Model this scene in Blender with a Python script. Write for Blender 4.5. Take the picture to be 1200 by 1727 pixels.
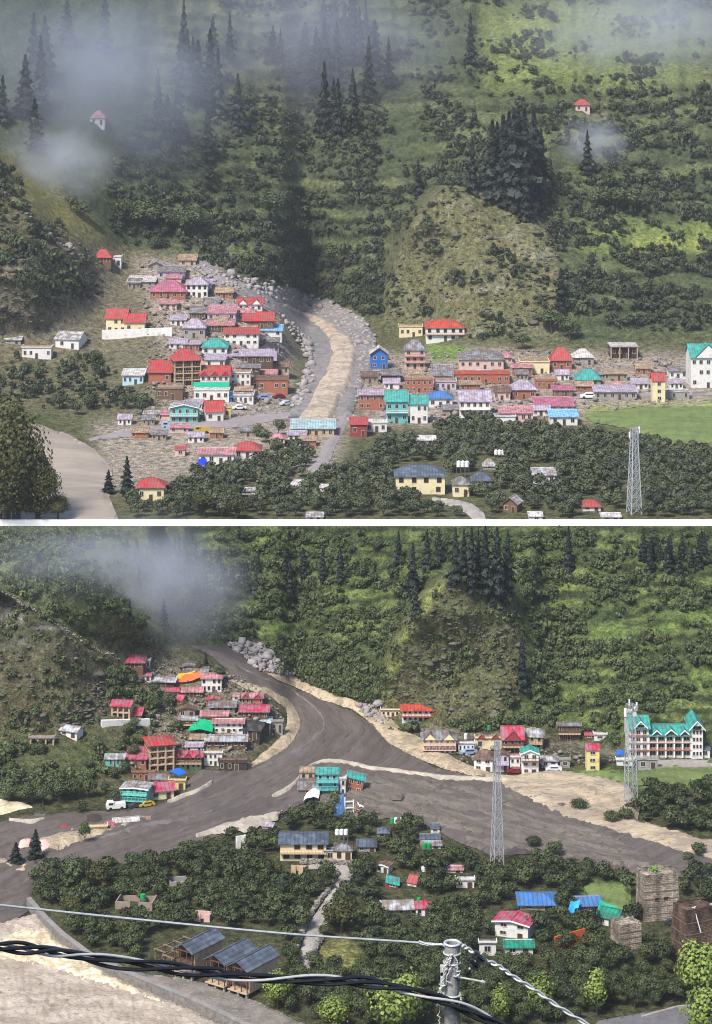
import bpy, math, random
import numpy as np
from mathutils import Vector, Matrix

for o in list(bpy.data.objects):
    bpy.data.objects.remove(o)
SC = bpy.context.scene
COL = SC.collection
R = math.radians
random.seed(7)
rng = np.random.default_rng(11)

# ------------------------------------------------------------------ camera
F = 4000.0            # focal length measured in photograph pixels (photograph is 1200 wide)
cam_d = bpy.data.cameras.new('camera')
cam = bpy.data.objects.new('camera', cam_d)
COL.objects.link(cam)
cam.location = (0, 0, 0)
cam.rotation_euler = (R(90), 0, 0)
cam_d.sensor_fit = 'HORIZONTAL'
cam_d.sensor_width = 36
cam_d.lens = F / 1200 * 36
cam_d.shift_y = -863.5 / 1200      # a view camera with its lens shifted down: upright things stay upright
cam_d.clip_start = 0.5
cam_d.clip_end = 9000
SC.camera = cam

# ------------------------------------------------------------------ world, sun, exposure
SUN_EL, SUN_AZ = R(52), R(215)     # high soft light from behind the camera, a little from the left
w = bpy.data.worlds.new('World')
SC.world = w
w.use_nodes = True
nt = w.node_tree
nt.nodes.clear()
sky = nt.nodes.new('ShaderNodeTexSky')
sky.sky_type = 'NISHITA'
sky.sun_disc = False
sky.sun_elevation = SUN_EL
sky.sun_rotation = SUN_AZ
sky.altitude = 2000
sky.air_density = 1.0
sky.dust_density = 4.0
bg = nt.nodes.new('ShaderNodeBackground')
bg.inputs['Strength'].default_value = 0.05
wo = nt.nodes.new('ShaderNodeOutputWorld')
nt.links.new(sky.outputs[0], bg.inputs[0])
nt.links.new(bg.outputs[0], wo.inputs[0])

sd = bpy.data.lights.new('sun', 'SUN')
sd.energy = 1.5
sd.angle = R(14)
sd.color = (1.0, 0.95, 0.88)
sun = bpy.data.objects.new('sun', sd)
COL.objects.link(sun)
dirv = Vector((math.sin(SUN_AZ) * math.cos(SUN_EL), math.cos(SUN_AZ) * math.cos(SUN_EL), math.sin(SUN_EL)))
sun.rotation_euler = dirv.to_track_quat('Z', 'Y').to_euler()
sun.location = (0, -20, 70)

SC.view_settings.view_transform = 'Standard'
SC.view_settings.look = 'None'
SC.view_settings.gamma = 1.0
SC.view_settings.use_curve_mapping = False
SC.view_settings.exposure = 2.05
SC.render.engine = 'CYCLES'
SC.cycles.use_denoising = True
SC.cycles.max_bounces = 5
SC.cycles.diffuse_bounces = 2
SC.cycles.glossy_bounces = 2
SC.cycles.transmission_bounces = 2
SC.cycles.transparent_max_bounces = 6
SC.cycles.volume_bounces = 2
SC.cycles.filter_width = 1.05
SC.cycles.volume_step_rate = 2.0
SC.cycles.volume_max_steps = 64

# ------------------------------------------------------------------ small helpers
def lin(h):
    h = h.lstrip('#')
    v = [int(h[i:i+2], 16) / 255 for i in (0, 2, 4)]
    return tuple(c / 12.92 if c <= .04045 else ((c + .055) / 1.055) ** 2.4 for c in v)

def setp(o, label=None, cat=None, group=None, kind=None):
    if label: o['label'] = label
    if cat: o['category'] = cat
    if group: o['group'] = group
    if kind: o['kind'] = kind
    return o

def empty(name, loc, rz=0, label=None, cat=None, group=None):
    o = bpy.data.objects.new(name, None)
    o.empty_display_size = .5
    o.location = loc
    o.rotation_euler = (0, 0, rz)
    COL.objects.link(o)
    return setp(o, label, cat, group)

def link(name, me, parent=None, loc=None):
    o = bpy.data.objects.new(name, me)
    COL.objects.link(o)
    if parent is not None: o.parent = parent
    if loc is not None: o.location = loc
    return o

class MB:
    """collects boxes, tubes and polygons and makes ONE mesh of them"""
    def __init__(s): s.v = []; s.f = []; s.mi = []
    def poly(s, pts, m=0):
        n = len(s.v); s.v += [tuple(p) for p in pts]; s.f.append(tuple(range(n, n + len(pts)))); s.mi.append(m)
    def mesh(s, V, Fc, m=0):
        n = len(s.v); s.v += [tuple(p) for p in V]
        for f in Fc: s.f.append(tuple(i + n for i in f)); s.mi.append(m)
    def box(s, x0, x1, y0, y1, z0, z1, m=0, M=None):
        V = [(x0,y0,z0),(x1,y0,z0),(x1,y1,z0),(x0,y1,z0),(x0,y0,z1),(x1,y0,z1),(x1,y1,z1),(x0,y1,z1)]
        if M is not None: V = [M @ Vector(p) for p in V]
        s.mesh(V, [(0,3,2,1),(4,5,6,7),(0,1,5,4),(1,2,6,5),(2,3,7,6),(3,0,4,7)], m)
    def frustum(s, b, t, m=0):   # b, t: four points each, bottom and top
        s.mesh(list(b) + list(t), [(0,3,2,1),(4,5,6,7),(0,1,5,4),(1,2,6,5),(2,3,7,6),(3,0,4,7)], m)
    def slab(s, q, th, m=0):     # thin slab under the quad/tri q
        n = len(q); lo = [(p[0], p[1], p[2] - th) for p in q]
        F_ = [tuple(range(n)), tuple(range(2*n-1, n-1, -1))]
        for i in range(n):
            j = (i + 1) % n; F_.append((i, n + i, n + j, j))
        s.mesh(list(q) + lo, F_, m)
    def tube(s, pts, r, n=6, m=0, cap=True):
        pts = [Vector(p) for p in pts]
        rr = r if isinstance(r, (list, tuple)) else [r] * len(pts)
        V = []; Fc = []
        up = Vector((0, 0, 1))
        for i, p in enumerate(pts):
            d = (pts[min(i+1, len(pts)-1)] - pts[max(i-1, 0)]).normalized()
            a = d.cross(up)
            if a.length < .05: a = d.cross(Vector((0, 1, 0)))
            a.normalize(); b = d.cross(a)
            for k in range(n):
                t = 2 * math.pi * k / n
                V.append(p + (a * math.cos(t) + b * math.sin(t)) * rr[i])
        for i in range(len(pts) - 1):
            for k in range(n):
                j = (k + 1) % n
                Fc.append((i*n+k, i*n+j, (i+1)*n+j, (i+1)*n+k))
        if cap:
            Fc.append(tuple(range(n))[::-1]); Fc.append(tuple(range((len(pts)-1)*n, len(pts)*n)))
        s.mesh(V, Fc, m)
    def me(s, name, mats):
        me = bpy.data.meshes.new(name)
        me.from_pydata(s.v, [], s.f)
        if not isinstance(mats, (list, tuple)): mats = [mats]
        for m in mats: me.materials.append(m)
        if len(mats) > 1: me.polygons.foreach_set('material_index', s.mi)
        me.update()
        return me
    def obj(s, name, mats, parent=None, loc=None):
        return link(name, s.me(name, mats), parent, loc)

def np_mesh(name, V, Q, mats, attrs=None, smooth=False):
    """mesh from numpy arrays; Q is (n,3) or (n,4)"""
    me = bpy.data.meshes.new(name)
    V = np.ascontiguousarray(V, dtype=np.float32); Q = np.ascontiguousarray(Q, dtype=np.int32)
    me.vertices.add(len(V)); me.vertices.foreach_set('co', V.ravel())
    n, k = Q.shape
    me.loops.add(n * k); me.loops.foreach_set('vertex_index', Q.ravel())
    me.polygons.add(n)
    me.polygons.foreach_set('loop_start', np.arange(0, n * k, k, dtype=np.int32))
    me.polygons.foreach_set('loop_total', np.full(n, k, dtype=np.int32))
    if smooth: me.polygons.foreach_set('use_smooth', np.ones(n, dtype=bool))
    for m in (mats if isinstance(mats, (list, tuple)) else [mats]): me.materials.append(m)
    for an, av in (attrs or {}).items():
        if av.ndim == 1:
            a = me.attributes.new(an, 'FLOAT', 'POINT'); a.data.foreach_set('value', np.ascontiguousarray(av, dtype=np.float32))
        else:
            a = me.attributes.new(an, 'FLOAT_VECTOR', 'POINT'); a.data.foreach_set('vector', np.ascontiguousarray(av, dtype=np.float32).ravel())
    me.update(calc_edges=True)
    me.validate()
    return me

# ------------------------------------------------------------------ materials
MATS = {}
def mat(name, col, rough=.8, var=.25, scale=.6, bump=.0, bscale=4, spec=.3, col2=None, mix2=.5, s2=.25, metallic=0, wave=0):
    if name in MATS: return MATS[name]
    m = bpy.data.materials.new(name); m.use_nodes = True
    N = m.node_tree; P = N.nodes['Principled BSDF']
    P.inputs['Roughness'].default_value = rough
    P.inputs['Specular IOR Level'].default_value = spec
    P.inputs['Metallic'].default_value = metallic
    geo = N.nodes.new('ShaderNodeTexCoord'); oi = N.nodes.new('ShaderNodeObjectInfo')
    off = N.nodes.new('ShaderNodeVectorMath'); off.operation = 'ADD'
    mul = N.nodes.new('ShaderNodeMath'); mul.operation = 'MULTIPLY'; mul.inputs[1].default_value = 57
    N.links.new(oi.outputs['Random'], mul.inputs[0]); N.links.new(geo.outputs['Object'], off.inputs[0]); N.links.new(mul.outputs[0], off.inputs[1])
    n1 = N.nodes.new('ShaderNodeTexNoise'); n1.inputs['Scale'].default_value = scale; n1.inputs['Detail'].default_value = 6; n1.inputs['Roughness'].default_value = .65
    N.links.new(off.outputs[0], n1.inputs['Vector'])
    mr = N.nodes.new('ShaderNodeMapRange'); mr.inputs[1].default_value = .3; mr.inputs[2].default_value = .7; mr.inputs[3].default_value = 1 - var; mr.inputs[4].default_value = 1 + var
    N.links.new(n1.outputs['Fac'], mr.inputs[0])
    base = N.nodes.new('ShaderNodeRGB'); base.outputs[0].default_value = (*col, 1)
    src = base.outputs[0]
    if col2 is not None:
        n2 = N.nodes.new('ShaderNodeTexNoise'); n2.inputs['Scale'].default_value = s2; n2.inputs['Detail'].default_value = 5
        N.links.new(off.outputs[0], n2.inputs['Vector'])
        r2 = N.nodes.new('ShaderNodeMapRange'); r2.inputs[1].default_value = .62 - mix2 * .3; r2.inputs[2].default_value = .78 - mix2 * .3
        N.links.new(n2.outputs['Fac'], r2.inputs[0])
        mx = N.nodes.new('ShaderNodeMix'); mx.data_type = 'RGBA'
        mx.inputs[7].default_value = (*col2, 1)
        N.links.new(r2.outputs[0], mx.inputs[0]); N.links.new(src, mx.inputs[6]); src = mx.outputs[2]
    vm = N.nodes.new('ShaderNodeVectorMath'); vm.operation = 'SCALE'
    N.links.new(src, vm.inputs[0]); N.links.new(mr.outputs[0], vm.inputs['Scale'])
    N.links.new(vm.outputs[0], P.inputs['Base Color'])
    hsrc = None
    if bump:
        nb = N.nodes.new('ShaderNodeTexNoise'); nb.inputs['Scale'].default_value = bscale; nb.inputs['Detail'].default_value = 5
        N.links.new(geo.outputs['Object'], nb.inputs['Vector']); hsrc = nb.outputs['Fac']
    if wave:
        wv = N.nodes.new('ShaderNodeTexWave'); wv.bands_direction = 'X'; wv.inputs['Scale'].default_value = wave
        N.links.new(geo.outputs['Object'], wv.inputs['Vector']); hsrc = wv.outputs['Fac']
        wr = N.nodes.new('ShaderNodeMapRange'); wr.inputs[1].default_value = 0; wr.inputs[2].default_value = .35; wr.inputs[3].default_value = .72; wr.inputs[4].default_value = 1.04; N.links.new(hsrc, wr.inputs[0])
        v2 = N.nodes.new('ShaderNodeVectorMath'); v2.operation = 'SCALE'; N.links.new(vm.outputs[0], v2.inputs[0]); N.links.new(wr.outputs[0], v2.inputs['Scale']); N.links.new(v2.outputs[0], P.inputs['Base Color'])
    if hsrc is not None:
        bp = N.nodes.new('ShaderNodeBump'); bp.inputs['Strength'].default_value = bump or .4; bp.inputs['Distance'].default_value = .15 if bump else .06
        N.links.new(hsrc, bp.inputs['Height']); N.links.new(bp.outputs[0], P.inputs['Normal'])
    MATS[name] = m
    return m

def roofm(key, h, h2=None):
    c = lin(h)
    return mat('sheet_roof_' + key, c, rough=.5, var=.22, scale=.5, spec=.35, col2=lin(h2) if h2 else tuple(x * .6 for x in c), mix2=.75, s2=.55, wave=.32)
ROOF = dict(
    red=('b03238', '8a5048'), crim=('ad2c46', '94616a'), pink=('bd8088', '8f6a66'), paleg=('a8acb2', '80736a'), grey=('80868c', '6a5c54'),
    slate=('6f7a88', '5d6068'), dark=('4a4846', '2f2c2b'), green=('22866c', '2c6454'), teal=('359c90', '4a7f78'), blue=('3a70b0', '4a6a92'),
    cyan=('97b4b8', '8f9a98'), brown=('7a5f52', '5c4a40'), white=('c9c6c2', 'a39a92'), lilac=('a79cac', '8d8088'), orange=('d9682a', 'b5482c'),
    tan=('a58d75', '84705c'), oran=('c04a38', '96463a'), lblue=('86b7d8', '6a98b8'), steel=('5b6470', '484e58'), magenta=('b4627a', '8e5a66'))
def rm(k): return roofm(k, *ROOF[k])
WALL = dict(
    white='d2cfc8', cream='d8c9a0', brown='6d5342', dark='3d332e', teal='6fbcae', turq='5fa9a6', yellow='cfc07e', beige='b39b80', pinkw='c9a8a0',
    grey='8f8c88', brick='9a5f4a', blue='2f62a8', lilac='b4a7bd', green='86b87a', stone='8d8172', wood='584539', sky='a9c8d2', orange='c8622f', red='8e3a3c')
def wm(k):
    c = lin(WALL[k]); return mat('plaster_' + k, c, rough=.85, var=.16, scale=.5, col2=tuple(x * .62 for x in c), mix2=.25, s2=.5, bump=.15, bscale=3)
GLASS = mat('window_glass', (.022, .026, .03), rough=.18, var=.5, scale=.4, spec=.5)
DARK = mat('dark_opening', (.02, .018, .016), rough=.9, var=.3)
FRAME = mat('window_frame', lin('b9ada0'), rough=.6, var=.15)
FRAMED = mat('brown_frame', lin('5d4032'), rough=.7, var=.2)
CONC = mat('concrete', lin('8f8a84'), rough=.9, var=.25, scale=.8, bump=.2, bscale=5)
WHITEP = mat('white_paint', lin('dedcd8'), rough=.6, var=.05, scale=.3)
STEEL = mat('galvanised_steel', lin('a8abae'), rough=.45, var=.15, metallic=.3)
STEELD = mat('dark_steel', lin('5a5654'), rough=.6, var=.2)
WOODM = mat('weathered_wood', lin('7d6552'), rough=.85, var=.3, scale=1.5)
STONE = mat('field_stone', lin('8a837c'), rough=.9, var=.35, scale=.7, bump=.4, bscale=3, col2=lin('5f5a55'), mix2=.5)
# ------------------------------------------------------------------ noise, polygons, terrain fields
def vnoise(x, y, seed=0):
    r = np.random.default_rng(1000 + seed); T = r.random((256, 256))
    xi = np.floor(x).astype(int); yi = np.floor(y).astype(int); fx = x - xi; fy = y - yi
    fx = fx * fx * (3 - 2 * fx); fy = fy * fy * (3 - 2 * fy)
    a = T[yi & 255, xi & 255]; b = T[yi & 255, (xi + 1) & 255]; c = T[(yi + 1) & 255, xi & 255]; d = T[(yi + 1) & 255, (xi + 1) & 255]
    return (a * (1 - fx) + b * fx) * (1 - fy) + (c * (1 - fx) + d * fx) * fy
def fbm(x, y, seed=0, o=4):
    s = 0; a = .5
    for i in range(o): s = s + a * vnoise(x * 2 ** i, y * 2 ** i, seed + i * 7); a *= .5
    return s / (1 - .5 ** o) - .5

def inpoly(px, py, poly):
    ins = np.zeros(np.shape(px), bool); n = len(poly)
    for i in range(n):
        x1, y1 = poly[i]; x2, y2 = poly[(i + 1) % n]
        if y1 == y2: continue
        c = ((y1 > py) != (y2 > py)) & (px < (x2 - x1) * (py - y1) / (y2 - y1) + x1)
        ins ^= c
    return ins

def blur(a, rx, ry):
    def k1(r):
        n = int(max(1, math.ceil(r * 2.5))); t = np.arange(-n, n + 1); k = np.exp(-t * t / (2 * r * r + 1e-9)); return k / k.sum(), n
    if rx > 0:
        k, n = k1(rx); p = np.pad(a, ((0, 0), (n, n)), mode='edge'); a = sum(k[i] * p[:, i:i + a.shape[1]] for i in range(2 * n + 1))
    if ry > 0:
        k, n = k1(ry); p = np.pad(a, ((n, n), (0, 0)), mode='edge'); a = sum(k[i] * p[i:i + a.shape[0], :] for i in range(2 * n + 1))
    return a

class Field:
    """a valley: a continuous ground surface over a grid of viewing directions, turned into world points once"""
    def __init__(s, x0, x1, y0, y1, step):
        s.x = np.arange(x0, x1 + 1, step, dtype=float); s.y = np.arange(y0, y1 + 1, step, dtype=float)
        s.step = step; s.GX, s.GY = np.meshgrid(s.x, s.y)
        s.slope = np.full(s.GX.shape, .02); s.terr = np.zeros(s.GX.shape); s.bul = np.zeros(s.GX.shape)
        s.dz = np.zeros(s.GX.shape); s.col = np.zeros(s.GX.shape + (3,))
    def mask(s, poly, b=8, jag=0, seed=0):
        gx, gy = s.GX, s.GY
        if jag:
            gx = gx + jag * 2 * fbm(s.GX / 40, s.GY / 40, seed + 50); gy = gy + jag * 2 * fbm(s.GX / 40, s.GY / 40, seed + 60)
        return blur(inpoly(gx, gy, poly).astype(float), b / s.step, b / s.step)
    def setslope(s, poly, v, b=8): m = s.mask(poly, b); s.slope = s.slope * (1 - m) + v * m
    def paint(s, poly, c, b=6, jag=8, a=1.0, seed=0):
        m = (s.mask(poly, b, jag, seed) * a)[..., None]; s.col = s.col * (1 - m) + np.array(c) * m
    def solve(s, Ybot, period, seed, cap=None, even=(1040, 160)):
        sl = s.slope.copy()
        v = s.GY + 26 * fbm(s.GX / 150, s.GY / 90, seed) * 2 + 8 * fbm(s.GX / 35, s.GY / 35, seed + 3)
        per = period * (1 + .0 * s.GX); fr = (v / per) % 1.0
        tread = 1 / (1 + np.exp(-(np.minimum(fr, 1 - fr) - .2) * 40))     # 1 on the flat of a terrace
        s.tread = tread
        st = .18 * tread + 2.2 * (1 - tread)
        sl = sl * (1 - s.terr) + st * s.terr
        g = 1.0 / (F * np.maximum(sl, -.01) + s.GY)
        L = np.zeros_like(g)
        L[-1] = math.log(Ybot)
        for i in range(len(s.y) - 2, -1, -1): L[i] = L[i + 1] + .5 * (g[i] + g[i + 1]) * (s.y[i + 1] - s.y[i])
        Ls = blur(L, 40, 0); wt = np.clip((even[0] - s.GY) / even[1], 0, 1)      # far slopes run evenly across
        L = blur(L, 1.2, 0); L = L * (1 - wt) + (Ls + (L - blur(L, 6, 0))) * wt - s.bul
        if cap:   # keep the crest in front of the white border behind it
            L = L - np.maximum(0, L[0:1] - math.log(cap)) * np.clip((1200 - s.GY) / 300, 0, 1)
        Y = np.exp(L)
        s.P = np.stack([(s.GX - 600) / F * Y, Y, -s.GY / F * Y + s.dz], -1)
    def at(s, x, y):
        fx = (np.asarray(x, float) - s.x[0]) / s.step; fy = (np.asarray(y, float) - s.y[0]) / s.step
        ix = np.clip(np.floor(fx).astype(int), 0, len(s.x) - 2); iy = np.clip(np.floor(fy).astype(int), 0, len(s.y) - 2)
        tx = np.clip(fx - ix, 0, 1)[..., None]; ty = np.clip(fy - iy, 0, 1)[..., None]; P = s.P
        return (P[iy, ix] * (1 - tx) + P[iy, ix + 1] * tx) * (1 - ty) + (P[iy + 1, ix] * (1 - tx) + P[iy + 1, ix + 1] * tx) * ty
    def v(s, x, y): return Vector(s.at(x, y).tolist())

# ---- lower valley (after the flood)
Lo = Field(-220, 1420, 887, 1763, 4)
MOUNT = [(300,1082),(350,1088),(430,1092),(490,1142),(600,1188),(640,1195),(700,1215),(780,1232),(860,1236),(940,1225),(1060,1262),(1500,1262),(1500,800),(270,800),(300,1000)]
FAN = [(-300,1345),(100,1345),(200,1330),(260,1305),(330,1290),(400,1287),(465,1260),(492,1215),(470,1180),(395,1150),(330,1100),(300,1085),(240,1050),(-300,1150)]
LHILL = [(-300,1250),(0,1235),(120,1225),(200,1180),(240,1140),(300,1080),(270,1040),(250,800),(-300,800)]
SPUR = [(640,1225),(628,1185),(655,1095),(700,1010),(745,972),(800,975),(862,990),(885,1060),(892,1140),(860,1215),(780,1232)]
LRIDGE = [(-300,930),(0,990),(60,1030),(120,1068),(200,1112),(235,1165),(220,1215),(90,1235),(0,1300),(-300,1320)]
CHAN = [(300,1085),(340,1098),(395,1150),(470,1182),(500,1215),(560,1240),(640,1240),(600,1190),(490,1142),(420,1095),(350,1084)]
Lo.setslope(CHAN, .10, 8)
Lo.setslope(FAN, .34, 10)
Lo.setslope(MOUNT, .95, 8)
Lo.setslope(LHILL, .95, 10)
TERR = [(300,1060),(440,1085),(620,1180),(640,1100),(720,960),(880,960),(905,1215),(1060,1255),(1500,1250),(1500,800),(330,800)]
Lo.terr = np.clip(Lo.mask(TERR, 14) - Lo.mask(SPUR, 8), 0, 1) * .9
R2 = [(-300,875),(0,885),(90,912),(150,962),(185,1010),(245,1048),(296,1072),(240,1078),(175,1080),(120,1064),(0,1000),(-300,960)]
spx = np.interp(Lo.GY, [970, 1010, 1100, 1185, 1230], [752, 700, 652, 630, 640])      # the spur's sharp left edge
Lo.bul = .042 * Lo.mask(SPUR, 6) * np.clip(1.05 - (Lo.GX - spx) / 250, .15, 1) * np.clip((1205 - Lo.GY) / 170, 0, 1) + .020 * Lo.mask(LRIDGE, 6) * np.clip((1225 - Lo.GY) / 130, 0, 1) * np.clip((205 - Lo.GX) / 110, 0, 1) + .024 * Lo.mask(R2, 6) * np.clip((1088 - Lo.GY) / 90, 0, 1) + .010 * fbm(Lo.GX / 110, Lo.GY / 80, 5) * np.clip(Lo.mask(MOUNT, 30) + Lo.mask(LHILL, 30), 0, 1)
hm = np.clip(Lo.mask(MOUNT, 10) + Lo.mask(LHILL, 10), 0, 1)
Lo.dz = hm * (2.6 * fbm(Lo.GX / 38, Lo.GY / 26, 8) + 1.6 * fbm(Lo.GX / 12, Lo.GY / 9, 9)) + (Lo.mask(SPUR, 4) + Lo.mask(LRIDGE, 4)) * 2.2 * np.abs(fbm(Lo.GX / 22, Lo.GY / 16, 19)) + (1 - hm) * .5 * fbm(Lo.GX / 30, Lo.GY / 12, 12)
Lo.dz *= np.clip((Lo.GY - 888) / 16, 0, 1)
Lo.solve(200 * F / 1763, 24, 21, 712)
Lo.col[:] = (.052, .056, .030)
Lo.paint(MOUNT, (.050, .070, .028), 6)
Lo.paint(LHILL, (.062, .074, .036), 8)
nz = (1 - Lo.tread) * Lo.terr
Lo.col += (np.array((.026, .034, .018)) - Lo.col) * (nz * .85)[..., None]  # scrub tone on terrace banks, darkened to stand in for missing shading
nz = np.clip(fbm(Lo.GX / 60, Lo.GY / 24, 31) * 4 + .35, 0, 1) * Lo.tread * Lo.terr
Lo.col += (np.array((.122, .150, .056)) - Lo.col) * (nz * .85)[..., None]  # grass tone on terrace flats, brightened to stand in for light on them
for q in ([(430,1055),(500,1048),(505,1062),(440,1078)], [(1060,1060),(1145,1052),(1150,1066),(1070,1072)], [(990,1055),(1050,1052),(1060,1078),(1000,1082)],
          [(1160,1130),(1250,1132),(1250,1150),(1175,1155)], [(945,1165),(1040,1158),(1035,1170),(950,1178)], [(1110,1035),(1230,1030),(1230,1050),(1120,1045)],
          [(1170,1098),(1240,1094),(1240,1112),(1168,1112)], [(980,1212),(1060,1214),(1060,1224),(985,1222)], [(560,1000),(620,1003),(618,1012),(562,1014)]):
    Lo.paint(q, (.098, .135, .045), 3, 5)
Lo.paint(SPUR, (.080, .084, .044), 6, 8)
nz = np.clip(fbm(Lo.GX / 26, Lo.GY / 12, 41) * 6 - .5, 0, 1) * Lo.mask(SPUR, 4)
Lo.col += (np.array((.15, .14, .115)) - Lo.col) * (nz * .45)[..., None]
Lo.paint(R2, (.105, .122, .062), 5, 8)
Lo.paint([(640,1190),(652,1105),(700,1012),(745,972),(756,984),(716,1036),(676,1120),(660,1198)], (.135, .150, .058), 4, 4)  # lighter grass strip: the spur's bright left edge put into the colour
Lo.paint(LRIDGE, (.046, .048, .032), 4, 8)
nz = np.clip(fbm(Lo.GX / 34, Lo.GY / 14, 43) * 6 - .4, 0, 1) * Lo.mask(LRIDGE, 4)
Lo.col += (np.array((.16, .155, .15)) - Lo.col) * (nz * .55)[..., None]
Lo.paint([(90,1230),(170,1150),(225,1115),(250,1140),(200,1190),(130,1235)], (.085, .082, .088), 6, 10)
Lo.paint(FAN, (.085, .080, .052), 8, 8, .8)
Lo.paint([(-100,1250),(90,1225),(180,1225),(200,1300),(120,1340),(-100,1340)], (.058, .066, .032), 8, 10)
Lo.paint([(240,1105),(400,1135),(470,1190),(480,1235),(400,1285),(290,1300),(250,1230)], (.15, .13, .11), 8, 8, .7)
Lo.paint([(380,1088),(440,1090),(490,1125),(495,1145),(440,1135),(400,1105)], (.24, .22, .225), 5, 8)
Lo.paint([(200,1655),(240,1645),(330,1665),(420,1695),(520,1735),(520,1800),(380,1740)], (.20, .175, .15), 4, 4)
Lo.paint([(930,1296),(1060,1300),(1130,1285),(1400,1285),(1400,1325),(1080,1330),(1000,1312)], (.095, .150, .040), 4, 5)
Lo.paint([(985,1488),(1060,1490),(1075,1540),(1020,1545),(985,1520)], (.10, .17, .04), 4, 5)
Lo.paint([(535,1600),(580,1575),(605,1600),(600,1640),(540,1645)], (.15, .15, .06), 4, 5)
Lo.paint([(640,1232),(720,1240),(900,1262),(1080,1282),(1250,1280),(1250,1262),(1060,1264),(900,1240),(740,1226)], (.13, .12, .10), 4, 5, .7)

# ---- upper valley (before the flood)
Up = Field(-260, 1460, -66, 878, 4)
UM = [(-300,300),(60,300),(150,360),(180,410),(350,430),(440,480),(540,500),(640,545),(700,545),(800,572),(960,578),(1100,570),(1500,570),(1500,-200),(-300,-200)]
UF = [(-300,700),(60,690),(200,690),(270,700),(400,690),(480,650),(500,590),(470,540),(440,505),(340,450),(200,420),(100,400),(-300,560)]
UL = [(-300,620),(0,570),(120,555),(170,500),(180,430),(60,330),(0,260),(-300,150)]
USPUR = [(640,545),(660,430),(700,350),(760,300),(880,310),(930,400),(965,520),(950,575),(800,572)]
Up.slope[:] = .015
Up.setslope(UF, .20, 14)
Up.setslope(UM, .62, 22)
Up.setslope(UL, .7, 30)
UT = [(200,300),(330,420),(640,540),(700,330),(800,250),(930,330),(980,560),(1500,560),(1500,-200),(330,-200)]
Up.terr = np.clip(Up.mask(UT, 16) - Up.mask(USPUR, 10), 0, 1) * .85
spx = np.interp(Up.GY, [300, 350, 430, 545], [765, 700, 658, 640])
Up.bul = .042 * Up.mask(USPUR, 8) * np.clip(1.05 - (Up.GX - spx) / 320, .15, 1) * np.clip((540 - Up.GY) / 170, 0, 1) + .035 * Up.mask(UL, 16) * np.clip((165 - Up.GX) / 110, 0, 1) * np.clip((585 - Up.GY) / 110, 0, 1) + .013 * fbm(Up.GX / 120, Up.GY / 90, 65) * Up.mask(UM, 30)
hm = np.clip(Up.mask(UM, 10) + Up.mask(UL, 10), 0, 1)
Up.dz = hm * (5 * fbm(Up.GX / 44, Up.GY / 30, 68) + 3 * fbm(Up.GX / 14, Up.GY / 10, 69)) + Up.mask(USPUR, 4) * 3 * np.abs(fbm(Up.GX / 22, Up.GY / 16, 79)) + (1 - hm) * .6 * fbm(Up.GX / 30, Up.GY / 12, 72)
Up.solve(724, 27, 81, None, (470, 160))
Up.col[:] = (.075, .078, .042)
Up.paint(UM, (.048, .062, .034), 8)
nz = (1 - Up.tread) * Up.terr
Up.col += (np.array((.036, .044, .024)) - Up.col) * (nz * .8)[..., None]  # banks get a scrub colour with shade painted into it
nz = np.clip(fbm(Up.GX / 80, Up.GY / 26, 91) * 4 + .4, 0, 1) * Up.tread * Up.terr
Up.col += (np.array((.118, .130, .066)) - Up.col) * (nz * .65)[..., None]  # flats get a grass colour with light painted into it
Up.paint([(810,20),(1060,10),(1200,60),(1200,140),(1000,150),(820,150)], (.155, .19, .06), 14, 14, .6)
Up.paint([(960,375),(1240,370),(1240,425),(980,430)], (.14, .18, .055), 8, 12, .6)
Up.paint([(1060,395),(1220,400),(1220,420),(1070,418)], (.19, .22, .07), 4, 6, .8)
Up.paint(USPUR, (.098, .098, .054), 8, 10)
nz = np.clip(fbm(Up.GX / 26, Up.GY / 14, 93) * 6 - .3, 0, 1) * Up.mask(USPUR, 4)
Up.col += (np.array((.18, .165, .13)) - Up.col) * (nz * .5)[..., None]
Up.paint(UL, (.078, .074, .044), 8, 10)
Up.paint([(0,240),(60,290),(150,350),(170,420),(120,410),(0,330)], (.13, .125, .05), 8, 10, .8)
Up.paint([(-100,520),(60,520),(180,470),(175,520),(90,560),(-100,580)], (.05, .05, .052), 8, 10, .8)
Up.paint(UF, (.13, .115, .09), 10, 8, .7)
Up.paint([(-100,610),(180,600),(230,640),(260,700),(60,720),(-100,700)], (.085, .085, .05), 10, 10, .8)
Up.paint([(230,440),(350,440),(470,520),(500,600),(480,700),(280,720),(280,600)], (.27, .23, .225), 10, 8, .8)
Up.paint([(600,600),(760,590),(1200,600),(1200,690),(900,715),(640,720),(600,690)], (.28, .235, .23), 8, 8, .85)
Up.paint([(720,582),(775,582),(800,605),(730,612)], (.12, .19, .05), 4, 4)
Up.paint([(985,682),(1240,675),(1240,750),(1130,752),(1075,725),(990,710)], (.19, .23, .08), 6, 8, .9)
Up.paint([(150,715),(250,700),(480,695),(600,705),(560,790),(300,810),(190,830),(170,760)], (.27, .23, .22), 10, 8, .8)
Up.paint([(-100,700),(100,700),(60,860),(-100,890)], (.06, .07, .03), 8, 8)

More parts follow.
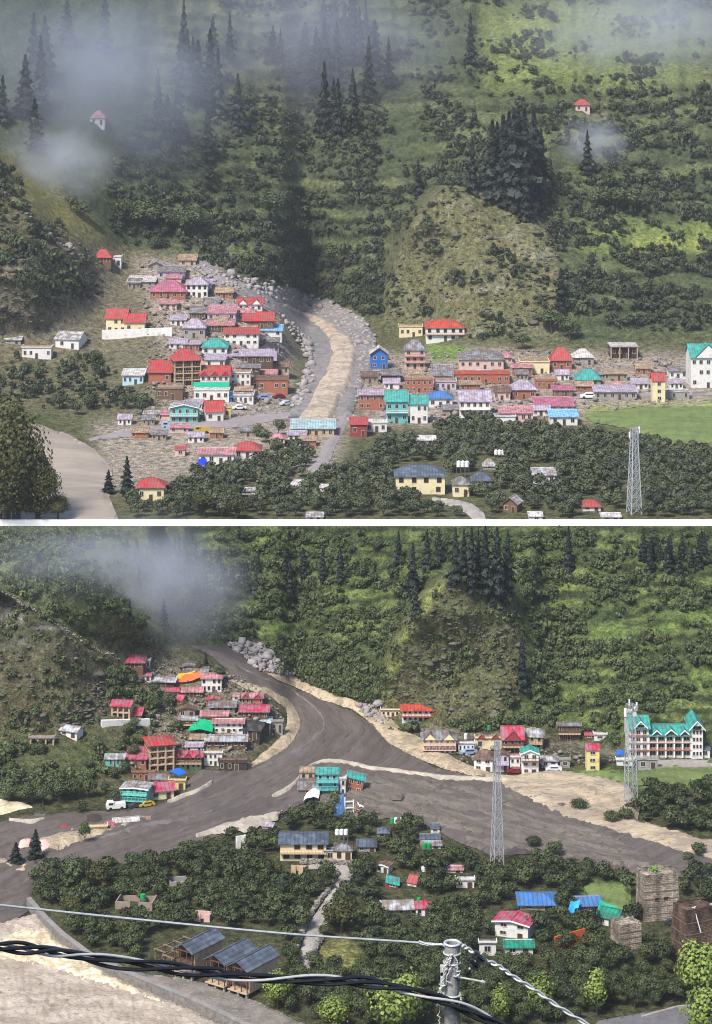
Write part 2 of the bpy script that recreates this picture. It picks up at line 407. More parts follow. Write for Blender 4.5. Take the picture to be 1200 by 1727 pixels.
def ground_material(name):
    m = bpy.data.materials.new(name); m.use_nodes = True; N = m.node_tree; P = N.nodes['Principled BSDF']
    P.inputs['Roughness'].default_value = .95; P.inputs['Specular IOR Level'].default_value = .15
    at = N.nodes.new('ShaderNodeAttribute'); at.attribute_name = 'soil'
    tc = N.nodes.new('ShaderNodeTexCoord')
    def noise(sc, d=5):
        n = N.nodes.new('ShaderNodeTexNoise'); n.inputs['Scale'].default_value = sc; n.inputs['Detail'].default_value = d; n.inputs['Roughness'].default_value = .7
        N.links.new(tc.outputs['Object'], n.inputs['Vector']); return n
    n1 = noise(.45); n2 = noise(.08, 3)
    m1 = N.nodes.new('ShaderNodeMapRange'); m1.inputs[1].default_value = .32; m1.inputs[2].default_value = .68; m1.inputs[3].default_value = .3; m1.inputs[4].default_value = 1.8
    N.links.new(n1.outputs['Fac'], m1.inputs[0])
    tint = N.nodes.new('ShaderNodeMix'); tint.data_type = 'RGBA'
    tint.inputs[6].default_value = (.85, .95, .9, 1); tint.inputs[7].default_value = (1.25, 1.1, .85, 1)
    N.links.new(n2.outputs['Fac'], tint.inputs[0])
    a = N.nodes.new('ShaderNodeVectorMath'); a.operation = 'MULTIPLY'; N.links.new(at.outputs['Vector'], a.inputs[0]); N.links.new(tint.outputs[2], a.inputs[1])
    b = N.nodes.new('ShaderNodeVectorMath'); b.operation = 'SCALE'; N.links.new(a.outputs[0], b.inputs[0]); N.links.new(m1.outputs[0], b.inputs['Scale'])
    N.links.new(b.outputs[0], P.inputs['Base Color'])
    n4 = noise(1.9, 8); m4 = N.nodes.new('ShaderNodeMapRange'); m4.inputs[1].default_value = .33; m4.inputs[2].default_value = .67; m4.inputs[3].default_value = .3; m4.inputs[4].default_value = 1.85; N.links.new(n4.outputs['Fac'], m4.inputs[0])
    b4 = N.nodes.new('ShaderNodeVectorMath'); b4.operation = 'SCALE'; N.links.new(b.outputs[0], b4.inputs[0]); N.links.new(m4.outputs[0], b4.inputs['Scale']); N.links.new(b4.outputs[0], P.inputs['Base Color'])
    n3 = noise(1.1); bp = N.nodes.new('ShaderNodeBump'); bp.inputs['Strength'].default_value = .8; bp.inputs['Distance'].default_value = 1.2
    N.links.new(n3.outputs['Fac'], bp.inputs['Height']); N.links.new(bp.outputs[0], P.inputs['Normal'])
    return m
GROUND = ground_material('hillside_ground')

def terrain(name, fl, front, back, kind='structure'):
    """front/back: extra rows of world points added beyond the near and the far edge of the field"""
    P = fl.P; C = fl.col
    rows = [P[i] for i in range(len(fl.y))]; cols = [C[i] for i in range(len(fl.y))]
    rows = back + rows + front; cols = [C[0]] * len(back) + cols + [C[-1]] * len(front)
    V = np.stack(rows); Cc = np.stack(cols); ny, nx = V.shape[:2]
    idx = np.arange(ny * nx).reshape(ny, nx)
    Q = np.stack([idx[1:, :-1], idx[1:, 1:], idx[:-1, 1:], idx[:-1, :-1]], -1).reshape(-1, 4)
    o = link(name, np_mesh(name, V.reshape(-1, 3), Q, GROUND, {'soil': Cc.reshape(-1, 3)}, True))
    return setp(o, kind=kind)
BORDER_Y = 722.0
def row_at(fl, Y, Z):
    e = np.zeros((len(fl.x), 3)); e[:, 0] = (fl.x - 600) / F * np.maximum(Y, 150) * 1.0; e[:, 1] = Y; e[:, 2] = Z; return e
near = [row_at(Lo, y, z) for y, z in ((440, -200), (380, -200.5), (310, -202), (200, -134), (100, -67.5), (46, -31), (15, -11), (-10, -3))]
fb = Lo.P[0].copy(); fb[:, 1] = np.maximum(fb[:, 1], BORDER_Y - .3); fb[:, 1] = BORDER_Y - .3; fb[:, 2] = np.minimum(fb[:, 2] - 3, -163)
fb2 = Lo.P[0].copy(); fb2[:, 1] += 1.5; fb2[:, 2] -= 1.0
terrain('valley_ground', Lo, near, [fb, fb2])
ub = Up.P[0].copy(); ub[:, 1] += 260; ub[:, 2] += 12
ub2 = Up.P[0].copy(); ub2[:, 1] += 700; ub2[:, 2] -= 60
uf = Up.P[-1].copy(); uf[:, 1] = BORDER_Y + .6; uf[:, 2] = -166
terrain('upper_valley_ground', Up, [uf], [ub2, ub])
print('depth lower top', Lo.P[0, ::60, 1].round(), 'upper', Up.P[60, ::60, 1].round(), Up.P[0, ::60, 1].round())

# ------------------------------------------------------------------ sheets laid over the ground
def natural(poly, amp, seed, seg=7):
    out = []
    n = len(poly)
    for i in range(n):
        a = np.array(poly[i], float); b = np.array(poly[(i + 1) % n], float); d = b - a; L = np.hypot(*d); k = max(1, int(L / seg))
        nrm = np.array((-d[1], d[0])) / (L + 1e-6)
        for j in range(k):
            p = a + d * j / k
            out.append(tuple(p + nrm * amp * 2 * float(fbm(np.array(p[0] / 18.0), np.array(p[1] / 18.0), seed))))
    return out
def strip(line, w):
    """polygon of the given width(s) along a line"""
    line = [np.array(p, float) for p in line]; L = []; Rr = []
    for i, p in enumerate(line):
        d = line[min(i + 1, len(line) - 1)] - line[max(i - 1, 0)]; n = np.array((-d[1], d[0])) / (np.hypot(*d) + 1e-6)
        ww = (w[i] if isinstance(w, (list, tuple)) else w) / 2
        L.append(tuple(p + n * ww)); Rr.append(tuple(p - n * ww))
    return L + Rr[::-1]
def ribbon(name, line, w, fl, m, lift, amp=1.5, seed=1, kind='structure'):
    """a narrow raised streak lying along a line"""
    line = np.array(line, float); ww = np.array(w if isinstance(w, (list, tuple)) else [w] * len(line), float)
    d = np.r_[0, np.cumsum(np.hypot(*np.diff(line, axis=0).T))]; n = max(8, int(d[-1] / 2.5)); t = np.linspace(0, d[-1], n)
    x = np.interp(t, d, line[:, 0]); y = np.interp(t, d, line[:, 1]); wd = np.interp(t, d, ww) * (1 + 1.3 * fbm(t / 14, t * 0 + seed, seed)); wd[0] = wd[-1] = .3
    k = np.ones(9) / 9; x[4:-4] = np.convolve(x, k, 'valid'); y[4:-4] = np.convolve(y, k, 'valid')
    y = y + amp * 1.6 * fbm(t / 22, t * 0 + 3, seed + 2)
    tx = np.gradient(x); ty = np.gradient(y); l = np.hypot(tx, ty) + 1e-6; nx, ny = -ty / l, tx / l
    rows = []
    for s, h in ((-.5, .35), (-.22, .9), (0, 1), (.22, .9), (.5, .35)):
        P = fl.at(x + nx * wd * s, y + ny * wd * s); P[:, 2] += lift * h + .12 * fbm(t / 4, t * 0 + s * 9, seed + 4); rows.append(P)
    V = np.stack(rows); idx = np.arange(V.shape[0] * n).reshape(V.shape[0], n)
    Q = np.stack([idx[:-1, :-1], idx[:-1, 1:], idx[1:, 1:], idx[1:, :-1]], -1).reshape(-1, 4)
    return setp(link(name, np_mesh(name, V.reshape(-1, 3), Q, m, None, True)), kind=kind)
def drape(name, poly, fl, m, lift, step=4, amp=3, seed=1, relief=0, rs=10, kind='structure', parent=None, flow=None):
    pl = np.array(natural(poly, amp, seed) if amp else poly)
    x0, y0 = pl.min(0) - step; x1, y1 = pl.max(0) + step
    x = np.arange(x0, x1 + step, step); y = np.arange(y0, y1 + step, step); GX, GY = np.meshgrid(x, y)
    ins = inpoly(GX, GY, [tuple(p) for p in pl])
    px = GX.ravel(); py = GY.ravel()
    best = np.full(px.shape, 1e9); bx = px.copy(); by = py.copy()
    for i in range(len(pl)):
        a = pl[i]; b = pl[(i + 1) % len(pl)]; d = b - a; l2 = d @ d + 1e-9
        near_ = (px > min(a[0], b[0]) - 2 * step) & (px < max(a[0], b[0]) + 2 * step) & (py > min(a[1], b[1]) - 2 * step) & (py < max(a[1], b[1]) + 2 * step)
        if not near_.any(): continue
        ii = np.nonzero(near_)[0]
        t = np.clip(((px[ii] - a[0]) * d[0] + (py[ii] - a[1]) * d[1]) / l2, 0, 1); qx = a[0] + t * d[0]; qy = a[1] + t * d[1]
        dd = np.hypot(px[ii] - qx, py[ii] - qy); k = dd < best[ii]; kk = ii[k]
        best[kk] = dd[k]; bx[kk] = qx[k]; by[kk] = qy[k]
    ins = ins.ravel(); snap = best < step * .74
    ok = ins | snap
    sx = np.where(snap, bx, px); sy = np.where(snap, by, py)
    idx = np.arange(px.size).reshape(GX.shape)
    Q = np.stack([idx[1:, :-1], idx[1:, 1:], idx[:-1, 1:], idx[:-1, :-1]], -1).reshape(-1, 4)
    core = (ins & ~snap)
    Q = Q[ok[Q].all(1) & (core[Q].any(1) | ins[Q].any(1))]
    used = np.unique(Q); remap = np.full(px.size, -1); remap[used] = np.arange(len(used))
    P = fl.at(sx[used], sy[used]); P[:, 2] += .08 + (lift - .08) * np.clip(best[used] / (1.2 if name in ('scum_line', 'mud_streak') else 9), 0, 1)
    if relief: P[:, 2] += relief * (1 + np.clip(fbm(sx[used] / rs, sy[used] / (rs * .5), seed + 5) * 2, -1, 1)) * np.clip(best[used] / 8, 0, 1)
    at = None
    if flow is not None:     # distances along and across the current, in metres
        q = np.array(flow, float); px_, py_ = sx[used], sy[used]; bd = np.full(px_.shape, 1e9); al = np.zeros(px_.shape); ac = np.zeros(px_.shape); s0 = 0
        for i in range(len(q) - 1):
            d = (q[i + 1] - q[i]) * np.array((.15, .5)); l_ = np.hypot(*d); rx = (px_ - q[i][0]) * .15; ry = (py_ - q[i][1]) * .5
            t_ = np.clip((rx * d[0] + ry * d[1]) / l_ ** 2, 0, 1); ex = rx - t_ * d[0]; ey = ry - t_ * d[1]; dd = np.hypot(ex, ey); k_ = dd < bd
            bd[k_] = dd[k_]; al[k_] = s0 + t_[k_] * l_; ac[k_] = (np.sign(ex * d[1] - ey * d[0]) * dd)[k_]; s0 += l_
        at = {'current': np.stack([al, ac, np.zeros_like(al)], -1)}
    me = np_mesh(name, P, remap[Q], m, at, True)
    return setp(link(name, me, parent), kind=kind)
# ------------------------------------------------------------------ mud, sand, water, paths
def sheet_mat(name, c1, c2, c3=None, s1=.12, s2=1.2, rough=.7, bump=.5, bs=1.5, spec=.3, stretch=(1, 1, 1), lo=.42, hi=.6, rot=0, flow=False):
    m = bpy.data.materials.new(name); m.use_nodes = True; N = m.node_tree; P = N.nodes['Principled BSDF']
    P.inputs['Roughness'].default_value = rough; P.inputs['Specular IOR Level'].default_value = spec
    tc = N.nodes.new('ShaderNodeTexCoord'); mp = N.nodes.new('ShaderNodeMapping'); mp.inputs['Scale'].default_value = stretch; mp.inputs['Rotation'].default_value = (0, 0, rot)
    N.links.new(tc.outputs['Object'], mp.inputs['Vector'])
    if flow:
        fa = N.nodes.new('ShaderNodeAttribute'); fa.attribute_name = 'current'; N.links.new(fa.outputs['Vector'], mp.inputs['Vector'])
    def noise(sc, d=6):
        n = N.nodes.new('ShaderNodeTexNoise'); n.inputs['Scale'].default_value = sc; n.inputs['Detail'].default_value = d; n.inputs['Roughness'].default_value = .68
        n.inputs['Distortion'].default_value = .6
        N.links.new(mp.outputs[0], n.inputs['Vector']); return n
    a = noise(s1); b = noise(s2)
    r1 = N.nodes.new('ShaderNodeMapRange'); r1.inputs[1].default_value = lo; r1.inputs[2].default_value = hi; N.links.new(a.outputs['Fac'], r1.inputs[0])
    mx = N.nodes.new('ShaderNodeMix'); mx.data_type = 'RGBA'; mx.inputs[6].default_value = (*c1, 1); mx.inputs[7].default_value = (*c2, 1); N.links.new(r1.outputs[0], mx.inputs[0])
    out = mx.outputs[2]
    if c3 is not None:
        r2 = N.nodes.new('ShaderNodeMapRange'); r2.inputs[1].default_value = .54; r2.inputs[2].default_value = .68; N.links.new(b.outputs['Fac'], r2.inputs[0])
        m2 = N.nodes.new('ShaderNodeMix'); m2.data_type = 'RGBA'; m2.inputs[7].default_value = (*c3, 1); N.links.new(r2.outputs[0], m2.inputs[0]); N.links.new(out, m2.inputs[6]); out = m2.outputs[2]
    N.links.new(out, P.inputs['Base Color'])
    n3 = noise(bs); bp = N.nodes.new('ShaderNodeBump'); bp.inputs['Strength'].default_value = bump; bp.inputs['Distance'].default_value = .5
    N.links.new(n3.outputs['Fac'], bp.inputs['Height']); N.links.new(bp.outputs[0], P.inputs['Normal'])
    return m
M_MUD = sheet_mat('wet_mud', (.096, .078, .066), (.132, .110, .095), (.062, .050, .043), .22, 1.1, .55, .7, 1.4, .3, (.12, 1, 1), flow=True)
M_MUDL = sheet_mat('pale_mud_scum', (.17, .148, .135), (.10, .086, .08), (.08, .068, .063), .2, 1.2, .7, .4, 2)  # paler mud colour, also paints the sheen on the flow
M_SAND = sheet_mat('pale_silt', (.50, .40, .27), (.32, .25, .17), (.15, .115, .085), .25, 1.3, .85, .9, 1.6, lo=.44, hi=.56)
M_SILT = sheet_mat('silt_and_mud', (.46, .37, .255), (.30, .24, .175), (.14, .112, .09), .12, 1.0, .85, .9, 1.4, stretch=(.4, 1, 1), rot=-.3, lo=.44, hi=.56)
M_RUBM = sheet_mat('stony_mud', (.105, .087, .073), (.185, .155, .125), (.070, .058, .050), .25, 1.3, .85, .9, 1.3, stretch=(.25, 1, 1), flow=True)
M_FOAM = sheet_mat('scum_line', (.44, .39, .31), (.30, .26, .21), (.24, .20, .17), .3, 2, .85, .5, 2)
M_RIV = sheet_mat('turbid_river', (.38, .305, .235), (.56, .475, .38), (.19, .145, .11), .16, 1.3, .45, 1.0, 1.6, .35, (.6, 1.3, 1), rot=.25)
M_WHITE = sheet_mat('river_foam', (.80, .70, .50), (.52, .41, .26), (.34, .25, .16), .35, 1.6, .6, 1.0, 1.6, stretch=(.5, 1.2, 1), rot=.45)
M_PATH = sheet_mat('earth_path', (.36, .33, .30), (.28, .25, .22), (.22, .19, .16), .2, 1.5, .9, .4, 2)
M_ASPH = sheet_mat('grey_road', (.15, .145, .15), (.11, .105, .11), None, .3, 2, .9, .3, 3)
M_GRAV = sheet_mat('gravel_bank', (.24, .21, .18), (.15, .13, .11), (.33, .30, .27), .15, 1.6, .9, .8, 2)
M_FIELD = sheet_mat('green_crop', (.15, .195, .060), (.095, .135, .042), (.22, .25, .09), .2, 1.2, .9, .9, 1.2, stretch=(.3, 1, 1))
M_CHAN = sheet_mat('stream_gravel', (.46, .37, .28), (.30, .24, .19), (.16, .135, .12), .14, .6, .85, .9, .8, lo=.46, hi=.56)
M_BOULD = sheet_mat('boulder_bank', (.17, .155, .15), (.25, .23, .22), (.09, .082, .08), .2, .9, .9, 1.0, .7)
M_UPRIV = sheet_mat('grey_river', (.36, .30, .235), (.26, .215, .175), None, .05, .4, .35, .4, .6, .35, (.5, 1.3, 1))
M_ROADU = sheet_mat('dusty_road', (.27, .235, .23), (.22, .195, .19), None, .15, 1, .9, .3, 2)

FLOW = [(310,1080),(345,1092),(400,1112),(470,1165),(520,1198),(552,1236),(520,1272),(440,1312),(330,1362),(200,1410),(80,1452),(0,1500),(-200,1560)]
MUD = [(318,1088),(345,1100),(385,1130),(395,1150),(440,1162),(480,1182),(503,1204),(507,1225),(497,1246),(470,1270),(440,1286),(415,1300),(380,1303),(340,1299),(318,1315),(312,1338),(282,1352),(250,1362),(200,1370),(150,1370),(60,1373),(0,1386),(-200,1395),
       (-200,1572),(0,1572),(50,1535),(58,1490),(95,1470),(160,1462),(230,1455),(320,1425),(400,1400),(450,1385),(500,1360),(520,1350),(600,1385),(690,1380),(760,1415),(830,1445),(900,1440),(1000,1460),(1060,1472),(1100,1484),(1200,1476),(1400,1476),
       (1400,1465),(1200,1445),(1100,1415),(1000,1350),(950,1318),(860,1314),(800,1309),(730,1294),(690,1273),(655,1252),(628,1222),(590,1200),(540,1180),(470,1150),(432,1128),(400,1096),(350,1087)]
drape('mud_flow', MUD, Lo, M_MUD, .25, 4, 2.5, 3, .4, 10, flow=FLOW)
drape('stony_mud_field', [(560,1292),(620,1299),(720,1312),(800,1321),(870,1334),(930,1366),(1050,1416),(1110,1452),(1220,1462),(1220,1474),(1060,1470),(900,1440),(820,1440),(760,1410),(690,1378),(600,1384),(530,1352),(505,1330),(520,1305)], Lo, M_RUBM, .5, 3, 3, 4, .3, 6, flow=[(500,1300),(600,1315),(720,1345),(860,1385),(1000,1425),(1200,1465)])
drape('silt_bank', strip([(405,1093),(440,1122),(475,1143),(545,1172),(600,1192),(636,1213),(665,1242),(705,1262),(750,1284),(800,1303),(850,1312)], [6,14,13,17,15,26,36,32,24,14,4]), Lo, M_SAND, .5, 3, 2.5, 5, .3)
drape('silt_bank', strip([(385,1146),(420,1158),(455,1168),(488,1192),(497,1222),(482,1250),(450,1276),(418,1296)], [6,10,12,16,24,20,16,6]), Lo, M_SAND, .5, 3, 3, 6, .4)
drape('silt_field', [(840,1311),(900,1303),(945,1299),(1010,1311),(1060,1324),(1078,1362),(1075,1385),(1150,1405),(1220,1424),(1400,1440),(1400,1474),(1220,1456),(1150,1446),(1085,1422),(1015,1402),(950,1384),(890,1356),(850,1334)], Lo, M_SILT, .7, 4, 4, 7, .5, 16)
drape('silt_patch', [(940,1330),(1000,1320),(1050,1345),(1060,1375),(1010,1378),(950,1352)], Lo, M_SAND, .95, 4, 5, 8, .3)
ribbon('scum_line', [(508,1312),(520,1296),(548,1287),(580,1289),(620,1298),(680,1306),(740,1314),(800,1318),(860,1320),(930,1328)], [2,3,5,4,5,5,6,6,7,5], Lo, M_FOAM, 1.25, 1.5, 43)
ribbon('scum_line', [(282,1358),(310,1346),(335,1338),(358,1322)], [2,6,8,4], Lo, M_FOAM, 1.25, 1.5, 15)
ribbon('scum_line', [(458,1348),(480,1338),(500,1322),(507,1312)], [3,7,5,3], Lo, M_FOAM, 1.25, 1.5, 15)
ribbon('scum_line', [(330,1415),(370,1402),(420,1392),(470,1378)], [3,12,26,10], Lo, M_FOAM, 1.25, 1.5, 18)
ribbon('mud_streak', [(400,1128),(440,1145),(490,1165),(525,1192),(545,1212),(548,1232),(520,1258),(470,1285),(420,1305)], [2,4,4,5,7,9,10,8,3], Lo, M_MUDL, .85, 1.5, 31)  # sheen down the middle of the flow, painted as pale mud
ribbon('mud_streak', [(150,1422),(230,1398),(310,1385),(360,1372)], [3,12,16,5], Lo, M_MUDL, .85, 1.5, 17)
drape('silt_bank', [(62,1418),(100,1404),(180,1398),(235,1380),(255,1376),(215,1396),(160,1418),(135,1428),(95,1442),(70,1440)], Lo, M_SAND, .8, 3, 2.5, 15, .4)
drape('silt_bank', [(-100,1440),(10,1444),(30,1462),(20,1470),(-100,1468)], Lo, M_SAND, .8, 3, 2, 16)
drape('sandy_water', [(-200,1345),(0,1349),(42,1354),(58,1362),(30,1368),(0,1376),(-200,1386)], Lo, M_WHITE, .5, 3, 1.5, 17)
ribbon('scum_line', [(15,1388),(45,1391),(75,1386)], [3,6,2], Lo, M_FOAM, 1.25, 1.5, 49)
RIVER = [(-220,1560),(0,1556),(40,1546),(62,1540),(105,1590),(185,1645),(290,1690),(390,1738),(420,1763),(-220,1763)]
drape('river', RIVER, Lo, M_RIV, .35, 3, 2, 19, .55, 6)
drape('river_foam', [(-220,1600),(0,1590),(20,1575),(50,1566),(82,1568),(100,1592),(180,1646),(260,1684),(330,1716),(300,1712),(200,1678),(140,1662),(100,1648),(40,1632),(0,1628),(-220,1640)], Lo, M_WHITE, .6, 3, 4, 20, .8, 7)
drape('gravel_bank', [(165,1612),(230,1640),(300,1650),(360,1662),(430,1690),(520,1730),(560,1763),(460,1763),(330,1695),(230,1655),(150,1618)], Lo, M_GRAV, .3, 4, 3, 21, .3)
PATH = [(520,1463),(556,1461),(580,1468),(583,1480),(572,1500),(556,1520),(545,1538),(533,1556),(526,1575),(520,1600),(508,1640)]
drape('earth_path', strip(PATH, [6,14,20,24,22,18,18,20,24,24,20]), Lo, M_PATH, .3, 3, 1.2, 22)
drape('grey_road', [(1010,1722),(1140,1698),(1300,1690),(1300,1763),(960,1763)], Lo, M_ASPH, .3, 4, 1, 23)
drape('green_field', [(940,1304),(1000,1301),(1065,1306),(1120,1296),(1300,1292),(1300,1322),(1100,1326),(1055,1322),(1000,1312)], Lo, M_FIELD, .35, 4, 3, 24, .8, 5)
drape('green_field', [(982,1492),(1060,1490),(1070,1545),(1010,1548)], Lo, M_FIELD, .35, 4, 3, 25, .8, 5)

# upper valley, before the flood
STREAM = [(420,494),(455,505),(500,520),(560,545),(598,575),(606,600),(598,630),(585,665),(572,698),(556,722),(500,720),(512,692),(530,655),(548,625),(560,600),(548,570),(520,545),(480,522)]
drape('boulder_bank', [(300,432),(345,436),(380,465),(420,482),(500,490),(560,508),(610,535),(636,575),(628,625),(605,662),(592,706),(484,706),(505,655),(520,610),(508,570),(470,530),(420,505),(360,480)], Up, M_BOULD, .4, 4, 3, 31, .6, 6)
drape('stream_bed', STREAM, Up, M_CHAN, 1.7, 3, 6, 32, .7, 5)
drape('grey_river', [(-260,745),(60,716),(120,735),(160,760),(190,790),(185,840),(200,880),(-260,880)], Up, M_UPRIV, .5, 4, 3, 33)
drape('dusty_road', strip([(598,640),(590,680),(578,712),(560,745),(545,775),(528,800)], [8,10,16,18,22,24]), Up, M_ROADU, .7, 3, 1, 34)
drape('dusty_road', strip([(150,742),(210,732),(300,722),(400,712),(480,700),(560,700),(640,712)], [4,12,18,18,14,12,8]), Up, M_ROADU, .6, 3, 1.5, 35)
drape('earth_path', strip([(728,842),(760,848),(790,858),(806,872),(808,882)], [6,12,18,22,24]), Up, M_PATH, .5, 3, 1, 36)
drape('green_field', [(985,700),(1060,690),(1300,682),(1300,748),(1130,750),(1070,728),(1000,712)], Up, M_FIELD, .5, 4, 4, 37, .8, 5)
drape('dusty_road', strip([(640,700),(760,684),(860,675),(1000,668),(1200,664),(1300,664)], [6,7,7,6,5,5]), Up, M_ROADU, .6, 3, 1.5, 38)

# white border strip between the two views, built as a wall
b = MB()
zt = -876.6 / F * BORDER_Y; zb = zt - 11
b.box(-150, 150, BORDER_Y, BORDER_Y + .5, zb, zt)
dw = b.obj('dividing_wall', mat('wall_whitewash', (.92, .92, .92), rough=.7, var=.02, scale=.1))
setp(dw, 'long straight plain white wall between the upper valley and the lower valley', 'wall')

# stone river wall with its coping
RW = [(48,1528),(75,1560),(105,1588),(150,1622),(200,1648),(260,1672),(320,1698),(380,1726),(450,1760)]
rw = empty('river_wall', Lo.v(200, 1648), 0, 'long grey stone embankment wall between the brown river and the gravel bank', 'wall')
o0 = rw.location
b = MB(); cp = MB()
for i in range(len(RW) - 1):
    p = Lo.v(*RW[i]) - o0; q = Lo.v(*RW[i+1]) - o0; d = (q - p).normalized(); n = Vector((-d.y, d.x, 0)) * .5
    def hh(v, z): return (v.x, v.y, v.z + z)
    b.frustum([hh(p - n*1.6, -1), hh(q - n*1.6, -1), hh(q + n, -1), hh(p + n, -1)], [hh(p - n*.8, 1.7), hh(q - n*.8, 1.7), hh(q + n, 1.7), hh(p + n, 1.7)])
    cp.frustum([hh(p - n, 1.7), hh(q - n, 1.7), hh(q + n*1.2, 1.7), hh(p + n*1.2, 1.7)], [hh(p - n, 1.95), hh(q - n, 1.95), hh(q + n*1.2, 1.95), hh(p + n*1.2, 1.95)])
b.obj('wall_face', mat('river_wall_stone', (.16, .145, .13), rough=.9, var=.4, scale=1.2, bump=.6, bscale=3), rw)
cp.obj('coping', mat('river_wall_coping', (.22, .205, .19), rough=.9, var=.25), rw)
# ------------------------------------------------------------------ houses
WCACHE = {}
def win_me(w_, h_, fm, key):
    k = (round(w_, 1), round(h_, 1), key)
    if k not in WCACHE:
        w2, h2 = k[0] / 2, k[1] / 2; t = min(.14, w2 * .2); b = MB()
        b.box(-w2, -w2 + t, -.06, .02, -h2, h2, 0); b.box(w2 - t, w2, -.06, .02, -h2, h2, 0)
        b.box(-w2 + t, w2 - t, -.06, .02, h2 - t, h2, 0); b.box(-w2 + t, w2 - t, -.10, .02, -h2, -h2 + t, 0)
        b.box(-w2 + t, w2 - t, -.015, .01, -h2 + t, h2 - t, 1)
        if w2 > .45: b.box(-.04, .04, -.05, -.016, -h2 + t, h2 - t, 0)
        WCACHE[k] = b.me('window', [fm, GLASS])
    return WCACHE[k]
DCACHE = {}
def door_me(w_, h_, fm, key):
    k = (round(w_, 1), round(h_, 1), key)
    if k not in DCACHE:
        b = MB(); w2 = k[0] / 2
        b.box(-w2, w2, -.04, .02, 0, k[1], 0); b.box(-w2 - .08, -w2, -.08, .02, 0, k[1] + .08, 1); b.box(w2, w2 + .08, -.08, .02, 0, k[1] + .08, 1); b.box(-w2, w2, -.08, .02, k[1], k[1] + .08, 1)
        DCACHE[k] = b.me('door', [mat('dark_door', lin('4a3a30'), var=.3), fm])
    return DCACHE[k]
HR = random.Random(21)
HOUSES = []   # footprints in both valleys, kept clear of trees
def house(fl, x0, x1, yt, ye, yb, roof, rc, wc, floors=1, nw=3, label='', yaw=0, d=None, bal=None, cat='house', name='house', wall2=None, open_=False, side=1, tank=None, gables=0, frame='', rail='', sink=2.5, tilt=0, door=True, gcol=None):
    t = yb / F; xc = (x0 + x1) / 2
    if d is None:
        wpx = x1 - x0
        d = {'gx': 1.1 * (ye - yt) / t, 'hip': 1.1 * (ye - yt) / t, 'shed': .6 * (ye - yt) / t, 'gy': .6 * (ye - yt) / t, 'flat': .9 * (ye - yt) / t}[roof]
        d = min(max(d, 14), .95 * wpx + 6)
    rise = {'gx': (ye - yt) - t * d / 2, 'hip': (ye - yt) - t * d / 2, 'shed': (ye - yt) - t * d, 'gy': (ye - yt) - t * d, 'flat': 1.0}[roof]
    rise = max(rise, 2.0 if roof != 'flat' else 1.0)
    p = fl.v(xc, yb); k = p.y / F
    W = (x1 - x0) * k; H = (yb - ye) * k; D = d * k; rise *= k
    ov = min(.07 * W, .6) if roof != 'flat' else .25
    wW = W - 2 * ov; wD = max(D - 2 * ov, D * .6)
    suffix = ' in the upper valley' if fl is Up else ' in the lower valley'
    loc = Vector((p.x, p.y, p.z)) + Matrix.Rotation(R(yaw), 3, 'Z') @ Vector((0, wD / 2, 0))
    if len((label + suffix).split()) > 16: suffix = ', upper valley' if fl is Up else ', lower valley'
    root = empty(name, loc, R(yaw), label + suffix, cat)
    if tilt: root.rotation_euler[1] = R(tilt)
    HOUSES.append((fl, x0, x1, yt, yb))
    x_, y_ = wW / 2, wD / 2
    fm = {'': FRAME, 'brown': FRAMED, 'white': WHITEP}[frame]
    # walls, storey by storey when they differ
    b = MB()
    nsp = max(1, floors); fh = H / nsp
    if open_:   # concrete frame left open: slabs, posts and a set-back wall
        for i in range(nsp): b.box(-x_, x_, -y_ , y_, i * fh + fh - .28, i * fh + fh, 1)
        for i in range(4):
            xx = -x_ + .25 + (wW - .5) * i / 3
            b.box(xx - .2, xx + .2, -y_ + .02, -y_ + .4, -sink, H - .29 - 0, 1)
        b.box(-x_ + .02, x_ - .02, -y_ + 1.6, y_ - .02, -sink, H - .3, 0)
        b.obj('wall', [wm(wc), wm(wall2 or 'beige')], root)
        fy = -y_ + 1.6
    else:
        b.box(-x_, x_, -y_, y_, -sink, H if nsp == 1 or not wall2 else fh, 0)
        if wall2 and nsp > 1: b.box(-x_ - .02, x_ + .02, -y_ - .02, y_ + .02, fh, H, 1)
        if roof == 'gy': b.mesh([(-x_, -y_, H), (x_, -y_, H), (0, -y_, H + rise * wW / W), (-x_, y_, H), (x_, y_, H), (0, y_, H + rise * wW / W)], [(0, 1, 2), (5, 4, 3)], 1 if wall2 else 0)
        if roof == 'gx': b.mesh([(-x_, -y_, H), (-x_, y_, H), (-x_, 0, H + rise * wD / D), (x_, -y_, H), (x_, y_, H), (x_, 0, H + rise * wD / D)], [(2, 1, 0), (3, 4, 5)], 1 if wall2 else 0)
        if roof == 'shed':
            b.mesh([(-x_, -y_, H), (-x_, y_, H), (-x_, y_, H + rise), (x_, -y_, H), (x_, y_, H), (x_, y_, H + rise)], [(2, 1, 0), (3, 4, 5), (1, 2, 5, 4)], 1 if wall2 else 0)
        b.obj('wall', [wm(wc), wm(wall2 or wc)], root)
        fy = -y_
    # roof
    X, Y_ = W / 2, max(D / 2, wD / 2 + .1); e = H - .05; th = .16; b = MB()
    if roof == 'gx':
        b.slab([(-X, -Y_, e), (X, -Y_, e), (X, 0, e + rise), (-X, 0, e + rise)], th); b.slab([(-X, 0, e + rise), (X, 0, e + rise), (X, Y_, e), (-X, Y_, e)], th)
        rr = b.obj('roof', rm(rc), root); c = MB(); c.box(-X, X, -.16, .16, e + rise - .02, e + rise + .1); c.obj('ridge_cap', rm(rc), rr)
    elif roof == 'gy':
        b.slab([(-X, -Y_, e), (0, -Y_, e + rise), (0, Y_, e + rise), (-X, Y_, e)][::-1], th); b.slab([(0, -Y_, e + rise), (X, -Y_, e), (X, Y_, e), (0, Y_, e + rise)][::-1], th)
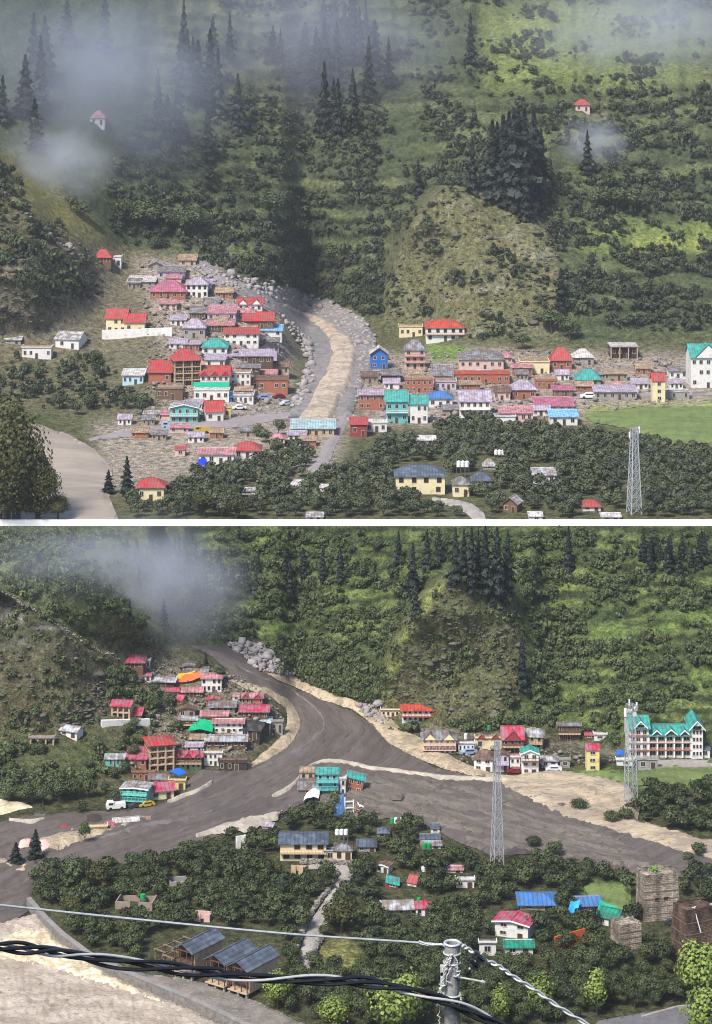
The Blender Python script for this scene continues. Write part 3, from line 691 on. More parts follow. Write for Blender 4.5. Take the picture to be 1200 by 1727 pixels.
        rr = b.obj('roof', rm(rc), root); c = MB(); c.box(-.16, .16, -Y_, Y_, e + rise - .02, e + rise + .1); c.obj('ridge_cap', rm(rc), rr)
        b = MB(); b.slab([(-X, -Y_ - .03, e + .05), (0, -Y_ - .03, e + rise + .05), (0, -Y_ - .09, e + rise + .05), (-X, -Y_ - .09, e + .05)], .3); b.slab([(X, -Y_ - .03, e + .05), (0, -Y_ - .03, e + rise + .05), (0, -Y_ - .09, e + rise + .05), (X, -Y_ - .09, e + .05)], .3); b.obj('bargeboard', WHITEP if wc in ('white', 'turq', 'teal', 'cream') else FRAMED, root)
    elif roof == 'hip':
        rx = max(X - Y_ * .9, X * .25); zr = e + rise
        b.slab([(-X, -Y_, e), (X, -Y_, e), (rx, 0, zr), (-rx, 0, zr)], th); b.slab([(X, Y_, e), (-X, Y_, e), (-rx, 0, zr), (rx, 0, zr)], th)
        b.slab([(X, -Y_, e), (X, Y_, e), (rx, 0, zr)], th); b.slab([(-X, Y_, e), (-X, -Y_, e), (-rx, 0, zr)], th)
        rr = b.obj('roof', rm(rc), root); c = MB(); c.box(-rx, rx, -.15, .15, zr - .02, zr + .1); c.obj('ridge_cap', rm(rc), rr)
    elif roof == 'shed':
        b.slab([(-X, -Y_, e), (X, -Y_, e), (X, Y_, e + rise), (-X, Y_, e + rise)], th); rr = b.obj('roof', rm(rc), root)
    else:
        b.box(-X, X, -Y_, Y_, H - .02, H + .22); rr = b.obj('roof', rm(rc), root)
        c = MB(); c.box(-X, X, -Y_, -Y_ + .2, H + .22, H + .55); c.box(-X, -X + .2, -Y_ + .2, Y_, H + .22, H + .55); c.box(X - .2, X, -Y_ + .2, Y_, H + .22, H + .55); c.obj('parapet', wm(wc) if not open_ else CONC, root)
    for g in range(gables):   # small front gables on the eaves
        gx = -X + W * (g + .5) / gables; gw = W / gables * .36; b = MB()
        b.slab([(gx - gw, -Y_ - .15, e + .05), (gx, -Y_ - .15, e + gw * 1.0), (gx, 0, e + gw * 1.0), (gx - gw, 0, e + .05)][::-1], .1)
        b.slab([(gx, -Y_ - .15, e + gw * 1.0), (gx + gw, -Y_ - .15, e + .05), (gx + gw, 0, e + .05), (gx, 0, e + gw * 1.0)][::-1], .1)
        b.mesh([(gx - gw * .9, -Y_ - .02, e), (gx + gw * .9, -Y_ - .02, e), (gx, -Y_ - .02, e + gw * .9)], [(0, 1, 2)], 1)
        b.obj('gable', [rm(rc), wm(gcol or wc)], root)
    # windows and doors, one object each
    for i in range(nsp):
        zc = i * fh + fh * .55; wh = min(fh * .55, 1.7); n = nw
        if n == 0: continue
        ww = min(wW / n * .52, 1.5)
        for j in range(n):
            xx = -x_ + wW * (j + .5) / n + HR.uniform(-.06, .06) * wW / n
            if n > 2 and HR.random() < .12: continue
            if door and i == 0 and j == n // 2 and n > 1:
                o = link('door', door_me(min(ww, 1.1), min(fh * .75, 2.2), fm, frame), root, (xx, fy - .01, 0)); continue
            link('window', win_me(ww, wh, fm, frame), root, (xx, fy - .01, zc))
        if side and wD > 3 and (yaw != 0 or abs(xc - 600) > 150):
            s = 1 if (yaw > 0 or (yaw == 0 and xc < 600)) else -1
            o = link('window', win_me(min(wD * .25, 1.2), wh, fm, frame), root, (s * (x_ + .03), 0, zc)); o.rotation_euler = (0, 0, R(90 * s))
    # balconies
    for i in (bal or []):
        z = i * fh; bd = 1.1; b = MB(); b.box(-x_ - .05, x_ + .05, fy - bd, fy - .03 if not open_ else fy - .05, z - .16, z - .02); b.obj('balcony', wm(rail or 'beige'), root)
        b = MB(); b.box(-x_ - .05, x_ + .05, fy - bd, fy - bd + .08, z + .82, z + .92)
        nb = max(4, int(wW / .8))
        for j in range(nb + 1):
            xx = -x_ + wW * j / nb; b.box(xx - .05, xx + .05, fy - bd, fy - bd + .08, z - .02, z + .82)
        b.obj('railing', wm(rail or 'brown'), root)
    return root, W, H, D, k
def fw(s): return s
L_, U_ = Lo, Up
T = [
# ---- lower valley, left bank village
(L_,191,245,1101,1115,1125,'hip','crim','brown',1,4,'wide crimson hip-roofed house highest up at the foot of the stone ridge',{}),
(L_,240,254,1113,1115,1124,'flat','white','white',1,2,'tiny white flat-roofed cube house beside the highest crimson roof',{}),
(L_,233,256,1133,1138,1147,'gx','crim','white',1,2,'little crimson-roofed white cottage on the slope below the highest house',{}),
(L_,252,297,1138,1149,1158,'shed','paleg','dark',1,3,'long pale grey tin-roofed shed beside the little crimson cottage',{'yaw':-6}),
(L_,302,333,1116,1125,1132,'gy','grey','dark',1,2,'small grey gabled hut behind the blue-grey tin roof at the village top',{}),
(L_,307,352,1123,1134,1144,'shed','grey','dark',1,3,'broad blue-grey tin-roofed house just behind the white temple',{}),
(L_,337,376,1133,1143,1166,'hip','pink','white',2,4,'white two storey temple with pale pink roof and small red crown',{'frame':'brown','d':34}),
(L_,278,303,1157,1165,1172,'shed','crim','dark',1,2,'low crimson tin roof hut left of the faded pink roof below the awnings',{}),
(L_,301,343,1156,1166,1175,'shed','pink','wood',1,3,'faded pink tin roof on dark wooden house under the orange awning',{}),
(L_,294,309,1170,1180,1188,'gx','crim','brown',1,1,'small steep crimson-roofed hut by the dark bush in the village',{'yaw':-25}),
(L_,299,331,1185,1196,1211,'gy','brown','stone',1,2,'brown gabled stone house with white washed ground floor mid village',{'wall2':None}),
(L_,299,334,1206,1214,1229,'shed','paleg','wood',2,3,'two storey wooden house with near white tin roof above green tarpaulin',{'bal':[1]}),
(L_,347,373,1171,1180,1188,'gy','crim','brick',1,2,'small red gabled brick house behind the striped grey tin roof',{}),
(L_,350,399,1180,1192,1202,'shed','grey','stone',1,4,'striped weathered grey tin-roofed house in the middle of the village',{}),
(L_,336,386,1196,1206,1221,'shed','pink','wood',2,4,'dark wooden house under long dusty pink roof mid village',{'bal':[1]}),
(L_,404,445,1168,1177,1189,'gx','pink','brick',1,5,'brick house with bright pink roof and small front gables near the mud',{'gables':2,'gcol':'red'}),
(L_,391,405,1168,1174,1182,'shed','pink','white',1,1,'tiny pale pink roofed hut touching the pink gabled brick house',{}),
(L_,398,424,1186,1192,1199,'shed','grey','dark',1,2,'low grey shed tucked behind the long crimson roof near the mud',{}),
(L_,401,455,1187,1199,1213,'gx','crim','wood',1,4,'long crimson two-tone roof house at the edge of the mud flow',{}),
(L_,427,459,1206,1217,1224,'shed','cyan','sky',1,2,'pale cyan tin-roofed shed beside the mud flow bend',{}),
(L_,441,456,1220,1223,1235,'flat','white','white',1,2,'small white box house below the cyan tin roof',{}),
(L_,456,478,1213,1218,1236,'flat','grey','grey',1,2,'plain grey concrete block building nearest the mud flow bend',{}),
(L_,357,413,1208,1218,1235,'shed','pink','white',2,5,'white two storey house with dark windows under pale pink roof',{}),
(L_,400,442,1215,1231,1247,'gx','dark','dark',1,2,'dark slate-grey steep gabled timber house near the mud flow bend',{'yaw':-22}),
(L_,318,345,1236,1246,1254,'shed','tan','grey',1,2,'weathered beige tin-roofed hut just below the green tarpaulin',{}),
(L_,311,343,1249,1258,1268,'shed','lilac','white',1,3,'lilac-grey tin-roofed white house below the weathered beige roof',{}),
(L_,344,418,1236,1248,1260,'shed','paleg','wood',1,6,'longest grey striped tin roof over dark timber in the village',{}),
(L_,342,376,1267,1270,1291,'flat','tan','white',2,4,'white flat-roofed two storey shop with teal doors beside red three-gable house',{'frame':''}),
(L_,367,418,1277,1285,1299,'flat','orange','dark',1,4,'low dark building with orange edged flat roof right at the mud',{'wall2':None}),
(L_,291,343,1264,1275,1296,'gx','crim','brown',2,5,'brown house with three red gables, balcony and lime green ground floor',{'gables':3,'bal':[1],'gcol':'red','wall2':'brown','wc':'green'}),
(L_,247,298,1239,1255,1300,'hip','red','brick',4,4,'tall four storey open framed house with bright red hipped roof',{'open_':True,'bal':[1,2,3],'wall2':'beige','rail':'beige','yaw':14}),
(L_,214,248,1257,1267,1277,'shed','crim','brown',1,3,'upper crimson tin roof tier beside the tall four storey house',{}),
(L_,210,249,1267,1279,1293,'shed','crim','brick',1,3,'lower crimson tin roof house leaning on the tall four storey house',{}),
(L_,175,211,1269,1279,1293,'shed','paleg','turq',1,5,'turquoise plank house with pale grey tin roof among bushes',{}),
(L_,221,262,1299,1304,1316,'flat','brown','brick',1,4,'low brown flat-roofed row of shops under the tall framed house',{}),
(L_,249,287,1303,1313,1324,'gx','grey','white',1,3,'grey roofed white house behind the turquoise three storey house',{}),
(L_,201,252,1314,1328,1358,'gy','paleg','turq',3,4,'turquoise three storey gabled house with white balconies by the mud',{'bal':[1,2],'rail':'teal','yaw':-10,'d':38,'frame':'brown'}),
(L_,249,297,1316,1333,1348,'gx','crim','cream',1,2,'cream house with crimson gabled roof beside turquoise three storey house',{'yaw':16,'d':40}),
(L_,283,314,1313,1316,1331,'flat','tan','yellow',1,2,'small bright yellow walled house under the blue tarpaulin',{}),
(L_,184,222,1181,1192,1214,'gx','crim','beige',2,3,'two storey beige house with bright crimson upper roof above white terrace wall',{'open_':True,'yaw':-8}),
(L_,208,240,1192,1205,1215,'gx','crim','wood',1,2,'lower crimson roofed wing on the white walled hillside terrace',{'yaw':-8}),
(L_,97,134,1221,1232,1243,'gx','paleg','white',1,2,'lone white cottage with pale grey gabled roof on the left slope',{'yaw':-24,'d':26}),
(L_,48,93,1240,1244,1257,'flat','tan','white',1,4,'low white flat-roofed building with open bays on the left slope',{'open_':True}),
(L_,190,236,1376,1385,1391,'shed','white','grey',1,3,'white tin roof poking from the mud in a half buried row',{'yaw':14}),
(L_,178,195,1383,1390,1396,'shed','crim','grey',1,1,'small bright crimson roof half buried beside the long white roof',{'yaw':14}),
(L_,234,254,1375,1381,1386,'shed','tan','red',1,1,'half buried beige roof with red side at the end of the row',{}),
(L_,143,182,1391,1395,1405,'flat','tan','cream',1,2,'long low cream building sunk in pale silt beside the mud',{'yaw':8}),
# ---- lower valley, middle
(L_,531,573,1291,1304,1342,'shed','teal','turq',3,3,'three storey teal house with turquoise tin roof standing in the mud',{'bal':[1,2],'rail':'turq','frame':'white'}),
(L_,504,532,1292,1302,1317,'shed','tan','beige',1,2,'broken brown tin-roofed shed leaning on the teal house',{}),
(L_,501,534,1316,1331,1341,'shed','grey','stone',1,3,'low grey stone shed with torn roof below the brown tin shed',{}),
(L_,572,584,1310,1313,1342,'flat','white','white',2,1,'narrow white stair block beside the teal house in the mud',{}),
(L_,578,611,1299,1312,1338,'shed','teal','brick',2,2,'wrecked brick house with tilted turquoise roof beside the teal house',{'tilt':13,'door':False}),
(L_,468,554,1402,1421,1451,'hip','steel','cream',2,4,'cream two storey house with blue-grey hipped roof at the path top',{'bal':[1],'rail':'tan' if False else 'beige','frame':'brown','d':62}),
(L_,545,566,1428,1434,1452,'shed','steel','cream',1,1,'low cream annex with grey roof between the two cream houses',{}),
(L_,562,595,1419,1433,1452,'hip','grey','cream',1,2,'small cream house with grey hipped roof below the white water tanks',{'frame':'brown'}),
(L_,600,636,1414,1427,1437,'hip','steel','grey',1,2,'steel grey hipped roof sunk among orchard trees near the cream house',{}),
(L_,635,658,1393,1404,1412,'hip','steel','grey',1,1,'smaller steel grey roof among orchard trees below green and white tanks',{}),
(L_,440,461,1384,1392,1398,'shed','lilac','grey',1,1,'lilac tin roof hut at the edge of the scum covered mud',{'yaw':-15}),
(L_,707,743,1403,1414,1419,'shed','steel','grey',1,2,'grey tin roof in the orchard above the two green tanks',{}),
(L_,708,746,1415,1424,1431,'shed','grey','white',1,2,'white walled shed with grey roof beside the two green tanks',{}),
(L_,725,742,1386,1396,1404,'shed','steel','white',1,1,'small white hut with grey roof at the orchard edge near debris',{}),
(L_,632,657,1449,1460,1472,'gy','brown','white',1,2,'striped brown and white hut among the orchard trees',{'yaw':-25,'d':22}),
(L_,648,672,1476,1490,1498,'shed','teal','red',1,1,'little hut with teal tin roof and red end among the trees',{'tilt':12}),
(L_,684,704,1473,1488,1494,'gx','red','white',1,1,'little steep hut with red and white roof among the trees',{'yaw':-30}),
(L_,749,782,1457,1466,1472,'shed','pink','white',1,2,'hut with salmon pink tin roof in the orchard by the lattice tower',{}),
(L_,767,801,1478,1484,1497,'flat','white','white',1,2,'white flat walled hut between orchard trees below the salmon pink roof',{}),
(L_,640,699,1515,1532,1540,'shed','paleg','grey',1,4,'long pale grey tin roof shed in the orchard',{'yaw':3}),
(L_,699,729,1517,1531,1545,'hip','crim','white',1,2,'white hut with crimson roof at the end of the long grey shed',{}),
(L_,828,896,1532,1556,1582,'gy','crim','white',2,2,'white orchard house with large bright crimson gabled roof',{'yaw':-22,'d':48,'wall2':'white'}),
(L_,848,902,1580,1596,1610,'shed','green','white',1,2,'white hut with dark green tin roof in front of the crimson roofed house',{}),
(L_,806,838,1584,1590,1611,'flat','grey','white',1,1,'roofless white ruin among trees beside the concrete pole',{'open_':False}),
(L_,872,942,1502,1524,1534,'hip','blue','beige',1,2,'hut under a wide bright blue tin roof in the orchard',{}),
(L_,969,1018,1508,1527,1538,'shed','blue','beige',1,2,'hut with sloping bright blue roof beside the green grass patch',{'yaw':5}),
(L_,1003,1043,1528,1547,1561,'gx','green','white',1,2,'white hut with green roof beside the sloping blue roof',{'yaw':-30}),
# ---- lower valley, right bank
(L_,674,735,1188,1199,1218,'hip','oran','white',2,6,'white school-like building with bright orange-red roof on the right bank',{'bal':[1],'rail':'brick','frame':'brown'}),
(L_,641,675,1194,1198,1209,'flat','brown','cream',1,4,'low cream wing left of the orange-red roofed building',{}),
(L_,709,772,1229,1247,1272,'hip','grey','cream',3,6,'three storey cream house with pink balconies and grey roof by the silt',{'bal':[1,2],'rail':'pinkw','gables':2,'frame':'brown','d':44}),
(L_,771,801,1250,1254,1271,'flat','paleg','white',1,4,'white flat-roofed row with dark doors right of the grey three storey house',{}),
(L_,800,847,1240,1246,1265,'flat','tan','cream',1,3,'cream flat-roofed block with two little red gables',{'gables':2,'gcol':'red'}),
(L_,796,833,1263,1280,1301,'hip','brown','white',2,2,'white two storey house with dark brown hipped roof at silt edge',{'yaw':-14}),
(L_,834,859,1262,1274,1302,'gy','brown','lilac',2,2,'lilac two storey house with brown gable near the slender tower',{'bal':[1],'rail':'lilac'}),
(L_,844,885,1223,1247,1270,'gx','crim','brown',2,3,'brown house with steep bright crimson roof and front gable',{'bal':[1],'gables':1,'gcol':'crim' if False else 'red'}),
(L_,877,917,1225,1241,1263,'hip','paleg','beige',2,3,'beige two storey house with pale grey hipped roof beside crimson roof',{'bal':[1],'yaw':-8}),
(L_,877,910,1253,1270,1306,'gy','teal','white',3,2,'white three storey house with bright teal green gabled roof',{'wall2':'white','bal':[2],'rail':'brown'}),
(L_,858,878,1270,1277,1301,'flat','pink','white',2,2,'narrow white two storey house between lilac and teal roofed houses',{}),
(L_,938,981,1216,1223,1250,'shed','grey','wood',2,5,'brown timber two storey house with open gallery on the right slope',{'bal':[1]}),
(L_,985,1001,1234,1239,1246,'gx','crim','brown',1,1,'tiny crimson roofed hut beside the brown timber gallery house',{}),
(L_,1000,1024,1235,1237,1246,'flat','white','white',1,1,'thin white slab roof hut next to the tiny crimson roof',{}),
(L_,911,942,1273,1282,1294,'hip','paleg','white',1,2,'low white house with pale grey roof beside the silt field',{}),
(L_,942,962,1277,1281,1294,'flat','paleg','grey',1,1,'small grey shed attached to the low white house',{}),
(L_,987,1012,1253,1264,1301,'gx','crim','yellow',3,1,'slim pale yellow three storey house with red roof and dark top floor',{'wall2':None,'door':False}),
(L_,1038,1069,1280,1283,1292,'flat','white','white',1,1,'low white wall-like shed beside the slim yellow house',{}),
(L_,1074,1110,1276,1280,1297,'flat','paleg','grey',1,2,'grey concrete shed in front of the big teal roofed hotel',{}),
(L_,1178,1198,1258,1263,1278,'gx','steel','white',1,1,'small white annex at the far end of the big hotel',{}),
# ---- upper valley, left bank village
(U_,156,189,418,433,444,'hip','red','brown',1,3,'coral red hipped house highest up beside the rocky hill',{}),
(U_,187,205,431,434,448,'flat','white','white',1,2,'tiny white flat-roofed cube beside the highest coral roof',{}),
(U_,213,263,464,475,484,'shed','white','grey',1,3,'long whitish tin-roofed shed near the village top',{}),
(U_,264,313,447,458,471,'shed','grey','lilac',1,4,'blue-grey tin-roofed house behind the wide pink roof',{}),
(U_,248,277,438,449,456,'gy','paleg','grey',1,2,'pale gabled hut beside the blue-grey tin roof at the top',{}),
(U_,251,315,472,492,504,'hip','magenta','brick',1,5,'widest pink hipped roof in the upper part of the village',{}),
(U_,311,352,467,480,502,'hip','lilac','white',2,4,'white two storey temple-like house with lilac roof beside the wide pink roof',{'frame':'brown'}),
(U_,299,332,428,439,449,'shed','tan','beige',1,2,'tan earthen-roofed house at the very top of the stream bank',{}),
(U_,398,444,501,513,526,'gx','red','white',1,4,'bright red gabled house nearest the upper stream bank',{'gables':2,'gcol':'white'}),
(U_,347,399,513,528,542,'shed','pink','lilac',1,4,'dusty pink tin-roofed house left of the bright red gabled one',{}),
(U_,407,463,525,541,554,'gx','red','brown',1,4,'long red roofed house on the bank of the gravel stream',{}),
(U_,435,477,546,557,568,'shed','lblue','white',1,3,'pale blue tin-roofed shed beside the gravel stream',{}),
(U_,375,438,552,563,583,'gx','red','white',2,5,'white two storey house with coral roof mid village',{}),
(U_,306,348,536,553,570,'hip','lilac','grey',1,3,'mauve-grey roofed house on the inner side of the village',{}),
(U_,345,396,537,548,560,'shed','pink','wood',1,4,'long dusky pink roof on dark house mid village',{}),
(U_,338,385,569,585,598,'hip','teal','white',1,3,'teal roofed house in the heart of the village',{}),
(U_,431,469,574,588,602,'gy','dark','lilac',1,2,'dark gabled house with pale bargeboards near the stream',{}),
(U_,381,462,587,600,614,'shed','lilac','wood',1,6,'longest lilac-grey tin roof below the teal roof',{}),
(U_,344,381,594,606,620,'shed','lilac','white',1,3,'white house with small lilac roof under the teal roof',{}),
(U_,291,342,587,608,652,'hip','red','brown',4,4,'tall four storey house with bright coral hipped roof',{'open_':True,'bal':[1,2,3],'rail':'beige','yaw':12}),
(U_,248,291,606,628,647,'shed','red','brick',1,3,'two tone red tin-roofed house left of the tall one',{}),
(U_,204,244,620,632,649,'shed','white','sky',1,4,'pale blue plank house with whitish roof at the village edge',{}),
(U_,335,389,615,633,657,'gx','red','white',2,5,'white house with three red gables beside the tall one',{'gables':3,'gcol':'red','bal':[1]}),
(U_,387,423,623,630,650,'flat','tan','white',2,4,'white flat-roofed shop right of the three red gables',{}),
(U_,422,486,633,642,662,'flat','brown','brick',1,5,'low brown flat-roofed building beside the stream road',{}),
(U_,176,215,519,537,562,'gx','red','cream',2,3,'cream villa with coral roof above long white terrace wall',{'yaw':-6}),
(U_,207,246,528,544,562,'gx','red','cream',1,2,'lower coral roofed wing of the villa on the white terrace',{}),
(U_,90,136,558,572,588,'gx','paleg','white',1,2,'white cottage with pale roof below the dark rock slope',{'yaw':-12}),
(U_,6,37,561,573,580,'shed','paleg','grey',1,2,'grey shed with pale roof furthest along the rock slope',{}),
(U_,36,87,582,587,605,'flat','tan','white',1,5,'low white building with a row of dark openings',{}),
(U_,262,309,649,656,674,'flat','tan','brown',1,4,'brown flat-roofed shop row under the tall coral roofed house',{}),
(U_,326,387,654,659,677,'flat','white','white',1,5,'white shopfront with teal awning behind the street',{}),
(U_,284,336,672,687,714,'gy','paleg','turq',2,4,'pale turquoise two storey gabled house beside the street',{'bal':[1],'rail':'white'}),
(U_,345,379,674,694,711,'gx','red','white',1,2,'white house with coral roof beside the pale turquoise house',{'yaw':12}),
(U_,362,393,659,669,677,'hip','blue','blue',1,2,'hut with bright blue roof behind the coral roof by the street',{}),
(U_,377,390,684,688,706,'flat','tan','yellow',1,1,'small bright yellow block next to the coral roofed street house',{}),
(U_,392,441,744,760,774,'hip','red','white',1,3,'red hipped house on the near side of the street',{}),
(U_,332,397,753,766,784,'shed','pink','white',1,4,'long faded pink roof beside the red hipped house near the street',{}),
(U_,294,313,750,758,769,'shed','red','pinkw',1,1,'tiny pink hut at the bend of the street',{}),
(U_,228,279,804,822,846,'hip','red','cream',1,3,'cream house with rounded coral roof near the grey river',{}),
(U_,588,621,702,716,737,'shed','red','red',1,2,'bright red tin hut at the head of the dusty road',{}),
(U_,616,653,706,714,729,'flat','white','white',1,3,'white flat box house next to the bright red tin hut',{}),
(U_,488,566,704,722,737,'shed','cyan','beige',1,6,'long building with pale teal-grey roof beside the road to the stream',{}),
(U_,484,512,807,822,829,'shed','white','grey',1,1,'white tin roof hut among the near orchard trees',{'yaw':-20}),
(U_,538,554,815,822,829,'shed','white','white',1,1,'little white hut between the near orchard and the road end',{}),
(U_,406,431,821,828,834,'shed','paleg','white',1,1,'pale roofed hut half hidden in the near orchard',{}),
(U_,515,546,862,871,878,'shed','paleg','white',1,2,'whitish hut right against the dividing wall',{}),
(U_,318,349,516,527,538,'shed','grey','wood',1,3,'small grey tin roof left of the dusty pink roof upper street',{}),
(U_,306,338,572,580,592,'shed','lilac','brick',1,3,'lilac tin roof on brick hut left of the teal roof',{}),
(U_,266,300,505,512,522,'shed','pink','pinkw',1,3,'pale pink tin hut just under the widest pink roof',{}),
(U_,345,372,500,508,517,'shed','grey','white',1,2,'grey hut between the temple-like house and bright red gables',{}),
(U_,446,472,568,576,588,'shed','grey','grey',1,2,'grey block hut between pale blue shed and dark gabled house',{}),
(U_,398,440,612,620,630,'shed','grey','wood',1,4,'weathered grey tin shed above the white flat shop',{}),
(U_,455,489,608,618,632,'gx','brown','beige',1,3,'beige house with brown gabled roof close to the stream bank',{}),
(U_,392,428,660,668,680,'flat','paleg','white',1,4,'low pale shop facing the street beside the white shopfront',{}),
(U_,240,272,690,697,706,'shed','paleg','beige',1,3,'beige hut with pale tin roof at the lower street corner',{}),
# ---- upper valley, right bank
(U_,716,785,538,553,576,'hip','oran','white',2,5,'white school-like building with orange roof under the rocky spur',{'bal':[1],'rail':'brick','frame':'brown'}),
(U_,672,713,547,552,569,'flat','tan','cream',1,4,'low cream wing beside the orange roofed building',{}),
(U_,680,719,571,590,622,'hip','grey','pinkw',3,3,'three storey pink house with grey hipped roof below the cream wing',{'bal':[1,2],'rail':'brick'}),
(U_,622,656,580,598,622,'gy','white','blue',2,2,'blue walled house with white gabled roof on the stream bank',{'wall2':'blue'}),
(U_,728,765,613,634,648,'shed','grey','pinkw',1,2,'grey tin-roofed house beside the green lawn',{}),
(U_,772,851,590,606,624,'hip','grey','pinkw',1,6,'wide grey hipped hall on the right bank',{}),
(U_,766,860,624,631,648,'flat','oran','brick',1,8,'long brick row of shops with terracotta edge',{}),
(U_,682,731,632,640,662,'flat','tan','brick',2,5,'flat tan-roofed block of two storeys near the stream',{}),
(U_,648,690,657,677,714,'gx','teal','turq',2,3,'turquoise two storey house with bigger teal roof',{'bal':[1],'rail':'white'}),
(U_,689,723,665,681,714,'gx','teal','white',2,3,'lower teal roofed white house joined to the turquoise one',{}),
(U_,720,765,659,672,688,'hip','blue','white',1,3,'white house with vivid cobalt blue roof',{}),
(U_,772,829,657,677,704,'gx','lilac','white',2,5,'big white two storey house with lilac-grey roof',{'bal':[1],'rail':'white'}),
(U_,602,651,655,666,692,'shed','lilac','brick',2,4,'brown market building with long grey roof beside the stream',{}),
(U_,700,736,733,742,750,'shed','white','white',1,2,'small gleaming white roofed hut below the teal houses',{}),
(U_,840,901,684,696,712,'shed','pink','pinkw',1,5,'long dusky pink tin-roofed row near the orchard',{}),
(U_,876,927,602,611,630,'flat','tan','cream',1,2,'cream flat-roofed block with dark windows beside the bright red roof',{}),
(U_,927,966,584,608,624,'hip','red','brick',1,3,'house with bulky bright red roof on the right bank',{}),
(U_,965,1003,588,603,616,'hip','white','grey',1,2,'house with whitish hipped roof next to bulky red roof',{}),
(U_,970,1015,621,640,650,'hip','teal','stone',1,2,'house with broad sea green roof in the right bank street',{}),
(U_,1028,1076,577,585,606,'flat','white','dark',1,4,'dark fronted pavilion with white flat roof on the slope',{'open_':True}),
(U_,1000,1076,647,660,674,'shed','lilac','grey',1,6,'long lilac-grey warehouse beside the slim yellow tower house',{}),
(U_,1098,1123,627,642,678,'gx','red','cream',3,1,'slim cream three storey house with small red roof',{'door':False}),
(U_,1162,1226,578,603,654,'gx','teal','white',3,5,'big white hotel with teal roof cut by the picture edge',{'gables':1,'gcol':'white'}),
(U_,900,969,667,684,696,'shed','magenta','pinkw',1,5,'long rose pink tin roof behind the light blue roof',{}),
(U_,925,976,689,703,718,'shed','lblue','white',1,3,'light blue tin-roofed shed at the edge of green fields',{}),
(U_,860,906,639,657,674,'hip','lilac','brick',1,3,'house with purple-grey hipped roof in the right bank street',{}),
(U_,1120,1163,655,660,673,'flat','white','grey',1,4,'low white flat shed beside the slim cream house',{}),
(U_,640,678,622,632,645,'shed','grey','wood',1,4,'dark wooden shed with grey roof on the stream bank',{}),
(U_,606,640,626,635,648,'gx','brown','stone',1,3,'brown gabled stone hut nearest the stream on the right bank',{}),
(U_,732,770,636,645,658,'flat','tan','lilac',1,4,'lilac flat-roofed shop above the cobalt blue roof',{}),
(U_,830,862,650,660,676,'gx','brown','pinkw',1,3,'pinkish house with brown roof beside the big lilac-roofed house',{}),
(U_,862,900,612,620,634,'shed','pink','brick',1,4,'dusty pink roof at the end of the long brick shops',{}),
(U_,902,940,632,642,656,'flat','tan','brick',1,4,'brick block with tan flat roof under the bulky red roof',{}),
(U_,930,968,648,657,670,'shed','magenta','brown',1,4,'rose roofed brown house beside the sea green roof',{}),
(U_,1016,1060,622,630,642,'shed','tan','stone',1,4,'tan tin-roofed stone shed above the long warehouse',{}),
(U_,1126,1160,618,626,640,'gx','grey','white',1,3,'white house with grey gabled roof beside the big hotel',{}),
(U_,774,812,640,648,660,'shed','tan','brick',1,4,'tan roofed brick house just behind the big lilac-roofed house',{}),
(U_,830,870,696,703,715,'flat','paleg','white',1,4,'pale flat shed before the dusky pink row by the orchard',{}),
(U_,664,753,782,803,834,'hip','steel','cream',2,4,'cream two storey house with blue-grey roof at the near orchard path',{'frame':'brown','d':60}),
(U_,761,793,803,817,838,'hip','grey','cream',1,2,'small cream house with grey roof under the white tanks',{}),
(U_,794,831,795,811,820,'hip','steel','grey',1,2,'grey hipped roof sunk in the near orchard beside the small cream house',{}),
(U_,813,837,773,786,793,'hip','paleg','grey',1,1,'smaller pale hipped roof in the near orchard further back',{}),
(U_,896,939,786,800,816,'shed','paleg','white',1,3,'pale tin-roofed white hut in the near orchard',{}),
(U_,845,874,832,850,864,'gy','paleg','brown',1,2,'steep pale roofed shed in the near orchard beside the path',{'yaw':-22}),
(U_,980,1015,842,854,862,'hip','red','white',1,2,'orange-red hipped hut in the near orchard by the lattice tower',{}),
(U_,1012,1048,864,872,879,'shed','white','white',1,2,'white roofed hut beside the dividing wall near the lattice tower',{}),
(U_,890,916,861,870,878,'shed','white','white',1,1,'small white roofed hut beside the dividing wall mid orchard',{}),
(U_,968,996,170,180,191,'hip','red','pinkw',1,2,'lone pale red roofed hut high on the terraced mountainside',{}),
(U_,150,178,190,202,214,'hip','pink','white',1,2,'lone whitish pink hut high in the misty mountainside',{}),
]
FILL = [('grey', 'stone', 'small grey tin-roofed hut squeezed between larger houses'), ('pink', 'pinkw', 'small faded pink roofed hut squeezed between larger houses'), ('lilac', 'white', 'small lilac-grey roofed white hut squeezed between larger houses'), ('tan', 'brick', 'small rusty tan roofed brick hut squeezed between larger houses')]
for i, (x, y) in enumerate(((226,486),(292,478),(345,488),(378,502),(356,522),(415,536),(300,548),(372,550),(326,562),(395,575),(300,588),(420,566),(262,640),(402,640),(330,690),(410,668),(292,662),(450,640),
        (660,655),(700,640),(742,628),(790,646),(815,640),(845,640),(880,640),(918,652),(948,640),(985,660),(1010,640),(1040,662),(1080,655),(640,672),(760,700),(880,700),(912,700),(1085,630),(700,612),(850,612),(1140,655),
        (236,738),(268,742),(302,730),(330,745),(365,738),(418,735),(468,748),(500,742),(520,752),(250,716),(285,708),(210,716))):
    rc, wc, lab = FILL[i % 4]; wd = 24 + (i * 7) % 12; bank = 'lower street' if y >= 705 and x < 530 else 'left' if x < 520 else 'right'
    T.append((U_, x - wd / 2, x + wd / 2, y - 18, y - 9, y + 1, ('shed', 'gx', 'hip', 'shed')[(i // 2) % 4], rc, wc, 1, 3, lab + (', %s bank' % bank if bank != 'lower street' else ', lower street'), {'grp': 'small %s huts of the upper %s bank' % (rc, bank)}))
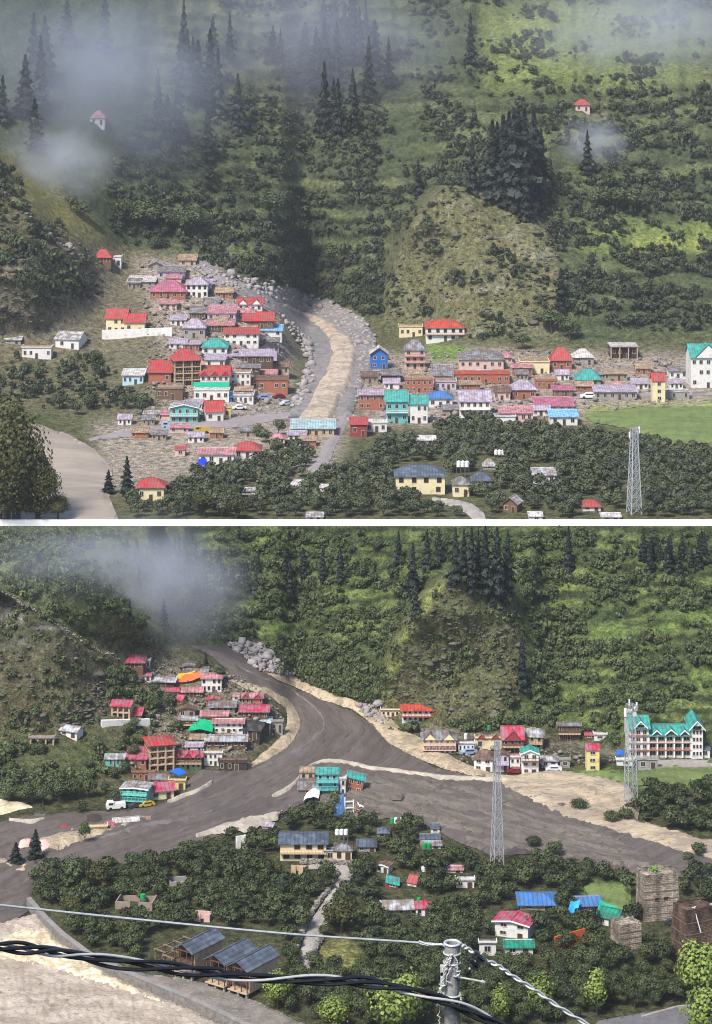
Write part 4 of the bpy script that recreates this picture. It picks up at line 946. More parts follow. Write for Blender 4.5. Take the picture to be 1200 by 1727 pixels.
for t in T:
    fl, x0, x1, yt, ye, yb, roof, rc, wc, floors, nw, label, kw = t
    kw = dict(kw); wc = kw.pop('wc', wc); grp = kw.pop('grp', None)
    if rc == 'orange': rc = 'brown'
    ho = house(fl, x0, x1, yt, ye, yb, roof, rc, wc, floors, nw, label, **kw)
    if grp: ho[0]['group'] = grp
# ------------------------------------------------------------------ the big hotel
def keep(fl, x0, x1, yt, yb): HOUSES.append((fl, x0, x1, yt, yb))
def hotel():
    p = Lo.v(1118, 1277); k = p.y / F
    root = empty('hotel', p, 0, 'big white four storey hotel with long turquoise roof, dormers and corner turrets', 'hotel')
    X = lambda x: (x - 1118) * k
    H = 38 * k; fh = H / 3; wmat = wm('white'); band = wm('brick'); rt = rm('teal'); D = 9
    def z(y): return (1277 - y) * k
    b = MB(); b.box(X(1093), X(1164), 0, D, -2.5, z(1238)); b.box(X(1059), X(1093), -.8, D, -2.5, z(1226)); b.box(X(1164), X(1184), -.8, D, -2.5, z(1228)); b.obj('wall', [wmat], root)
    for yy, hh_ in ((1264, .28), (1251, .22), (1239.5, .25)):
        b = MB(); b.box(X(1093) + .02, X(1164) - .02, -1.0, -.03, z(yy), z(yy) + hh_); b.box(X(1059) - .1, X(1093), -1.15, -.83, z(yy), z(yy) + hh_); b.obj('floor_band', band if yy != 1251 else wm('pinkw'), root)
    # recessed galleries of the middle: windows between piers
    for r_, (yc, hh_) in enumerate(((1269.5, 1.1), (1257, 1.15), (1245, 1.0))):
        for i in range(5):
            xx = X(1093 + 71 * (i + .5) / 5)
            o = link('window', win_me(1.6, hh_ * 1.15, FRAME, ''), root, (xx, -.02, z(yc))); pn = MB(); pn.box(-.5, .5, -.03, -.016, -hh_ * .4, hh_ * .4); pn.obj('pane', GLASS, o)
        for i in range(6):
            xx = X(1093 + 71 * i / 5); b = MB(); b.box(xx - .16, xx + .16, -.9, -.7, z(yc) - 1.0, z(yc) + 1.0); b.obj('gallery_post', WHITEP, root)
    for yc in (1269, 1257, 1245, 1233):
        for xx in (X(1066), X(1075), X(1086)): link('window', win_me(1.1, 1.2, FRAME, ''), root, (xx, -.83, z(yc)))
        for xx in (X(1169), X(1174.5), X(1180)): link('window', win_me(.6, 1.0, FRAME, ''), root, (xx, -.83, z(yc)))
    # roofs
    t = 1232 / F
    def gab(x0, x1, ye, rise, y0, y1, nm='roof'):
        b = MB(); e = z(ye)
        b.slab([(x0, y0, e), (x1, y0, e), (x1, (y0 + y1) / 2, e + rise), (x0, (y0 + y1) / 2, e + rise)], .2); b.slab([(x1, y1, e), (x0, y1, e), (x0, (y0 + y1) / 2, e + rise), (x1, (y0 + y1) / 2, e + rise)], .2)
        return b.obj(nm, rt, root)
    gab(X(1092), X(1165), 1238, 1.3, -1.3, D + .4)
    gab(X(1058), X(1096), 1226, 2.0, -1.4, D + .6)
    def gabf(xc, hw, ye, rise, y0, y1, nm, white=True):
        e = z(ye); b = MB()
        b.slab([(xc - hw, y0, e), (xc, y0, e + rise), (xc, y1, e + rise), (xc - hw, y1, e)][::-1], .18); b.slab([(xc, y0, e + rise), (xc + hw, y0, e), (xc + hw, y1, e), (xc, y1, e + rise)][::-1], .18)
        o = b.obj(nm, rt, root)
        c = MB(); c.mesh([(xc - hw * .9, y0 + .25, e - .1), (xc + hw * .9, y0 + .25, e - .1), (xc, y0 + .25, e + rise * .9), (xc - hw * .9, y1, e - .1), (xc + hw * .9, y1, e - .1), (xc, y1, e + rise * .9)], [(0, 1, 2), (5, 4, 3), (0, 2, 5, 3), (1, 4, 5, 2)]); c.obj('gable_wall', wmat, o)
        g = MB(); w2 = hw * .5
        g.box(xc - w2, xc + w2, y0 + .15, y0 + .24, e + .05, e + rise * .42); g.obj('gable_window', GLASS, o)
        v = MB(); v.slab([(xc - hw - .1, y0 - .05, e), (xc, y0 - .05, e + rise + .1), (xc, y0 - .15, e + rise + .1), (xc - hw - .1, y0 - .15, e)], .35); v.slab([(xc + hw + .1, y0 - .05, e), (xc, y0 - .05, e + rise + .1), (xc, y0 - .15, e + rise + .1), (xc + hw + .1, y0 - .15, e)], .35); v.obj('bargeboard', WHITEP, o)
    gabf(X(1079), 1.7, 1224, 1.7, -1.6, 3.5, 'front_gable')
    gabf(X(1174), 2.1, 1228, 2.3, -1.5, D, 'turret_roof')
    gabf(X(1106), 1.1, 1235, 1.0, -1.4, 3, 'dormer'); gabf(X(1130), 1.5, 1235, 1.25, -1.5, 3, 'dormer'); gabf(X(1153), 1.1, 1235, 1.0, -1.4, 3, 'dormer')
    b = MB(); b.box(X(1070), X(1198), -9, -1.2, -3, -.15); b.obj('forecourt', CONC, root)
    b = MB()
    b.box(X(1100), X(1196), -9.1, -8.9, -.15, .5); b.obj('forecourt_wall', wm('stone'), root)
    keep(Lo, 1050, 1200, 1200, 1296)
hotel()

# ------------------------------------------------------------------ cabins on stilts beside the river
def cabin(fx, fy, label, w_=5.0, d_=9.0, h_=6.0):
    p = Lo.v(fx, fy); rz = R(-36)
    root = empty('stilt_cabin', p, rz, label, 'cabin', 'stilt cabins by the river')
    wmm = wm('pinkw'); b = MB(); zf = 1.1; x = w_ / 2
    b.box(-x, x, -.9, d_, zf, zf + .22); b.obj('floor', wm('beige'), root)
    b = MB(); b.box(-x, -x + .18, .8, d_ - .02, zf + .22, zf + h_ - 1.1); b.box(x - .18, x, .0, d_ - .02, zf + .22, zf + h_ - 1.1); b.box(-x + .18, x - .18, d_ - .2, d_ - .02, zf + .22, zf + h_ - 1.1)
    b.box(-x + .18, x - .18, 2.2, 2.35, zf + .22, zf + 2.2); b.obj('wall', wm('beige'), root)
    b = MB(); b.box(-x + .2, x - .2, -.5, d_ - .3, zf + 2.2, zf + 2.4); b.obj('loft', wm('wood'), root)
    e = zf + h_ - 1.1; X = x + .35; r_ = 1.35
    b = MB(); b.slab([(-X, -1.1, e - .2), (0, -1.1, e + r_), (0, d_ + .6, e + r_), (-X, d_ + .6, e - .2)][::-1], .16); b.slab([(0, -1.1, e + r_), (X, -1.1, e - .2), (X, d_ + .6, e - .2), (0, d_ + .6, e + r_)][::-1], .16)
    rr = b.obj('roof', rm('steel'), root); c = MB(); c.box(-.15, .15, -1.1, d_ + .6, e + r_ - .02, e + r_ + .08); c.obj('ridge_cap', rm('steel'), rr)
    for xx in (-x + .2, -x * .33, x * .33, x - .2):
        b = MB(); b.box(xx - .09, xx + .09, -.6, -.42, zf + .22, e + r_ * (1 - abs(xx) / x) - .25); b.obj('gable_post', FRAMED, root)
    b = MB(); b.box(-x, x, -.62, -.44, e - .3, e - .1); b.obj('tie_beam', FRAMED, root)
    for xx in (-x + .3, 0, x - .3):
        for yy in (-.4, d_ * .5, d_ - .5):
            b = MB(); b.box(xx - .22, xx + .22, yy - .22, yy + .22, -1.2, zf - .01); b.obj('stilt', CONC, root)
    keep(Lo, fx - 26, fx + 75, fy - 75, fy)
cabin(312, 1650, 'beige stilt cabin with slate roof, farthest up the river bank of the three')
cabin(366, 1669, 'middle one of the three beige slate-roofed stilt cabins by the river')
cabin(404, 1679, 'slate-roofed stilt cabin nearest the big bush, lowest of the three')
def frames(fx, fy, nx, ny, label):
    p = Lo.v(fx, fy); root = empty('cabin_frame', p, R(-40), label, 'frame', 'bare timber frames by the cabins')
    for i in range(nx):
        for j in range(ny):
            b = MB(); b.box(i * 2.6 - .1, i * 2.6 + .1, j * 2.8 - .1, j * 2.8 + .1, -1, 3.6); b.obj('post', WOODM, root)
    for i in range(nx):
        b = MB(); b.box(i * 2.6 - .1, i * 2.6 + .1, -.4, (ny - 1) * 2.8 + .4, 3.61, 3.85); b.obj('beam', WOODM, root)
        b = MB(); b.box(i * 2.6 - .09, i * 2.6 + .09, .11, (ny - 1) * 2.8 - .11, 1.2, 1.4); b.obj('rail', WOODM, root)
    for j in range(ny):
        b = MB(); b.box(-.4, (nx - 1) * 2.6 + .4, j * 2.8 - .1, j * 2.8 + .1, 3.86, 4.05); b.obj('beam', WOODM, root)
    keep(Lo, fx - 12, fx + 60, fy - 52, fy)
frames(262, 1632, 2, 4, 'bare grey timber frame left of the stilt cabins in the lower valley')
frames(276, 1642, 2, 3, 'smaller bare timber frame right beside the upper stilt cabin')

# ------------------------------------------------------------------ old stone towers
def tower(x0, x1, yt, yb, label, batter, m, dname, bands, yaw, wins, plant=False, beams=False, depth=1.0):
    xc = (x0 + x1) / 2; p = Lo.v(xc, yb); k = p.y / F; W = (x1 - x0) * k; H = (yb - yt) * k - W * depth * yb / F * .5; D = W * depth
    root = empty(dname, p + Vector((0, D / 2, 0)), R(yaw), label, 'tower'); x = W / 2; y = D / 2; s = 1 - batter
    b = MB(); b.frustum([(-x, -y, -3), (x, -y, -3), (x, y, -3), (-x, y, -3)], [(-x*s, -y*s, H), (x*s, -y*s, H), (x*s, y*s, H), (-x*s, y*s, H)]); b.obj('wall', m, root)
    for i in range(bands):
        f = (i + 1) / (bands + 1); q = (1 - batter * f) ; zz = H * f; b = MB(); e = .04
        hb = .09
        b.box(-x*q - e, x*q + e, -y*q - e, -y*q + .1, zz - hb, zz + hb); b.box(-x*q - e, x*q + e, y*q - .1, y*q + e, zz - hb, zz + hb); b.box(-x*q - e, -x*q + .1, -y*q + .1, y*q - .1, zz - hb, zz + hb); b.box(x*q - .1, x*q + e, -y*q + .1, y*q - .1, zz - hb, zz + hb)
        b.obj('timber_course', mat('old_course', lin('6a5a4a'), rough=.9, var=.35, scale=1.5), root)
    for (wx, wz) in wins:
        b = MB(); q = 1 - batter * wz; b.box(-.45, .45, -.05, .3, -.3, .3, 0); b.box(-.55, .55, -.09, .2, .3, .42, 1); b.box(-.55, .55, -.09, .2, -.42, -.3, 1); b.obj('window', [DARK, WOODM], root, (wx * x, -y * q - .03, wz * H))
    b = MB(); rr = random.Random(5)
    for side in range(4):
        for i in range(7):
            u = -1 + 2 * (i + .5) / 7; hh_ = rr.uniform(.15, .6); wd = x * s / 7
            if side == 0: b.box(u*x*s - wd, u*x*s + wd, -y*s, -y*s + .35, H, H + hh_)
            elif side == 1: b.box(u*x*s - wd, u*x*s + wd, y*s - .35, y*s, H, H + hh_)
            elif side == 2: b.box(-x*s, -x*s + .35, u*y*s*.86 - wd * .8, u*y*s*.86 + wd * .8, H, H + hh_ * .97)
            else: b.box(x*s - .35, x*s, u*y*s*.86 - wd * .8, u*y*s*.86 + wd * .8, H, H + hh_ * .97)
    b.obj('parapet', m, root)
    if beams:
        for xx in (-.35, .75):
            b = MB(); b.tube([(xx * x, -y * s * .9, H + .7), (xx * x + 1.2, -y * 1.0, H * .62)], .12, 6); b.tube([(xx * x - .5, -y * s * .9, H + .75), (xx * x + .5, -y * s * .9, H + .75)], .1, 6); b.obj('white_beam', WHITEP, root)
    keep(Lo, x0 - 3, x1 + 3, yt, yb)
    return root, H
def masonry(name, c1, c2, cm, rowh=.38, bw=.95):
    m = bpy.data.materials.new(name); m.use_nodes = True; N = m.node_tree; P = N.nodes['Principled BSDF']; P.inputs['Roughness'].default_value = .95; P.inputs['Specular IOR Level'].default_value = .15
    tc = N.nodes.new('ShaderNodeTexCoord'); sp = N.nodes.new('ShaderNodeSeparateXYZ'); ad = N.nodes.new('ShaderNodeMath'); ad.operation = 'ADD'; cb = N.nodes.new('ShaderNodeCombineXYZ')
    N.links.new(tc.outputs['Object'], sp.inputs[0]); N.links.new(sp.outputs['X'], ad.inputs[0]); N.links.new(sp.outputs['Y'], ad.inputs[1]); N.links.new(ad.outputs[0], cb.inputs['X']); N.links.new(sp.outputs['Z'], cb.inputs['Y'])
    br = N.nodes.new('ShaderNodeTexBrick'); br.inputs['Scale'].default_value = 1; br.inputs['Brick Width'].default_value = bw; br.inputs['Row Height'].default_value = rowh; br.inputs['Mortar Size'].default_value = .03; br.inputs['Mortar Smooth'].default_value = .4
    br.inputs['Color1'].default_value = (*c1, 1); br.inputs['Color2'].default_value = (*c2, 1); br.inputs['Mortar'].default_value = (*cm, 1); N.links.new(cb.outputs[0], br.inputs['Vector'])
    out = br.outputs['Color']
    for sc, lo, hi, st in ((.35, .35, 1.5, (1, 1, .35)), (1.8, .6, 1.4, (1, 1, 1))):
        mp = N.nodes.new('ShaderNodeMapping'); mp.inputs['Scale'].default_value = st; N.links.new(tc.outputs['Object'], mp.inputs['Vector'])
        n = N.nodes.new('ShaderNodeTexNoise'); n.inputs['Scale'].default_value = sc; n.inputs['Detail'].default_value = 6; N.links.new(mp.outputs[0], n.inputs['Vector'])
        r_ = N.nodes.new('ShaderNodeMapRange'); r_.inputs[1].default_value = .33; r_.inputs[2].default_value = .67; r_.inputs[3].default_value = lo; r_.inputs[4].default_value = hi; N.links.new(n.outputs['Fac'], r_.inputs[0])
        v = N.nodes.new('ShaderNodeVectorMath'); v.operation = 'SCALE'; N.links.new(out, v.inputs[0]); N.links.new(r_.outputs[0], v.inputs['Scale']); out = v.outputs[0]
    N.links.new(out, P.inputs['Base Color'])
    bp = N.nodes.new('ShaderNodeBump'); bp.inputs['Strength'].default_value = .9; bp.inputs['Distance'].default_value = .12; bp.invert = True; N.links.new(br.outputs['Fac'], bp.inputs['Height']); N.links.new(bp.outputs[0], P.inputs['Normal'])
    return m
SB_ = mat('old_masonry', lin('a8977f'), rough=.95, var=.4, scale=1.4, bump=.9, bscale=3.5, col2=lin('6a5a4c'), mix2=.5, s2=.6)
SB = masonry('coursed_stone', lin('a5988a'), lin('8a7e6e'), lin('665c50')); SBD = masonry('dark_coursed_stone', lin('6e5a4e'), lin('5c4a3e'), lin('40352d'), .3, .6)
SBD_ = mat('dark_masonry', lin('6a564a'), rough=.95, var=.3, scale=.8, bump=.6, bscale=2.5, col2=lin('453830'), mix2=.5, s2=.5)
tr, th_ = tower(1079, 1142, 1470, 1553, 'tall square weathered stone tower with two small windows and a green tuft on top', .05, SB, 'stone_tower', 5, 12, [(-.25, .5), (.25, .5)], depth=.7)
tower(1140, 1205, 1526, 1632, 'dark brown tapering stone tower with two white beams near the frame edge', .16, SBD, 'stone_tower', 4, 24, [], beams=True, depth=.8)
tower(1036, 1078, 1556, 1602, 'squat stone block house with dark flat roof among the trees by the towers', .02, SB, 'stone_hut', 3, 22, [], depth=.8)

b = MB(); r5 = random.Random(2)
for i in range(60):
    c = Vector((-.6 + r5.gauss(0, .45), r5.gauss(0, .4), th_ + .35 + abs(r5.gauss(0, .4)))); u = Vector((r5.uniform(-1, 1), r5.uniform(-1, 1), r5.uniform(-.3, 1))).normalized() * .3; w_ = u.orthogonal().normalized() * .16
    b.poly([c - u, c + w_, c + u, c - w_])
b.obj('grass_tuft', mat('tuft_leaves', (.14, .26, .04), rough=.7), tr)
# ------------------------------------------------------------------ water tanks
def tank(fl, x, y, h_px, w_px, m, label, group=None, stand=0):
    p = fl.v(x, y); k = p.y / F; h = h_px * k; r_ = w_px * k / 2
    root = empty('water_tank', p + Vector((0, 0, stand)), 0, label, 'water tank', group)
    b = MB(); b.tube([(0, 0, 0), (0, 0, h * .3), (0, 0, h * .32), (0, 0, h * .36), (0, 0, h * .85)], [r_, r_, r_ * 1.05, r_, r_], 14); b.tube([(0, 0, h * .85), (0, 0, h * .95)], [r_, r_ * .45], 14); b.obj('body', m, root)
    b = MB(); b.tube([(0, 0, h * .95), (0, 0, h)], r_ * .4, 10); b.obj('lid', m, root)
    if stand:
        b = MB(); b.box(-r_ * 1.1, r_ * 1.1, -r_, r_, -.2, -.01)
        for sx in (-.9, .9):
            for sy in (-.8, .8): b.box(sx * r_ - .08, sx * r_ + .08, sy * r_ - .08, sy * r_ + .08, -stand - .5, -.2)
        b.obj('stand', STEELD, root)
TW = mat('tank_white', lin('dcdcda'), rough=.5, var=.06); TG = mat('tank_green', lin('189048'), rough=.45, var=.12)
for i, x in enumerate((568, 575.5, 583)): tank(Lo, x, 1446, 9, 7, TW, 'white water tank, one of three in a row above the small cream house', 'white tanks in a row by the cream house', 5.4)
tank(Lo, 661, 1399, 9, 7, TG, 'green water tank beside two white tanks above the orchard trees', None, 1.7)
for x in (667.5, 674.5): tank(Lo, x, 1399, 9, 7, TW, 'white water tank right of the green one above the orchard trees', 'two white tanks beside a green tank', 1.7)
for x in (715, 723): tank(Lo, x, 1431, 9, 8, TG, 'green water tank, one of a pair by the grey roofed shed', 'pair of green tanks', .2)
tank(Lo, 714, 1477, 13, 8, TW, 'lone tall white water tank among orchard trees', None, .6)
tank(Lo, 706, 1536, 8, 7, TG, 'lone green tank standing before the crimson roof of the long shed', None, 2.0)
tank(Lo, 785, 1252, 10, 6, TW, 'white tank on a roof behind the white flat-roofed row', None, 1.0)
tank(Lo, 824, 1252, 7, 5, TG, 'small green tank above the cream flat-roofed block', None, 3.4)
tank(Lo, 241, 1524, 9, 9, TG, 'bright green tank on the ruined hut among trees near the river', None, 1.2)
for i, x in enumerate((773, 780, 787)): tank(Up, x, 806, 10, 7, TW, 'white water tank, one of three behind the small cream house near the path', 'three white tanks in the upper valley', 3.6)
for x in (836, 842, 848): tank(Up, x, 771, 8, 6, TW, 'white water tank in a row of three among the far orchard trees', 'far row of white tanks in the upper valley', 1.0)
tank(Up, 955, 865, 15, 8, TW, 'lone tall white tank close to the dividing wall', None, .6)

# ------------------------------------------------------------------ tarpaulins, debris, ruins
def tarp(fl, name, quad, hgt, m, label, sag=.5, cat='tarpaulin', th=.06, n=6):
    A, B, C, D = [fl.v(*q) + Vector((0, 0, h_)) for q, h_ in zip(quad, hgt)]
    o0 = (A + B + C + D) / 4; V = []; Fc = []; rr = random.Random(hash(name + label) % 1000 if False else len(label))
    for i in range(n + 1):
        for j in range(n + 1):
            u, v_ = i / n, j / n; q = (A * (1 - u) + B * u) * (1 - v_) + (D * (1 - u) + C * u) * v_
            q = q - o0; q.z += -sag * math.sin(math.pi * u) * .8 + rr.uniform(-.18, .18) * sag; V.append(q)
    for i in range(n):
        for j in range(n): a = i * (n + 1) + j; Fc.append((a, a + n + 1, a + n + 2, a + 1))
    b = MB(); N_ = len(V); b.mesh(V + [q - Vector((0, 0, th)) for q in V], Fc + [tuple(N_ + i for i in f[::-1]) for f in Fc])
    o = b.obj(name, m, None, o0); return setp(o, label, cat)
def plastic(k, h): return mat('plastic_' + k, lin(h), rough=.45, var=.15, scale=.8, bump=.3, bscale=2)
tarp(Lo, 'tarpaulin', [(315, 1243), (358, 1243), (361, 1232), (330, 1228)], [1.6, 1.4, 2.2, 2.2], plastic('green', '149a68'), 'bright green tarpaulin stretched over a roof mid village in the lower valley', -.6)
tarp(Lo, 'tarpaulin', [(297, 1156), (338, 1150), (340, 1144), (312, 1148)], [.9, 1.3, 2.2, 1.8], plastic('orange', 'e0703c'), 'orange awning cloth strung beside the white temple in the lower valley', .5)
tarp(Lo, 'tarpaulin', [(297, 1150), (322, 1148), (330, 1143), (300, 1146)], [1.0, 1.1, 1.9, 1.6], plastic('yellow', 'e0b23c'), 'yellow awning cloth above the orange awning by the white temple', .3)
tarp(Lo, 'tarpaulin', [(283, 1320), (300, 1323), (315, 1318), (298, 1314)], [2.6, 2.2, 2.2, 3.0], plastic('blue', '1f62c4'), 'blue tarpaulin over the small yellow walled house by the mud', -.5)
tarp(Lo, 'tarpaulin', [(510, 1357), (537, 1354), (540, 1343), (516, 1346)], [.8, 1.2, 1.8, 1.2], plastic('white', 'd9d6d2'), 'crumpled white sheeting lying at the foot of the teal house', -.9)
tarp(Lo, 'tarpaulin', [(956, 1552), (974, 1548), (978, 1540), (962, 1542)], [1.8, 1.6, 3.0, 3.0], plastic('lblue', '3a9fd0'), 'light blue tarpaulin draped below the sloping blue roof', .4)
tarp(Lo, 'tarpaulin', [(1004, 1552), (1030, 1556), (1042, 1548), (1012, 1540)], [1.4, 1.2, 2.6, 3.0], plastic('teal', '1d9a7a'), 'teal green net draped beside the white green-roofed hut', .5)
tarp(Lo, 'tarpaulin', [(1039, 1285), (1051, 1285), (1051, 1282), (1040, 1282)], [1.6, 1.6, 2.4, 2.4], plastic('blue', '1f62c4'), 'small blue tarpaulin on the low white shed beside the slim yellow house', -.3)
tarp(Up, 'tarpaulin', [(332, 796), (350, 795), (348, 789), (334, 790)], [1.6, 1.6, 3, 3], plastic('cobalt', '2038c8'), 'cobalt blue tarpaulin beside the long faded pink roof near the orchard', -.6)
tarp(Up, 'tarpaulin', [(326, 664), (386, 664), (386, 661), (326, 661)], [2.4, 2.4, 4, 4], plastic('teal', '1d9a7a'), 'narrow teal awning along the white shopfront in the upper village', .2)

def fallen():
    p = Lo.v(578, 1376); root = empty('collapsed_house', p, R(8), 'collapsed house tipped on its side with a blue roof and white broken frame', 'ruin')
    b = MB(); b.slab([(-2.4, -.4, -.5), (.2, -.6, -.5), (.3, .6, 5.0), (-1.6, 1.2, 4.4)], .2); b.obj('roof', rm('blue'), root)
    fr = WHITEP
    for x in (.5, 2.6): b = MB(); b.box(x - .14, x + .14, .2, .5, -.5, 4.4 - x * .3); b.obj('post', fr, root)
    for z_ in (.2, 1.7, 3.2): b = MB(); b.box(.64, 2.46, .24, .46, z_ - .12, z_ + .12); b.obj('beam', fr, root)
    b = MB(); b.box(.66, 2.44, .6, .75, -.5, 3.4); b.obj('wall', wm('grey'), root)
    rr = random.Random(3); M = [wm('brick'), wm('beige'), WHITEP, WOODM]
    for i in range(12):
        b = MB(); Mx = Matrix.Translation((rr.uniform(2.8, 4.6), rr.uniform(-.6, .6), rr.uniform(-.2, 2.6))) @ Matrix.Rotation(rr.uniform(-1, 1), 4, 'Y') @ Matrix.Rotation(rr.uniform(0, 3), 4, 'Z')
        b.box(-.9, .9, -.1, .1, -.12, .12, 0, Mx); b.obj('broken_beam', M[i % 4], root)
    keep(Lo, 562, 606, 1340, 1376)
fallen()
def ruin(fl, x0, x1, yt, yb, label, wc, yaw=0):
    xc = (x0 + x1) / 2; p = fl.v(xc, yb); k = p.y / F; W = (x1 - x0) * k; H = (yb - yt) * k; D = W * .6; t = .35
    root = empty('ruined_hut', p + Vector((0, D / 2, 0)), R(yaw), label, 'ruin'); rr = random.Random(int(x0))
    x, y = W / 2, D / 2
    for (a, b_, c, d_) in ((-x, -x * .2, -y, -y + t), (x * .25, x, -y, -y + t), (-x, x, y - t, y), (-x, -x + t, -y + t, y - t), (x - t, x, -y + t, y - t)):
        q = MB(); h1, h2 = H * rr.uniform(.55, 1), H * rr.uniform(.6, 1); q.frustum([(a, c, -1), (b_, c, -1), (b_, d_, -1), (a, d_, -1)], [(a, c, h1), (b_, c, h2), (b_, d_, h2), (a, d_, h1)]); q.obj('wall', wm(wc), root)
    keep(fl, x0, x1, yt, yb)
ruin(Lo, 196, 260, 1519, 1534, 'ruined stone hut with low roofless walls among trees near the river', 'stone', -8)
ruin(Lo, 328, 355, 1539, 1554, 'small broken pink walled hut among the dark orchard trees', 'pinkw', -10)
ruin(Lo, 284, 314, 1484, 1494, 'low wrecked hut with pale slab among trees above the river bend', 'grey', 10)
ruin(Lo, 492, 516, 1460, 1474, 'small pale broken shed below the cream two storey house', 'beige', -30)
ruin(Lo, 398, 414, 1410, 1432, 'leaning white wall fragment at the orchard edge by the mud', 'white', 20)
ruin(Lo, 268, 300, 1180, 1186, 'small stone enclosure above the terrace wall', 'stone', 0) if False else None
for (q, hg, c, lab) in (([(29, 1437), (48, 1434), (52, 1426), (34, 1428)], [.4, .8, 1.6, 1.4], 'pinkw', 'crumpled pink roof wreck half buried behind the dark conifer'),
                        ([(70, 1440), (88, 1436), (84, 1428), (68, 1430)], [.3, .4, 1.6, 1.8], 'pinkw', 'torn pink roof wreck on the silt beside the dark conifer'),
                        ([(97, 1403), (117, 1401), (117, 1397), (98, 1399)], [.5, .5, .8, .8], 'red', 'flat strip of red wreckage on the silt bank'),
                        ([(20, 1470), (45, 1473), (56, 1463), (30, 1459)], [.4, .3, .4, .4], 'beige', 'brown plank platform washed up beside the mud'),
                        ([(147, 1392), (172, 1390), (170, 1384), (146, 1386)], [.4, .5, 1.4, 1.6], 'dark', 'dark crushed roof wreck beside the little crimson roof')):
    tarp(Lo, 'wreckage', q, hg, wm(c) if c != 'dark' else wm('dark'), lab, -.3, 'wreckage', .15)

# white terrace walls
def longwall(fl, pts, h, m, label, name='terrace_wall', cat='wall', t=.5):
    o0 = fl.v(*pts[0]); b = MB()
    for i in range(len(pts) - 1):
        p = fl.v(*pts[i]) - o0; q = fl.v(*pts[i + 1]) - o0; d = (q - p).normalized(); n = Vector((-d.y, d.x, 0)).normalized() * t
        b.frustum([p - n + Vector((0, 0, -1.5)), q - n + Vector((0, 0, -1.5)), q + n + Vector((0, 0, -1.5)), p + n + Vector((0, 0, -1.5))], [p - n + Vector((0, 0, h)), q - n + Vector((0, 0, h)), q + n + Vector((0, 0, h)), p + n + Vector((0, 0, h))])
    return setp(b.obj(name, m, None, o0), label, cat)
longwall(Lo, [(171, 1226), (252, 1223)], 1.7, wm('white'), 'long white terrace wall below the crimson roofed hillside house in the lower valley')
longwall(Up, [(172, 572), (290, 567)], 3.6, wm('white'), 'long whitish terrace wall below the coral roofed villa in the upper valley')
longwall(Lo, [(934, 1600), (986, 1586)], 2.6, wm('orange'), 'orange board fence among the trees near the stone towers', 'orange_fence', 'fence', .12)
False and longwall(Lo, [(0, 992), (60, 1032), (120, 1070), (165, 1092), (200, 1112)], .9, mat('ridge_stones', (.36, .35, .34), rough=.95, var=.5, scale=1.2), 'pale rubble stone wall running down the crest of the left ridge', 'ridge_wall', 'wall', .5)
False and longwall(Up, [(-20, 305), (30, 350), (70, 390), (120, 420), (150, 436)], 1.8, mat('ridge_stones', (.36, .35, .34)), 'pale stone path wall running down the left hill above the upper village', 'ridge_wall', 'wall', .7)
longwall(Lo, [(1082, 1716), (1140, 1701), (1260, 1688)], .5, CONC, 'low concrete kerb wall along the grey road in the corner', 'road_kerb', 'kerb', .3)
longwall(Lo, [(700, 1262), (800, 1275)], .6, CONC, 'x') if False else None

# dry stone walls beside the path, every large stone its own part
def drywall(line, label, n, seed):
    rr = random.Random(seed); pts = [Lo.v(*p) for p in line]; o0 = pts[0]; root = empty('dry_stone_wall', o0, 0, label, 'wall')
    L = [0]
    for i in range(1, len(pts)): L.append(L[-1] + (pts[i] - pts[i-1]).length)
    bm_ = MB(); cache = []
    for v_ in range(5):
        b = MB(); P8 = [Vector((sx * rr.uniform(.7, 1), sy * rr.uniform(.7, 1), sz * rr.uniform(.7, 1))) for sz in (-1, 1) for (sx, sy) in ((-1, -1), (1, -1), (1, 1), (-1, 1))]
        b.mesh(P8, [(0,3,2,1),(4,5,6,7),(0,1,5,4),(1,2,6,5),(2,3,7,6),(3,0,4,7)]); cache.append(b.me('stone', STONE))
    for i in range(n):
        t = L[-1] * (i + rr.random() * .6) / n; j = max(k for k in range(len(L)) if L[k] <= t + 1e-6); j = min(j, len(L) - 2)
        q = pts[j].lerp(pts[j + 1], (t - L[j]) / (L[j + 1] - L[j])) - o0
        o = link('stone', cache[i % 5], root, (q.x + rr.uniform(-.25, .25), q.y + rr.uniform(-.25, .25), q.z + .25 + (i % 3) * .3)); o.scale = (rr.uniform(.35, .62), rr.uniform(.3, .5), rr.uniform(.2, .34)); o.rotation_euler = (rr.uniform(-.2, .2), rr.uniform(-.2, .2), rr.uniform(0, 3))
drywall([(566, 1475), (560, 1497), (540, 1520), (528, 1537), (515, 1562), (505, 1590), (492, 1625)], 'dry stone wall along the orchard side of the pale path', 110, 1)
drywall([(548, 1562), (544, 1580), (534, 1600), (524, 1622), (518, 1645)], 'dry stone wall between the pale path and the small grass patch', 60, 2)
drywall([(508, 1456), (540, 1457), (570, 1458), (600, 1458)], 'low dark stone wall below the two cream houses', 60, 3)
drywall([(598, 1462), (592, 1478), (585, 1496)], 'short dry stone wall at the upper bend of the pale path', 24, 4)

